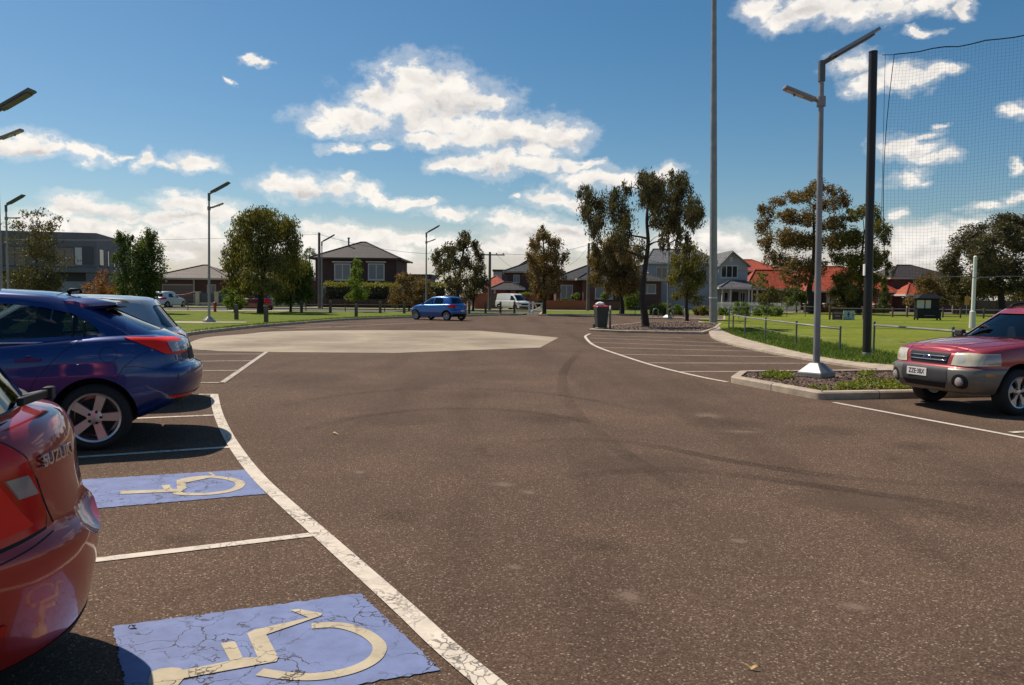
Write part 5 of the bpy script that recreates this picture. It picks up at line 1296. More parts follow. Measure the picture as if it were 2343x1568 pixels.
tree('island_tree', 'shorter drooping olive tree between island tree and steel mast', (1572,731), 52, [(1578,565,22,18),(1556,590,24,24),(1595,592,22,26),(1572,618,36,28),(1545,635,22,26),(1600,640,20,28),(1572,655,34,26),(1590,682,22,14,.7),(1552,678,18,14,.6)], 'olive', 'bark', .13, leaf=.16, weep=.75, dens=.95, trunk=[(1572,732),(1571,700),(1573,650),(1578,580)])
tree('big_gum', 'large open gum with sunlit brown crown behind the lamp post', (1858,720), 78,
 [(1862,428,20,16),(1840,450,26,18),(1800,458,28,16),(1775,475,24,20),(1905,440,20,18),(1925,460,22,22),(1885,470,30,20,.8),(1765,510,22,24),(1805,495,30,20),(1845,500,30,22,.8),(1895,510,30,22,.7),(1758,550,20,28),(1795,545,34,26),(1838,550,34,26),(1880,556,28,24,.8),(1770,590,22,24),(1808,600,30,26),(1850,605,26,22,.6),(1785,630,18,18,.7),(1822,640,26,20,.7),(1895,610,18,22,.6)],
 'brown', 'bark', .38, trunk=[(1858,722),(1856,690),(1852,660),(1860,620),(1862,560),(1862,470)], leaf=.24, weep=.45, dens=1.15, grow=1.08)
tree('big_gum', 'green rounded gum right of the lamp post, behind the black net pole', (1963,722), 76,
 [(1925,510,20,26,.8),(1955,490,22,20),(1990,482,22,18),(2012,505,18,24),(1920,555,24,28),(1950,540,28,28),(1990,530,28,28),(2015,550,18,20,.8),(1930,595,26,26),(1970,590,34,30),(2008,598,22,24),(2035,585,12,18),(2035,615,14,20,.9),(1945,632,28,22),(1985,635,32,24),(2018,640,20,18),(1930,668,22,18),(1962,672,28,20),(1990,670,22,20,.7)],
 'olive', 'bark', .28, leaf=.23, weep=.4, dens=1.15)
tree('park_tree', 'massive dark tree at the far right behind the net', (2290,716), 74,
 [(2300,506,40,18),(2265,525,34,20),(2335,515,30,24),(2235,545,34,22),(2200,575,28,24),(2285,555,44,32),(2335,560,34,34),(2185,605,24,24),(2225,600,40,32),(2280,610,46,32),(2335,615,36,34),(2205,640,30,22),(2250,650,40,24),(2310,655,40,22),(2180,650,14,20)],
 'dark', 'bark', .42, leaf=.24, weep=.3, dens=1.3, grow=1.08)
tree('shrub_tree', 'spindly shrub tree in front of the orange roofed house', (1760,712), 74, [(1748,630,16,12,.8),(1742,648,20,14),(1765,668,22,16,.8),(1745,682,26,14,.9),(1780,684,18,14,.7),(1752,698,24,10,.8)], 'olive', 'bark_grey', .08, leaf=.19, weep=.3, dens=.7)
tree('conifer', 'narrow dark conifer between net pole and orange porch roof', (2022,712), 82, [(2022,645,7,14),(2022,662,10,16),(2022,682,12,18),(2022,700,12,10)], 'deep', 'bark', .08, leaf=.17, weep=.1, dens=1.2)
tree('garden_tree', 'bushy brown garden tree behind the black noticeboard shelter', (2120,712), 84, [(2110,640,22,18),(2135,650,26,24),(2105,668,24,22),(2160,670,24,30),(2150,690,26,18),(2085,690,16,14)], 'brown', 'bark', .12, leaf=.22, weep=.3)
tree('garden_tree', 'grey-green garden tree left of the white goal post', (2190,712), 80, [(2180,650,18,24),(2200,672,20,24),(2178,686,18,16)], 'dark', 'bark', .10, leaf=.22, weep=.4)
tree('garden_tree', 'dark bushy garden tree between the two big gums before the orange roof', (1938,714), 80, [(1925,648,26,20),(1948,660,26,22),(1915,672,24,20),(1945,686,30,20),(1920,698,26,12),(1968,690,16,18)], 'dark', 'bark', .12, leaf=.2, weep=.3)
tree('garden_tree', 'dark garden tree under the left side of the big open gum', (1822,714), 82, [(1815,668,20,16,.9),(1832,680,22,18),(1808,692,18,14)], 'deep', 'bark', .10, leaf=.2, weep=.3)
tree('cabbage_palm', 'spiky palm head above the brown house roof behind the power pole', (706,706), 92, [(708,572,11,8,.9),(718,580,9,7),(700,585,8,10,.8)], 'deep', 'bark', .13, trunk=[(706,706),(707,640),(708,578)], leaf=.45, weep=.2, thin=.12, limbs=False, dens=2.5)
# shrubs and hedges
def shrub(label, px, py, rx, h, Y, kind='bright', name='shrub', leaf=.15, dens=1.0, group=None):
    tree(name, label, (px, py), Y, [(px-rx*.45, py-h*.45, rx*.55, h*.5), (px+rx*.4, py-h*.5, rx*.6, h*.5), (px, py-h*.65, rx*.55, h*.36), (px, py-h*.25, rx*.9, h*.28)], kind, 'bark', .04, leaf=leaf, weep=.1, cat='shrub', dens=dens, group=group)
SG = 'shrubs along the far garden bed'
for label, px, rx, h, kind in [('low green shrub just right of the island tree trunk', 1497, 14, 30, 'bright'), ('leafy green shrub behind the bike hoops', 1522, 18, 34, 'bright'), ('bright green shrub under the drooping olive tree', 1552, 16, 26, 'bright'), ('low olive shrub left of the steel mast', 1603, 20, 26, 'olive'),
   ('olive shrub just right of the steel mast foot', 1655, 16, 24, 'bright'), ('large rounded bright shrub before the white pickets', 1695, 24, 38, 'bright'), ('rounded green shrub between mast and spindly tree', 1742, 20, 28, 'bright'), ('wide green shrub below the spindly tree', 1775, 22, 30, 'bright'), ('leafy shrub by the end of the white fence', 1628, 16, 20, 'olive')]:
    shrub(label, px, 724 if px < 1640 else 727, rx, h, 64, kind, group=SG)
for label, px, rx, h, kind in [('tall bright shrub in the brick house garden', 1445, 22, 48, 'bright'), ('small potted shrub on the orange brick wall', 1385, 12, 18, 'bright'), ('pale green shrub above the brick wall right of the van', 1205, 26, 20, 'bright'), ('yellow-green shrub on the low wall left of the street pole', 1316, 11, 16, 'bright'), ('dark bush at the base of the brick house', 1290, 16, 34, 'deep'), ('leafy bush behind the brick wall by the power pole', 1095, 26, 12, 'bright')]:
    shrub(label, px, 712 - (26 if px in (1385, 1316) else 24 if px == 1205 else 30 if px == 1095 else 0), rx, h, 87, kind, leaf=.2)
def hedge(label, x0, x1, y0, y1, h, topkind=True, name='hedge'):
    root = thing(name, label, 'hedge', ((x0+x1)/2, (y0+y1)/2, .06)); w = (x1-x0)/2; d = (y1-y0)/2
    mb = MB(); mb.box(-w+.25, w-.25, -d+.25, d-.25, 0, h-.3); mb.build('stems', M['bark'], root)
    it = []; tp = []
    for _ in range(int(w*2*(h+d*2)*130)):
        x, z = random.uniform(-w,w), random.uniform(0,h); y = random.choice((-d,-d,d)) + random.gauss(0,.12)
        if random.random() < .35: z = h + random.gauss(0,.12); y = random.uniform(-d,d)
        z += .12*noise.noise(Vector((x*1.3, y, z))); u = rv()*random.uniform(.06,.12); v = u.cross(rv()).normalized()*.05
        (tp if topkind and z > h-.38+.25*noise.noise(Vector((x,3,1))) else it).append((Vector((x,y,z)), u, v, random.random()))
    cards('foliage', it, LEAF['hedge'], root, None)
    if tp: cards('new_growth', tp, LEAF['hedgetop'], root, None)
# ================================================================== buildings
M['brick_brown'] = brick('brown_brick', (.095,.042,.030), (.070,.032,.025), (.10,.075,.06))
M['brick_red'] = brick('red_brown_brick', (.16,.062,.040), (.115,.050,.036), (.16,.12,.10))
M['brick_orange'] = brick('orange_brick', (.40,.095,.042), (.33,.082,.04), (.34,.20,.13))
M['grey_render'] = pm('grey_render', (.165,.165,.165), .85, var=(.5,.12))
M['grey_dark'] = pm('dark_grey_panel', (.075,.078,.082), .6, var=(1,.1))
M['weatherboard'] = pm('pale_weatherboard', (.40,.42,.43), .6, var=(1,.08))
M['tile_grey'] = roof_tile('grey_brown_roof_tile', (.085,.062,.047), (.12,.086,.065))
M['tile_brown'] = roof_tile('dark_brown_roof_tile', (.028,.018,.014), (.042,.027,.02))
M['tile_black'] = roof_tile('charcoal_roof_tile', (.020,.019,.02), (.042,.039,.038))
M['tile_orange'] = roof_tile('orange_roof_tile', (.36,.050,.012), (.46,.075,.019))
M['slate'] = roof_tile('slate_metal_roof', (.09,.09,.095), (.14,.14,.145), colw=.4)
M['pane'] = pane_mat('window_glass'); M['curtain'] = pm('net_curtain', (.22,.22,.21), .35, spec=.8)
M['garage'] = pm('beige_garage_door', (.22,.17,.13), .6, var=(1.2,.08)); M['trim'] = pm('white_trim', (.62,.59,.54), .55)
M['fascia'] = pm('brown_fascia', (.06,.04,.03), .6); M['gutter'] = pm('cream_gutter', (.46,.40,.32), .5)
M['orange_paint'] = pm('orange_roof_paint', (.6,.14,.04), .7)
X_ = lambda px, Y: at(px, 700, Y).x
Z_ = lambda px, py, Y: at(px, py, Y).z
def window(root, x0, x1, z0, z1, y=0, fm='trim', bars=1, glassm='pane', t=.08, face=None):
    """frame standing proud of the wall at local y, panes set back a little inside it"""
    mb = MB(); f = t
    def bx(a0, a1, b0, b1, d=.04):
        if face is None: mb.box(a0, a1, y-d, y+.05, b0, b1)
        else: mb.box(face-.05, face+d, a0, a1, b0, b1)
    bx(x0, x1, z0, z0+f); bx(x0, x1, z1-f, z1); bx(x0, x0+f, z0+f, z1-f); bx(x1-f, x1, z0+f, z1-f)
    for i in range(1, bars+1):
        c = x0 + (x1-x0)*i/(bars+1); bx(c-f*.4, c+f*.4, z0+f, z1-f, .03)
    bx(x0-.06, x1+.06, z0-.07, z0, .10)
    o = mb.build('window', M[fm], root)
    mb = MB()
    if face is None: mb.box(x0+f, x1-f, y-.012, y+.03, z0+f, z1-f)
    else: mb.box(face-.03, face+.012, x0+f, x1-f, z0+f, z1-f)
    mb.build('pane', M[glassm], o); return o
def hip(root, x0, x1, y0, y1, z, h, ov=.5, mt='tile_brown', fas='fascia', ridge=None, name='roof', gable=False):
    x0 -= ov; x1 += ov; y0 -= ov; y1 += ov; d = (y1-y0)/2; w = (x1-x0)
    r = min(d, w/2) if ridge is None else ridge
    if gable: r = 0
    a, b = x0+r, x1-r; yc = (y0+y1)/2; t = .12
    mb = MB()
    vs = [(x0,y0,z),(x1,y0,z),(x1,y1,z),(x0,y1,z),(a,yc,z+h),(b,yc,z+h)]
    lo = [(v[0],v[1],v[2]-t) for v in vs]
    mb.add(vs+lo, [(0,1,5,4),(2,3,4,5),(1,2,5),(3,0,4),(6,10,11,7),(8,11,10,9),(7,11,8),(9,10,6),(0,6,7,1),(1,7,8,2),(2,8,9,3),(3,9,6,0)])
    rf = mb.build(name, M[mt], root)
    mb = MB()
    for p, q in (((x0,y0),(x1,y0)),((x1,y0),(x1,y1)),((x0,y0),(x0,y1))): mb.beam((p[0],p[1],z-.05),(q[0],q[1],z-.05),.14,.2)
    mb.build('gutter', M[fas], rf)
    mb = MB()
    for p, q in ((vs[0],vs[4]),(vs[1],vs[5]),(vs[4],vs[5])):
        if (Vector(p)-Vector(q)).length > .1: mb.tube([Vector(p)+Vector((0,0,.03)),Vector(q)+Vector((0,0,.03))],.09,6)
    mb.build('ridge_cap', M[mt], rf); return rf
def walls(root, x0, x1, y0, y1, z0, z1, mt, name='wall'):
    mb = MB(); mb.box(x0,x1,y0,y1,z0,z1); return mb.build(name, M[mt], root)
def bld(name, label, px, Y, rz=0, cat='house'):
    return thing(name, label, cat, (X_(px, Y), Y, .06), R(rz))
def L(px, root): return X_(px, root.location.y) - root.location.x
def H(py, px, root): return Z_(px, py, root.location.y) - .06

# grey flat-roofed two-storey building
r = bld('grey_building', 'grey flat-roofed two-storey building with dark upper windows at far left', 224, 82, 15, 'building')
walls(r, -30, 0, 0, 17, 6.15, 7.55, 'grey_render', 'parapet'); walls(r, -30, 0, .05, 16.95, 3.9, 6.148, 'grey_render', 'upper_wall')
walls(r, -29.4, -.3, 1.6, 16.5, 0, 3.42, 'grey_dark', 'ground_floor'); walls(r, -30, .02, -.5, 17.02, 3.42, 3.898, 'grey_render', 'floor_slab')
walls(r, -1.0, -.2, -.3, .9, 0, 3.418, 'grey_render', 'pillar'); walls(r, -11.2, -10.6, -.3, .9, 0, 3.418, 'grey_render', 'pillar')
for x0, x1, b in ((-4.0,-2.1,1),(-8.6,-6.6,1),(-13,-10,2),(-18,-15,1),(-24,-20,2)): window(r, x0, x1, 3.95, 6.0, .05, 'grey_dark', b)
mb = MB(); mb.box(-2.05,-1.4,-.02,.04,4.2,6.0); mb.build('panel', M['trim'], r)
mb = MB(); mb.box(-1.35,-.35,-.03,.04,4.3,6.05); mb.build('panel', M['grey_dark'], r)
mb = MB(); mb.box(-4.2,-1.4,1.5,1.58,.0,2.5); mb.build('garage_door', M['weatherboard'], r)
for y0, y1 in ((1.0,3.0),(4.6,5.5),(7.4,8.3),(9.6,10.4),(11.8,12.7)): window(r, y0, y1, 4.2, 6.0, 0, 'grey_dark', 0, face=0.0)
# tiled bungalow
r = bld('tiled_bungalow', 'low brick bungalow with grey-brown tiled roof and beige garage door', 440, 89)
a, b = L(352,r), L(520,r)
walls(r, a, b, 0, 9, 0, 3.0, 'brick_red'); hip(r, a, b, 0, 9, 3.05, 1.65, .7, 'tile_grey', 'gutter', ridge=4.6)
c0, c1 = L(470,r), L(660,r); walls(r, c0, c1, 1.6, 13, 0, 3.15, 'brick_red', 'wing_wall'); hip(r, c0, c1, 1.6, 13, 3.2, 2.9, .7, 'tile_grey', 'gutter', ridge=5.2, name='wing_roof')
mb = MB(); mb.box(L(374,r), L(443,r), -.03, .06, 0, 2.25); g = mb.build('garage_door', M['garage'], r)
mb = MB()
for i in range(1,5): mb.box(L(374,r), L(443,r), -.045, -.03, i*.45-.012, i*.45+.012)
mb.build('door_rib', M['fascia'], g)
mb = MB(); mb.box(L(372,r),L(374,r),-.06,.05,0,2.4); mb.box(L(443,r),L(445,r),-.06,.05,0,2.4); mb.box(L(374,r),L(443,r),-.06,.05,2.25,2.4); mb.build('garage_frame', M['gutter'], r)
mb = MB(); mb.tube([(L(448.5,r),-.5,0),(L(448.5,r),-.5,3.0)],.09,8); mb.build('porch_post', M['gutter'], r)
window(r, L(474,r), L(495,r), .7, 2.4, 0, 'gutter', 1, t=.12); 
mb = MB(); mb.box(L(382,r)-.1,L(382,r)+.1,-.15,0,2.62,2.85); mb.build('wall_lamp', M['trim'], r)
# its front fence
r = bld('pillar_fence', 'low rendered fence with cream pillars and dark panels before the tiled bungalow', 520, 84.2, 0, 'fence')
for px in (453.5, 497, 548, 600, 652, 694):
    mb = MB(); x = L(px,r); mb.box(x-.22,x+.22,-.22,.22,0,1.5); mb.box(x-.27,x+.27,-.27,.27,1.5,1.58); mb.build('pillar', M['cream'], r)
mb = MB(); mb.box(L(453.5,r)+.23,L(694,r)-.23,-.1,.1,0,.42); mb.build('plinth', M['cream'], r)
for p0, p1 in ((453.5,497),(497,548),(548,600),(600,652),(652,694)):
    mb = MB(); mb.box(L(p0,r)+.23,L(p1,r)-.23,-.04,.04,.43,1.4); mb.build('panel', M['grey_dark'], r)
mb = MB(); r2_ = thing('bunting', 'string of small red flags across the bungalow driveway', 'bunting', (X_(410,84.2),84.2,0))
pA, pB = X_(372,84.2)-r2_.location.x, X_(448,84.2)-r2_.location.x
P = [Vector((pA+(pB-pA)*i/12, -.2, 1.62-.35*math.sin(math.pi*i/12))) for i in range(13)]
mb.tube(P,.012,4); mb.build('cord', M['trim'], r2_); mb = MB()
for i in range(12):
    p = P[i].lerp(P[i+1],.5); mb.add([(p.x-.12,p.y,p.z),(p.x+.12,p.y,p.z),(p.x,p.y+.03,p.z-.28)],[(0,1,2)])
mb.build('flags', pm('red_flag',(.5,.03,.03),.7), r2_)
# white rendered wall piece behind the round tree
r = bld('white_garage', 'white roller-door garage glimpsed under the round tree crown', 625, 90, 0, 'garage')
walls(r, -1.6, 1.7, 0, 5, 0, 2.6, 'cream'); hip(r, -1.6, 1.7, 0, 5, 2.65, .5, .2, 'tile_grey', 'gutter'); mb = MB(); mb.box(-1.3,1.4,-.03,.05,0,2.2); mb.build('roller_door', M['trim'], r)
# brown two-storey brick house
r = bld('brick_house', 'dark brown two-storey brick house with hip roof and two white-framed windows', 808, 91)
a, b = L(722,r), L(906,r)
walls(r, a, b, 0, 9.5, 0, 5.5, 'brick_brown'); rf = hip(r, a, b, 0, 9.5, 5.62, 2.15, .6, 'tile_brown', 'fascia', ridge=5.0)
mb = MB(); x = L(785,r); mb.tube([(x,3.2,6.6),(x,3.2,8.1)],.1,8); mb.lathe([(.16,8.1),(.16,8.2),(0,8.25)],10,'z',(x,3.2,0)); mb.build('flue', M['galv_dark'], rf)
for p0, p1 in ((765,803),(842,880)):
    w_ = window(r, L(p0,r), L(p1,r), H(641,p0,r), H(603,p0,r), 0, 'trim', 1, 'curtain', t=.13)
    mb = MB(); mb.box(L(p0,r)-.2,L(p1,r)+.2,-.28,.02,H(601,p0,r),H(598,p0,r)); mb.build('window_hood', M['trim'], w_)
for p0, p1 in ((738,760),(865,900)): window(r, L(p0,r), L(p1,r), .9, 2.3, 0, 'trim', 1)
mb = MB(); mb.tube([(b+.02,-.1,0),(b+.02,-.1,5.4)],.05,6); mb.build('downpipe', M['fascia'], r)
hedge('clipped hedge with yellow-green top in front of the brown brick house', X_(742,85.5), X_(917,85.5), 85.0, 86.3, 2.55)
hedge('clipped hedge piece with yellow-green top right of the shrub tree', X_(976,85.5), X_(1022,85.5), 85.0, 86.3, 2.6)
r = bld('brick_fence', 'low dark brown brick fence in front of the clipped hedge', 880, 84.3, 0, 'fence')
mb = MB(); mb.box(L(742,r),L(1060,r),-.12,.12,0,.85); mb.box(L(742,r),L(1060,r),-.15,.15,.85,.93); mb.build('wall', M['brick_brown'], r)
for px in (744,790,838,886,934,982,1030):
    mb = MB(); x = L(px,r); mb.box(x-.22,x+.22,-.2,.2,0,1.05); mb.build('pier', M['brick_brown'], r)
# far roofs between the trees
r = bld('far_building', 'distant low dark-roofed building right of the brown brick house', 944, 140, 0, 'building')
walls(r, L(902,r), L(986,r), 0, 8, 0, 4.3, 'grey_render'); mb = MB(); mb.box(L(900,r),L(988,r),-.6,8.6,4.32,5.1); mb.build('roof', M['tile_black'], r); window(r, L(930,r), L(960,r), 1.4, 3.2, 0, 'trim', 2)
r = bld('far_house', 'distant pale two-storey house above the orange porch roof', 1140, 125, 0)
walls(r, L(1128,r), L(1148,r), 0, 8, 0, 5.3, 'weatherboard'); walls(r, L(1148.2,r), L(1172,r), .3, 8, 0, 5.1, 'grey_dark', 'wing'); mb = MB(); mb.box(L(1126,r),L(1174,r),-.4,8.3,5.32,5.6); mb.build('roof', M['tile_black'], r); window(r, L(1131,r), L(1141,r), 3.0, 4.6, 0, 'trim', 1)
# two-storey brick house
r = bld('brick_house', 'two-storey tan brick house with dark hip roof behind the white van', 1210, 100)
a, b = L(1160,r), L(1282,r)
walls(r, a, b, 0, 10, 0, 4.45, 'brick_red'); hip(r, a, b, 0, 10, 4.55, 1.85, .55, 'tile_black', 'gutter', ridge=4.6)
window(r, L(1174,r), L(1188,r), H(647,1180,r), H(629,1180,r), 0, 'trim', 1, 'curtain'); window(r, L(1222,r), L(1238,r), H(647,1180,r), H(629,1180,r), 0, 'trim', 1, 'curtain')
hip(r, L(1128,r), L(1194,r), -3.4, -.05, H(661,1150,r), .75, .3, 'tile_black', 'trim', ridge=1.6, name='porch_roof')
walls(r, L(1168,r), L(1180,r), -3.2, -2.6, 0, H(662,1150,r), 'brick_orange', 'porch_pier'); walls(r, L(1131,r), L(1135,r), -3.2, -2.8, 0, H(662,1150,r), 'trim', 'porch_post')
window(r, L(1140,r), L(1163,r), .5, 2.0, 0, 'fascia', 1) if False else None
r = bld('orange_roof_house', 'small house with bright orange tiled roof behind the power pole', 1132, 108)
walls(r, L(1104,r), L(1160,r), 0, 7, 0, H(660,1130,r), 'brick_orange'); hip(r, L(1104,r), L(1160,r), 0, 7, H(658,1130,r), H(630,1130,r)-H(658,1130,r), .5, 'tile_orange', 'trim'); window(r, L(1112,r), L(1124,r), .8, 1.8, 0, 'trim', 1)
# orange brick walls
def wallthing(label, p0, p1, Y, z, mt='brick_orange', cap='brick_orange'):
    r = bld('brick_wall', label, (p0+p1)/2, Y, 0, 'wall'); mb = MB(); mb.box(L(p0,r),L(p1,r),-.12,.12,0,z); mb.build('wall', M[mt], r)
    mb = MB(); mb.box(L(p0,r)-.04,L(p1,r)+.04,-.16,.16,z,z+.07); mb.build('coping', M[cap], r); return r
wallthing('tall orange brick wall panel left of the white van', 1086, 1120, 86, 1.6)
wallthing('tall orange brick wall behind the white van', 1172, 1231, 86, 1.6)
wallthing('short orange brick wall seen through the twin-stemmed tree', 1046, 1068, 86, 1.2)
wallthing('long low orange brick wall right of the white gate', 1250, 1344, 84.4, .95)
wallthing('low brown brick wall behind the rubbish bin', 1347, 1420, 84.4, .85, 'brick_red', 'brick_red')
r = bld('timber_gate', 'dark timber side gate between the two tall orange brick walls', 1134, 86, 0, 'gate')
mb = MB(); mb.box(L(1121,r),L(1150,r),-.05,.05,.05,1.7); mb.build('boards', M['timber'], r); mb = MB(); mb.box(L(1121,r),L(1150,r),-.08,-.052,1.3,1.42); mb.box(L(1121,r),L(1150,r),-.08,-.052,.3,.42); mb.build('rail', M['timber'], r)
# single storey brick house
r = bld('brick_house', 'single-storey brown brick house with wide charcoal tiled roof behind the island tree', 1395, 93)
a, b = L(1272,r), L(1512,r)
walls(r, a, b, 0, 11, 0, 3.35, 'brick_red'); hip(r, a, b, 0, 11, 3.5, 2.0, .6, 'tile_black', 'gutter', ridge=5.2)
hip(r, L(1325,r), L(1412,r), -2.6, 4, 3.5, 1.5, .5, 'tile_black', 'gutter', ridge=2.6, name='bay_roof'); walls(r, L(1330,r), L(1407,r), -2.4, -.02, 0, 3.36, 'brick_red', 'bay_wall')
window(r, L(1356,r), L(1396,r), H(684,1370,r), H(652,1370,r), -2.4, 'trim', 1, 'curtain', t=.11); window(r, L(1462,r), L(1500,r), H(672,1480,r), H(650,1480,r), 0, 'trim', 1, 'curtain')
window(r, L(1282,r), L(1310,r), H(690,1290,r), H(652,1290,r), 0, 'trim', 1, 'curtain')
# pale weatherboard house
r = bld('weatherboard_house', 'pale two-storey weatherboard house with front gable and dark porch roof', 1600, 97)
a, b = L(1482,r), L(1640,r)
walls(r, a, b, 0, 11, 0, 5.6, 'weatherboard'); hip(r, a, b, 0, 11, 5.7, 2.0, .5, 'slate', 'trim', ridge=2.0)
g0, g1 = L(1636,r), L(1702,r); zc = H(575,1661,r); ze = H(606,1700,r); xc = L(1664,r)
mb = MB(); mb.add([(g0,-1.2,0),(g1,-1.2,0),(g1,-1.2,ze),(xc,-1.2,zc-.15),(g0,-1.2,ze),(g0,9,0),(g1,9,0),(g1,9,ze),(xc,9,zc-.15),(g0,9,ze)], [(0,1,2,3,4),(9,8,7,6,5),(0,5,6,1),(1,6,7,2),(4,9,5,0)]); mb.build('gable_wall', M['weatherboard'], r)
mb = MB()
for sg, xe in ((-1,g0),(1,g1)):
    d = Vector((xe-xc,0,ze-zc)); e = Vector((xc,0,zc)) + d*1.12; t = Vector((0,0,-.14))
    q = [Vector((xc,-1.7,zc)),Vector((e.x,-1.7,e.z)),Vector((e.x,9.4,e.z)),Vector((xc,9.4,zc))]; mb.add(q+[p+t for p in q],[(0,1,2,3),(7,6,5,4),(0,4,5,1),(1,5,6,2),(2,6,7,3),(3,7,4,0)])
gr2 = mb.build('gable_roof', M['slate'], r)
mb = MB()
for sg, xe in ((-1,g0),(1,g1)):
    d = Vector((xe-xc,0,ze-zc)); e = Vector((xc,-1.74,zc-.12)) + d*1.12; mb.beam((xc,-1.74,zc-.12), e, .05, .24, (0,1,0))
mb.build('barge_board', M['trim'], gr2)
mb = MB(); mb.box(xc-.2,xc+.2,-1.25,-1.15,zc-1.35,zc-.75); mb.build('gable_vent', M['trim'], r)
window(r, L(1641,r), L(1680,r), H(637,1660,r), H(608,1660,r), -1.2, 'trim', 2, t=.13)
window(r, L(1545,r), L(1580,r), H(640,1560,r), H(612,1560,r), 0, 'trim', 2); window(r, L(1500,r), L(1525,r), H(640,1560,r), H(612,1560,r), 0, 'trim', 1)
hip(r, L(1628,r), L(1712,r), -4.2, -1.25, H(660,1670,r), .85, .25, 'slate', 'trim', ridge=1.6, name='porch_roof')
for px in (1632, 1650, 1690, 1697, 1708):
    mb = MB(); x = L(px,r); mb.box(x-.09,x+.09,-4.1,-3.92,0,H(661,1670,r)); mb.build('porch_post', M['trim'], r)
mb = MB(); mb.box(L(1668,r),L(1682,r),-1.26,-1.18,.1,2.2); mb.build('front_door', M['fascia'], r); window(r, L(1640,r), L(1660,r), .6, 2.2, -1.2, 'trim', 1); window(r, L(1686,r), L(1698,r), .6, 2.2, -1.2, 'trim', 1)
# picket fences
def picket(label, p0, p1, Y, h=1.05):
    r = bld('picket_fence', label, (p0+p1)/2, Y, 0, 'fence'); mb = MB(); x = L(p0,r)
    while x < L(p1,r): mb.add([(x-.04,-.02,.08),(x+.04,-.02,.08),(x+.04,-.02,h-.06),(x,-.02,h),(x-.04,-.02,h-.06),(x-.04,.02,.08),(x+.04,.02,.08),(x+.04,.02,h-.06),(x,.02,h),(x-.04,.02,h-.06)],[(0,1,2,3,4),(9,8,7,6,5),(0,5,6,1),(1,6,7,2),(2,7,8,3),(3,8,9,4),(4,9,5,0)]); x += .13
    mb.build('pickets', M['white'], r); mb = MB(); mb.box(L(p0,r),L(p1,r),.022,.07,.3,.38); mb.box(L(p0,r),L(p1,r),.022,.07,h-.3,h-.22); mb.build('rail', M['white'], r)
picket('white picket fence before the weatherboard house porch', 1640, 1700, 85); picket('white picket fence beside the spindly shrub tree', 1790, 1832, 85, 1.2); picket('white picket fence behind the large rounded shrub', 1704, 1786, 85.4, 1.0)
# orange roofed houses
r = bld('orange_roof_house', 'two-storey house with orange tiled roofs left of the big open gum', 1735, 104)
a, b = L(1672,r), L(1798,r); ze = H(620,1735,r)
walls(r, a, b, 3, 12, 0, ze, 'brick_red'); hip(r, a, b, 3, 12, ze+.05, H(590,1735,r)-ze, .6, 'tile_orange', 'trim', ridge=3.0)
walls(r, L(1700,r), L(1822,r), -2, 2.95, 0, H(664,1735,r), 'brick_red', 'front_wall'); hip(r, L(1700,r), L(1822,r), -2, 2.95, H(662,1735,r), H(618,1735,r)-H(662,1735,r), .6, 'tile_orange', 'trim', ridge=2.2, name='front_roof')
for p0, p1 in ((1722,1745),(1768,1795)): window(r, L(p0,r), L(p1,r), .8, 2.1, -2, 'trim', 1)
window(r, L(1735,r), L(1760,r), ze-1.5, ze-.3, 3, 'trim', 1)
r = bld('orange_roof_house', 'wide brown brick house with orange tiled roof behind the two big gums', 1910, 100)
ze = H(668,1900,r); walls(r, L(1818,r), L(2010,r), 0, 10, 0, ze, 'brick_brown'); hip(r, L(1818,r), L(2010,r), 0, 10, ze+.05, H(608,1900,r)-ze, .6, 'tile_orange', 'gutter', ridge=3.2)
hip(r, L(1828,r), L(1878,r), -3, 2, ze+.04, 1.7, .5, 'tile_orange', 'gutter', ridge=1.8, name='porch_roof'); hip(r, L(1972,r), L(2020,r), -3, 2, ze+.04, 1.5, .4, 'tile_orange', 'gutter', ridge=1.8, name='bay_roof')
for px in (1832,1850,1874): 
    mb = MB(); x = L(px,r); mb.box(x-.16,x+.16,-2.9,-2.6,0,ze-.05); mb.build('porch_post', M['cream'], r)
walls(r, L(1975,r), L(2017,r), -2.8, -.02, 0, ze, 'brick_orange', 'bay_wall')
for p0, p1 in ((1890,1915),(1930,1955)): window(r, L(p0,r), L(p1,r), .8, 2.1, 0, 'trim', 1)
window(r, L(1985,r), L(2008,r), .7, 2.0, -2.8, 'trim', 1)
# dark roofed house at right
r = bld('brick_house', 'wide brick house with dark brown roof and small orange porch roof behind the net', 2105, 98)
ze = H(637,2100,r); walls(r, L(2042,r), L(2178,r), 0, 10, 0, ze-.08, 'brick_red'); hip(r, L(2042,r), L(2178,r), 0, 10, ze, H(604,2100,r)-ze, .6, 'tile_brown', 'gutter', ridge=3.4)
zq = H(675,2060,r); hip(r, L(2040,r), L(2078,r), -4, -.05, zq, H(649,2060,r)-zq, .5, 'tile_orange', 'trim', ridge=1.6, name='porch_roof')
for px in (2043,2060,2077):
    mb = MB(); x = L(px,r); mb.box(x-.14,x+.14,-3.9,-3.6,0,zq-.12); mb.build('porch_post', M['cream'], r)
for p0, p1 in ((2085,2110),(2125,2150)): window(r, L(p0,r), L(p1,r), ze-1.9, ze-.6, 0, 'trim', 1); 
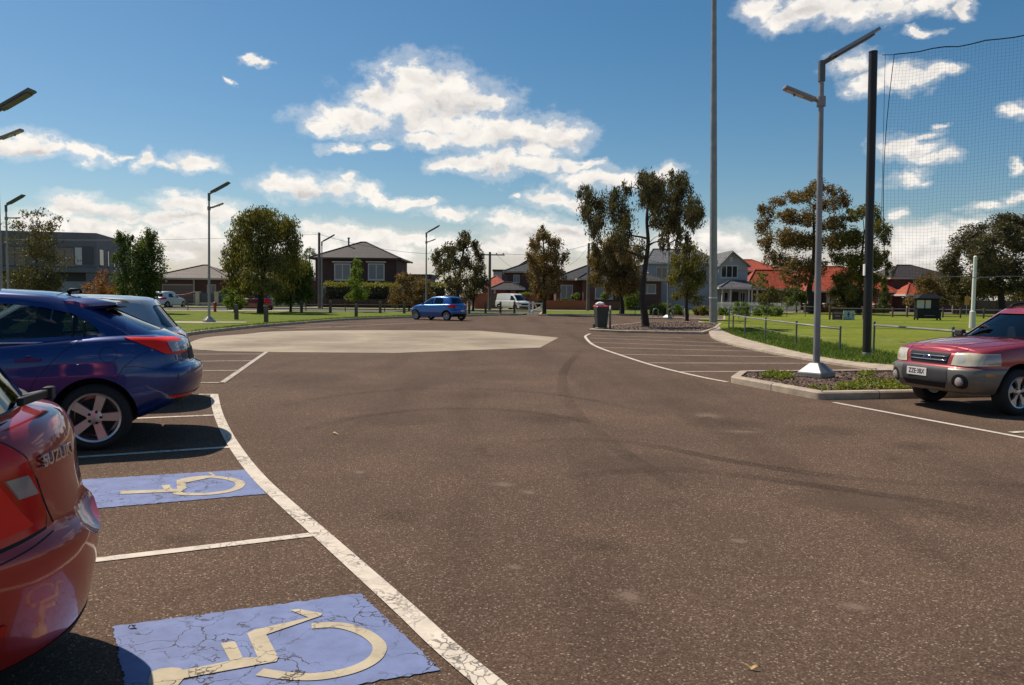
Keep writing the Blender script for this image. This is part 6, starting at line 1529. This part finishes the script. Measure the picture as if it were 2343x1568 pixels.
# brick fence with white capped piers
r = bld('brick_fence', 'brown brick fence with white-capped piers behind the sign boards', 1940, 84.6, 0, 'fence')
mb = MB(); mb.box(L(1840,r),L(2030,r),-.12,.12,0,.62); mb.build('wall', M['brick_red'], r)
for px in (1846,1868,1891,1913,1938,1976,2005,2028):
    mb = MB(); x = L(px,r); mb.box(x-.26,x+.26,-.24,.24,0,.92); o = mb.build('pier', M['brick_red'], r); mb = MB(); mb.box(x-.34,x+.34,-.3,.3,.921,1.03); mb.build('cap', M['trim'], o)
r = bld('timber_fence', 'dark timber fence under the massive far right tree', 2280, 86, 0, 'fence')
mb = MB(); mb.box(L(2180,r),L(2500,r),-.05,.05,0,1.5); mb.build('boards', M['timber'], r)
for i in range(8):
    mb = MB(); x = L(2190,r)+i*2.2; mb.box(x-.06,x+.06,-.13,-.052,0,1.6); mb.build('post', M['timber'], r)
# trees standing behind the roofs and further off close the horizon
for i, (px, Y, w_, h_, kd, lb) in enumerate([(30,120,70,110,'deep','dark tree behind the grey building roof'),(690,112,46,70,'dark','dark tree behind the bungalow wing roof'),(1040,150,40,60,'dark','far dark tree behind the leaning gum'),(1320,140,34,56,'brown','far brown tree behind the charcoal roof'),(1805,125,40,70,'olive','olive tree behind the orange roofs'),(2030,130,50,62,'dark','dark tree behind the dark brown roof'),(2230,112,60,90,'deep','deep green tree behind the timber fence'),(2330,118,60,80,'olive','olive tree behind the timber fence')]):
    y0 = 676 + (px-1171)*.0105 + 1.5*1787/Y
    tree('far_tree', lb, (px, y0), Y, [(px-w_*.3,y0-h_*.55,w_*.3,h_*.25),(px+w_*.3,y0-h_*.5,w_*.3,h_*.28),(px,y0-h_*.7,w_*.35,h_*.25),(px,y0-h_*.35,w_*.45,h_*.2)], kd, 'bark', .22, leaf=.34, weep=.3, group='far trees behind the houses')
# a continuous wood far beyond the houses
it = []
for _ in range(15000):
    x = random.uniform(-230, 240); hh = 5.5 + 2.2*noise.noise(Vector((x*.05,1,1))) + 1.5*noise.noise(Vector((x*.25,4,1)))
    u = rv()*random.uniform(.3,.7); v = u.cross(rv()).normalized()*.3
    it.append((Vector((x, 215+random.uniform(-4,4), random.random()**.7*hh)), u, v, random.random()))
cards('far_wood', it, LEAF['dark'])
# ================================================================== street furniture
def lamp(label, px, Y, lower=1, hgt=6.15, base=True, z=.0, flat=False, single=False, rz=0, tilt=0):
    p = at(px, 700, Y); r = thing('lamp_post', label, 'lamp post', (p.x, Y, z), rz, 'solar lamp posts around the car park'); r.rotation_euler = (0, tilt, rz)
    mb = MB(); mb.tube([(0,0,.2),(0,0,2.2),(0,0,hgt)], [.068,.062,.045], 8); mb.build('pole', M['galv'], r, angle=60)
    if base:
        mb = MB(); s = .25
        vs = [(-s,-s,.0),(s,-s,.0),(s,s,.0),(-s,s,.0),(-s,-s,.09),(s,-s,.09),(s,s,.09),(-s,s,.09),(-.085,-.085,.27),(.085,-.085,.27),(.085,.085,.27),(-.085,.085,.27)]
        mb.add(vs,[(0,1,5,4),(1,2,6,5),(2,3,7,6),(3,0,4,7),(4,5,9,8),(5,6,10,9),(6,7,11,10),(7,4,8,11),(8,9,10,11),(3,2,1,0)])
        o = mb.build('base_cover', M['galv'], r); o.rotation_euler = (0,0,R(38)); bv = o.modifiers.new('b','BEVEL'); bv.width = .012
    mb = MB(); mb.tube([(0,0,hgt-.35),(0,0,hgt+.02)],.068,8); mb.tube([(0,0,hgt-.02),(.14,0,hgt+.06),(.30,0,hgt+.15)],.05,8); mb.build('bracket', M['galv_dark'], r, angle=50)
    d = Vector((.87,0,.49)).normalized(); up = Vector((-d.z,0,d.x))
    mb = MB(); a = Vector((.12,0,hgt+.07)); b = a + d*(1.0 if not single else 1.15); mb.beam(a, b, .34, .055, up); sp = mb.build('solar_panel', M['galv_dark'] if Y > 18 else M['galv'], r)
    mb = MB(); mb.beam(a+d*.1-up*.045, b-d*.12-up*.045, .26, .03, up); mb.build('battery_case', M['galv_dark'], sp)
    if single: return r
    sg = lower; h2 = hgt - .72
    mb = MB(); mb.tube([(0,0,h2-.09),(0,0,h2+.09)],.085,8); mb.tube([(0,0,h2),(sg*.16,0,h2+.045)],.035,8); mb.build('clamp', M['galv'], r, angle=50)
    d2 = Vector((sg*.93, 0, .37 if not flat else .02)).normalized(); a = Vector((sg*.12,0,h2+.035)); b = a + d2*.62
    u2 = Vector((-d2.z*sg,0,abs(d2.x))); mb = MB(); mb.beam(a, b, .17, .07, u2); l = mb.build('luminaire', M['galv'], r); bv = l.modifiers.new('b','BEVEL'); bv.width=.015
    mb = MB(); mb.beam(a+d2*.22-u2*.037, b-d2*.05-u2*.037, .13, .012, u2); mb.build('lens', M['lens'], l)
    mb = MB(); mb.lathe([(.02,0),(.02,-.05),(.0,-.06)],8,'z',tuple(a+d2*.4-u2*.03)); mb.build('sensor', M['galv_dark'], l)
    return r
lamp('silver lamp post on the planted island beside the red wagon', 1873, 14.75, -1, 5.85, z=.10, tilt=R(-.9))
lamp('lamp post at the very left edge with two heads above the blue fastback', 1.5, 20.6, 1, 6.2)
lamp('lamp post behind the thin airy sapling near the grey building', 20, 43, 1, 6.2, flat=True)
lamp('lamp post on the lawn just left of the broad round tree', 478, 38.6, 1, 6.3, z=.1, tilt=R(.7))
lamp('lamp post behind the azure car beside the leaning gum', 975, 59, 1, 6.2)
lamp('thin single-arm lamp post beside the timber pole at the brown brick house', 737, 69, 1, 6.1, single=True, base=False)
lamp('lamp post hidden by the island tree with its pale base by the bike hoops', 1528, 54, 1, 5.2, z=.08)

# tall floodlight mast
p = gr(1632, 742); r = thing('floodlight_mast', 'very tall grey steel mast rising out of the top of the picture', 'mast', (p.x, p.y, 0)); r.rotation_euler = (0, R(-1.35), 0)
mb = MB(); mb.tube([(0,0,.05),(0,0,9),(0,0,18),(0,0,27)], [.245,.20,.15,.11], 12); mb.build('pole', M['galv'], r, angle=50)
mb = MB(); mb.lathe([(.42,0),(.42,.06),(.25,.06)],20); mb.build('base_plate', M['galv_dark'], r, angle=40)
mb = MB(); mb.lathe([(.252,1.52),(.254,1.58),(.250,1.60)],14); mb.build('band', M['trim'], r)
# black net pole and the net
p = gr(1983, 821); NP = Vector((p.x, p.y, 0)); r = thing('net_pole', 'tall black steel pole holding the ball net', 'pole', NP); r.rotation_euler = (0, R(-.95), 0)
mb = MB(); mb.tube([(0,0,-.05),(0,0,7.95)], .108, 14); mb.build('pole', M['darkpole'], r, angle=50)
mb = MB(); mb.lathe([(.112,7.95),(.112,7.99),(0,8.0)],14); mb.build('cap', M['darkpole'], r)
mb = MB(); mb.lathe([(.112,-.05),(.114,.16),(.109,.17)],14); mb.build('foot_sleeve', M['galv'], r)
mb = MB(); mb.box(-.135,-.105,-.07,.03,2.2,2.5); mb.build('sticker', M['white'], r)
Q = Vector((16.6, 15.7, 0)); net = thing('ball_net', 'fine dark ball net hung from the black pole toward the right edge', 'net', (0,0,0))
dirn = (Q-NP); W = dirn.length; dirn.normalize(); ny = Vector((-dirn.y, dirn.x, 0))
def netp(s, t):                 # s along 0..W, t 0 (bottom) .. 1 (top)
    top = 7.84 - .22*math.sin(math.pi*min(1, s/ W)) + .55*(s/W) ; bot = 2.15
    e = .28*math.sin(math.pi*t)*max(0, 1-s/1.2)
    z = bot + (top-bot)*t + .02*math.sin(s*5+t*3)
    return NP + dirn*(.38 + s*(1-.38/W)*1.0 - e*.5 + .22*(1-t)*0) + ny*(.10*math.sin(s*1.3)*math.sin(math.pi*t)) + Vector((0,0,z))
mb = MB(); cell = .082; ns = int(W/cell); ntv = int(5.7/cell)
for i in range(ns+1):
    s = i*cell; mb.tube([netp(s, t/10) for t in range(11)], .0017, 3, False)
for j in range(ntv+1):
    t = j/ntv; mb.tube([netp(s_*.45, t) for s_ in range(int(W/.45)+1)], .0015, 3, False)
mb.build('mesh', pm('net_cord', (.035,.04,.045), .7), net, fix=False)
mb = MB(); mb.tube([netp(s_*.3, 1)+Vector((0,0,.012*math.sin(s_*2.1)+.01)) for s_ in range(int(W/.3)+1)], .014, 6); mb.build('top_rope', M['black'], net)
mb = MB(); mb.tube([netp(0, t/14) for t in range(15)], .010, 6); mb.tube([NP+Vector((.1,0,7.9)), netp(0,1)], .010, 6); mb.build('edge_rope', M['black'], net)
mb = MB(); mb.tube([netp(s_*.3, 0) for s_ in range(int(W/.3)+1)], .010, 6); mb.build('bottom_rope', M['galv'], net)
mb = MB(); mb.tube([NP+Vector((.16,-.05,7.9)), NP+Vector((.22,-.05,4)), NP+Vector((.14,-.04,1.2))], .006, 5); mb.build('halyard', M['black'], net)
r = thing('net_pole', 'second black net pole standing out past the red wagon', 'pole', Q); mb = MB(); mb.tube([(0,0,0),(0,0,8.5)], .108, 12); mb.build('pole', M['darkpole'], r)
# goal post
p = at(2224, 755, 42); r = thing('goal_post', 'white goal post behind the red wagon bonnet', 'goal post', (p.x, 42, .07)); z = Z_(2224,588,42)
mb = MB(); mb.tube([(0,0,0),(0,0,z-.07)], .095, 14); mb.lathe([(.095,z-.07),(.06,z-.02),(0,z)],14); mb.build('post', M['white'], r, angle=50)
mb = MB(); mb.lathe([(.16,0),(.15,.9),(.10,.95)],14); mb.build('padding', M['trim'], r)

# ------------------------------------------------------------------ rail fences
def rail_fence(label, posts, rails, Yr=None, rp=.030, rr=.027, z0=.05, mt='galv_dark', name='rail_fence', wire=None, rmat='galv'):
    """posts: list of (point on the ground, height)"""
    o = Vector(posts[0][0]); o.z = 0
    r = thing(name, label, 'fence', o)
    P = [(Vector((p.x, p.y, z0)) - o, h) for p, h in posts]
    for q, h in P:
        mb = MB(); mb.tube([q-Vector((0,0,.1)), q+Vector((0,0,h+.03))], rp, 8); mb.lathe([(rp*1.25,h+.02),(rp*1.2,h+.05),(0,h+.07)],8,'z',q); mb.build('post', M[mt], r, angle=50)
    for f in rails:
        mb = MB(); mb.tube([q+Vector((0,0,h*f)) for q, h in P], rr if f > .8 else .006, 8); mb.build('rail' if f > .8 else 'wire', M[rmat], r, smooth=True)
    return r
near = [((1921,811),.70),((1821,797),.76),((1751,783),.78),((1704,773),.80),((1677,764),.80),((1667.5,756),.82)]
rail_fence('galvanised pipe fence section left of the black pole on the oval edge', [(gr(*p), h) for p, h in near], (.96,.5))
near = [((1998,816),.86),((2177,842),.85),((2330,868),.85),((2520,900),.85)]
rail_fence('galvanised pipe fence section right of the black pole', [(gr(*p), h) for p, h in near], (.95,.5))
mid_ = [((1453,722),.72),((1530,722),.72),((1606,722.5),.72),((1672,723),.74),((1722,724),.76)]
rail_fence('low pipe fence in front of the garden bed shrubs', [(gr(*p), h) for p, h in mid_], (.95,))
far_ = [((1668,742),.85),((1690,731),.9),((1716,728),.9),((1756,727),.9),((1800,727),.9),((1842,727.5),.9),((1870,728),.9)]
rail_fence('wire-meshed boundary fence behind the oval left of the lamp post', [(gr(*p), h) for p, h in far_], (.96,.66,.33))
far_ = [((1898,734),.95),((1975,733),.9),((2042,728),.8),((2075,728),.8),((2157,729),.8),((2197,730),.8),((2250,731),.8),((2330,732),.8),((2420,733),.8)]
rail_fence('boundary fence of pale timber posts along the back of the oval', [(gr(*p), h) for p, h in far_], (.9,.5), rp=.075, mt='timber', rmat='galv')
# bollards along the lawn
for px, py in ((541,731.5),(609,737.5),(756,716.5),(815,725),(870,717),(925,717.5),(1073.5,717.5),(1111,716.5),(1145,716),(1177,716.5),(268,722),(690,715.5)):
    p = gr(px, py, .1); lab = {541:'timber bollard in front of the rounded green shrub',609:'timber bollard just in front of the broad tree trunk',756:'timber bollard right of the thin single-arm lamp post',815:'timber bollard at the foot of the narrow young tree',870:'timber bollard before the brown brick fence, midway to the azure car',925:'timber bollard right at the nose of the azure car',1073:'timber bollard just right of the azure car tail',1111:'timber bollard in front of the tall orange brick panel',1145:'timber bollard at the white van rear wheel',1177:'timber bollard before the white van front bumper',268:'timber bollard by the bungalow driveway',690:'timber bollard left of the timber power pole'}[int(px)]
    r = thing('bollard', lab, 'bollard', (p.x, p.y, .1), 0, 'timber bollards along the lawn'); hh = .95 if py < 724 else .85
    mb = MB(); mb.box(-.09,.09,-.09,.09,-.1,hh-.06); mb.add([(-.09,-.09,hh-.06),(.09,-.09,hh-.06),(.09,.09,hh-.06),(-.09,.09,hh-.06),(-.05,-.05,hh),(.05,-.05,hh),(.05,.05,hh),(-.05,.05,hh)],[(0,1,5,4),(1,2,6,5),(2,3,7,6),(3,0,4,7),(4,5,6,7)]); mb.build('post', M['timber'], r)
    mb = MB(); mb.box(-.095,.095,-.095,.095,hh-.2,hh-.14); mb.build('band', M['galv_dark'], r)
rp_ = [gr(690,711.2,.1), gr(756,711.2,.1), gr(925,711.8,.1), gr(1060,713,.1)]
rail_fence('long low pale rail along the street side of the lawn', [(gr(px, 710.3 + (px-400)*.0036, .1), .55) for px in (430,520,610,700,790,880,970)], (.95,), z0=.1, rp=.04, rr=.035, mt='timber', rmat='timber')
# rubbish bin with its stand post
p = gr(1375, 752, .1); r = thing('wheelie_bin', 'dark green wheelie bin with red lid overfull with a white bag', 'rubbish bin', (p.x, p.y, .09), R(8))
mb = MB(); a_, b_, c_, d_ = .22, .25, .29, .34
mb.add([(-a_,-b_,.06),(a_,-b_,.06),(a_,b_,.06),(-a_,b_,.06),(-c_,-d_,.98),(c_,-d_,.98),(c_,d_,.98),(-c_,d_,.98)],[(3,2,1,0),(0,1,5,4),(1,2,6,5),(2,3,7,6),(3,0,4,7),(4,5,6,7)]); o = mb.build('body', pm('bin_green',(.035,.045,.038),.5,var=(4,.2)), r); bv=o.modifiers.new('b','BEVEL'); bv.width=.03; bv.segments=2
mb = MB(); mb.add([(-.31,-.37,.985),(.31,-.37,.985),(.31,.37,.985),(-.31,.37,.985),(-.27,-.32,1.05),(.27,-.32,1.05),(.28,.36,1.09),(-.28,.36,1.09)],[(3,2,1,0),(0,1,5,4),(1,2,6,5),(2,3,7,6),(3,0,4,7),(4,5,6,7)]); o = mb.build('lid', pm('bin_red',(.36,.03,.03),.45), r); bv=o.modifiers.new('b','BEVEL'); bv.width=.02
mb = MB(); mb.tube([(-.3,.40,1.0),(.3,.40,1.0)],.02,8); mb.build('handle', M['black'], r)
for sg in (-1,1):
    mb = MB(); mb.lathe([(0,-.03),(.11,-.03),(.12,0),(.11,.03),(0,.03)],16,'x',(sg*.27,.30,.10)); mb.build('wheel', M['rubber'], r)
bm = bmesh.new(); bmesh.ops.create_icosphere(bm, subdivisions=3, radius=1)
for v in bm.verts: v.co = Vector((v.co.x*.20-.08, v.co.y*.16-.1, v.co.z*.10+1.13)) + v.normal*.05*noise.noise(v.co*4)
me = bpy.data.meshes.new('rubbish_bag'); bm.to_mesh(me); bm.free(); me.materials.append(M['white']); me.polygons.foreach_set('use_smooth',[True]*len(me.polygons)); o = link('rubbish_bag', me); o.location = (p.x,p.y,.09); tag(o,'crumpled white bag sticking out of the wheelie bin lid','bag')
p = gr(1396, 752, .1); r = thing('bin_post', 'short galvanised post standing beside the wheelie bin', 'post', (p.x,p.y,.09)); mb = MB(); mb.tube([(0,0,-.05),(0,0,1.06)],.045,10); mb.build('pole', M['galv'], r, smooth=True); mb = MB(); mb.beam((0,0,.85),(-.2,.02,.85),.05,.05); mb.build('bracket', M['galv_dark'], r)
# bike hoops
for px, lb in ((1500,'steel bike hoop just right of the island tree trunk'),(1534.5,'middle steel bike hoop by the pale lamp base'),(1570,'steel bike hoop right against the drooping olive tree trunk')):
    p = gr(px, 727, .08); o = thing('bike_hoop', lb, 'bike rack', (p.x,p.y,.08), R(20), 'steel bike hoops'); mb = MB()
    mb.tube([(-.22,0,-.05),(-.22,0,.45)]+[(.22*math.cos(a),0,.45+.22*math.sin(a)) for a in [math.pi*(1-i/10) for i in range(11)]]+[(.22,0,-.05)], .03, 8); mb.build('hoop', M['galv'], o, smooth=True)
# signs on the oval fence
M['board_brown'] = pm('brown_sign', (.085,.04,.035), .5, var=(3,.2)); M['board_blue'] = pm('pale_blue_sign', (.36,.45,.44), .45, var=(2.2,.25)); M['ink_pale'] = pm('pale_lettering', (.42,.34,.30), .6); M['ink_blue'] = pm('blue_grey_print', (.10,.16,.20), .6)
def board(label, p0, p1, y0, y1, mt, marks, inkm):
    Y = 56; r = thing('sign_board', label, 'sign', (X_((p0+p1)/2,Y), Y, .07)); w = (X_(p1,Y)-X_(p0,Y))/2; zt = Z_(p0,y0,Y)-.07; zb = Z_(p0,y1,Y)-.07
    mb = MB(); mb.box(-w,w,-.03,.03,zb,zt); mb.build('panel', M[mt], r)
    mb = MB(); mb.box(-w+.02,-w+.08,.032,.09,-.05,zt-.05); mb.box(w-.08,w-.02,.032,.09,-.05,zt-.05); mb.build('post', M['galv_dark'], r)
    mb = MB()
    for a, b, c, d in marks: mb.box(-w+2*w*a,-w+2*w*b,-.036,-.031,zb+(zt-zb)*c,zb+(zt-zb)*d)
    mb.build('lettering', M[inkm], r)
board('dark brown sign board with pale lines of writing on the oval edge', 1905.5, 1928.5, 712.5, 734.5, 'board_brown', [(.12,.92,.78,.86),(.25,.72,.46,.56),(.2,.85,.14,.22)], 'ink_pale')
board('pale blue sign board with a dark smudge of print beside the brown one', 1930.5, 1956, 711, 733.5, 'board_blue', [(.38,.50,.30,.88),(.32,.58,.55,.70),(.05,.7,.06,.16),(.78,.9,.45,.7)], 'ink_blue')
# noticeboard shelter
Y = 58; r = thing('notice_shelter', 'black noticeboard shelter with two white display panels on the oval', 'shelter', (X_(2123,Y), Y, .07)); zt = Z_(2123,684,Y)
f = lambda px: X_(px,Y)-r.location.x; hz_ = lambda py: Z_(2123,py,Y)-.07
mb = MB(); mb.box(f(2096),f(2150),-.25,.25,.12,hz_(708)); mb.build('cabinet', M['black'], r)
for px in (2097,2149):
    for y in (-.22,.22): mb = MB(); mb.box(f(px)-.05,f(px)+.05,y-.04,y+.04,-.02,.12); mb.build('leg', M['black'], r)
mb = MB(); mb.box(f(2096),f(2150),.05,.25,hz_(708)+.002,hz_(683)); mb.build('back_panel', M['black'], r)
mb = MB(); mb.add([(f(2091),-.5,hz_(683)),(f(2155),-.5,hz_(683)),(f(2155),.5,hz_(683)),(f(2091),.5,hz_(683)),(f(2110),0,hz_(672)),(f(2136),0,hz_(672))],[(0,1,5,4),(1,2,5),(2,3,4,5),(3,0,4),(3,2,1,0)]); mb.build('roof', M['black'], r)
for p0, p1 in ((2098,2115),(2118,2130)):
    mb = MB(); mb.box(f(p0),f(p1),.01,.045,hz_(706),hz_(687)); mb.build('display_panel', M['trim'], r)
mb = MB(); mb.box(f(2112),f(2136),-.262,-.252,hz_(723),hz_(721)); mb.build('plate', M['galv_dark'], r)
# warning sign
Y = 72; r = thing('warning_sign', 'yellow-orange warning sign on a thin post left of the goal post', 'sign', (X_(2212,Y),Y,.07)); mb = MB(); mb.tube([(0,0,-.05),(0,0,2.0)],.03,8); mb.build('post', M['galv'], r)
mb = MB(); mb.box(-.22,.22,-.05,-.031,1.05,1.85); mb.build('panel', pm('sign_amber',(.55,.26,.03),.5), r)
# white boom gate
p = gr(1211,717); r = thing('white_gate', 'white painted swing gate beside the upright brown-olive tree', 'gate', (p.x,p.y,.0)); q = gr(1244,716)-p
for u in (Vector((0,0,0)), Vector((.32,.5,0)), q):
    mb = MB(); mb.box(u.x-.08,u.x+.08,u.y-.08,u.y+.08,-.05,1.05); mb.build('post', M['white'], r)
mb = MB(); mb.beam((.08,.02,.9),(q.x-.08,q.y,.86),.05,.1); mb.beam((.12,.02,.12),(q.x-.08,q.y,.62),.05,.09); mb.beam((q.x*.35,q.y*.35,.84),(q.x*.55,q.y*.55,.34),.05,.08); mb.build('leaf', M['white'], r)
mb = MB(); mb.box(q.x*.72,q.x*.95,-.08,-.05,.42,.8); mb.build('sign_plate', M['trim'], r)
# hydrant
p = gr(492,714,.1); r = thing('hydrant', 'small red pillar hydrant on the lawn by the lamp post', 'hydrant', (p.x,p.y,.1)); mb = MB(); mb.lathe([(.13,0),(.10,.06),(.09,.55),(.14,.58),(.14,.64),(.10,.72),(0,.78)],16); mb.build('barrel', pm('hydrant_red',(.40,.06,.05),.5), r, angle=40)
mb = MB(); mb.tube([(-.24,0,.46),(.24,0,.46)],.055,10); mb.build('outlet', bpy.data.materials['hydrant_red'], r)
# timber power poles and wires
def ppole(label, px, base, top, Y, arm=None):
    r = thing('power_pole', label, 'power pole', (X_(px,Y),Y,.05), 0, 'timber power poles on the street'); z = Z_(px,top,Y)
    mb = MB(); mb.tube([(0,0,-.05),(0,0,z)],[.17,.12],10); mb.build('pole', M['pole_timber'], r, angle=50)
    mb = MB(); w = arm or .5; mb.box(-w,w,-.16,-.06,z-.35,z-.23) if arm else mb.box(-.05,.05,-.22,-.12,z-.6,z-.1); mb.build('cross_arm', M['pole_timber'], r)
    for s_ in ((-.9,-.45,.45,.9) if arm else (0,)):
        mb = MB(); mb.lathe([(.03,0),(.05,.06),(.04,.14),(0,.15)],8,'z',(s_*w,-.11,z-.23 if arm else z-.1)); mb.build('insulator', M['galv_dark'], r)
    return Vector((r.location.x, Y-.1, z-.1))
a1 = ppole('dark timber power pole left of the brown brick house', 731, 712, 534, 79.5)
a2 = ppole('timber power pole with crossarm left of the white van', 1120, 712, 578, 79.5, 1.5)
a3 = ppole('slender timber pole at the end of the long low orange wall', 1345, 712, 558, 80)
def wire(label, a, b, sag, n=24, rr=.016):
    r = thing('power_line', label, 'power line', a, 0, 'overhead power lines'); mb = MB(); d = b-a
    mb.tube([d*(i/n)-Vector((0,0,4*sag*(i/n)*(1-i/n))) for i in range(n+1)], rr, 5); mb.build('wire', M['black'], r)
wire('overhead wire from the left edge to the timber pole by the brown house', Vector((-75,79.4,at(-60,540,79.4).z+.6)), a1, .9)
wire('overhead wire from the brown house pole to the crossarm pole', a1, a2+Vector((-1.2,0,0)), .75)
wire('overhead wire between crossarm pole and the slender pole', a2+Vector((1.2,0,0)), a3, .45)
wire('overhead wire from the slender pole off to the right houses', a3, Vector((X_(1720,84),84,Z_(1720,620,84))), .7)
wire('thin service wire from the slender pole down to the brick house roof', a3+Vector((0,.2,-.1)), Vector((X_(1300,93),93,Z_(1300,607,93))), .3, rr=.012)
wire('thin service wire from the crossarm pole down to the two-storey brick house', a2+Vector((.6,.2,0)), Vector((X_(1185,100),100,Z_(1185,617,100))), .3, rr=.012)
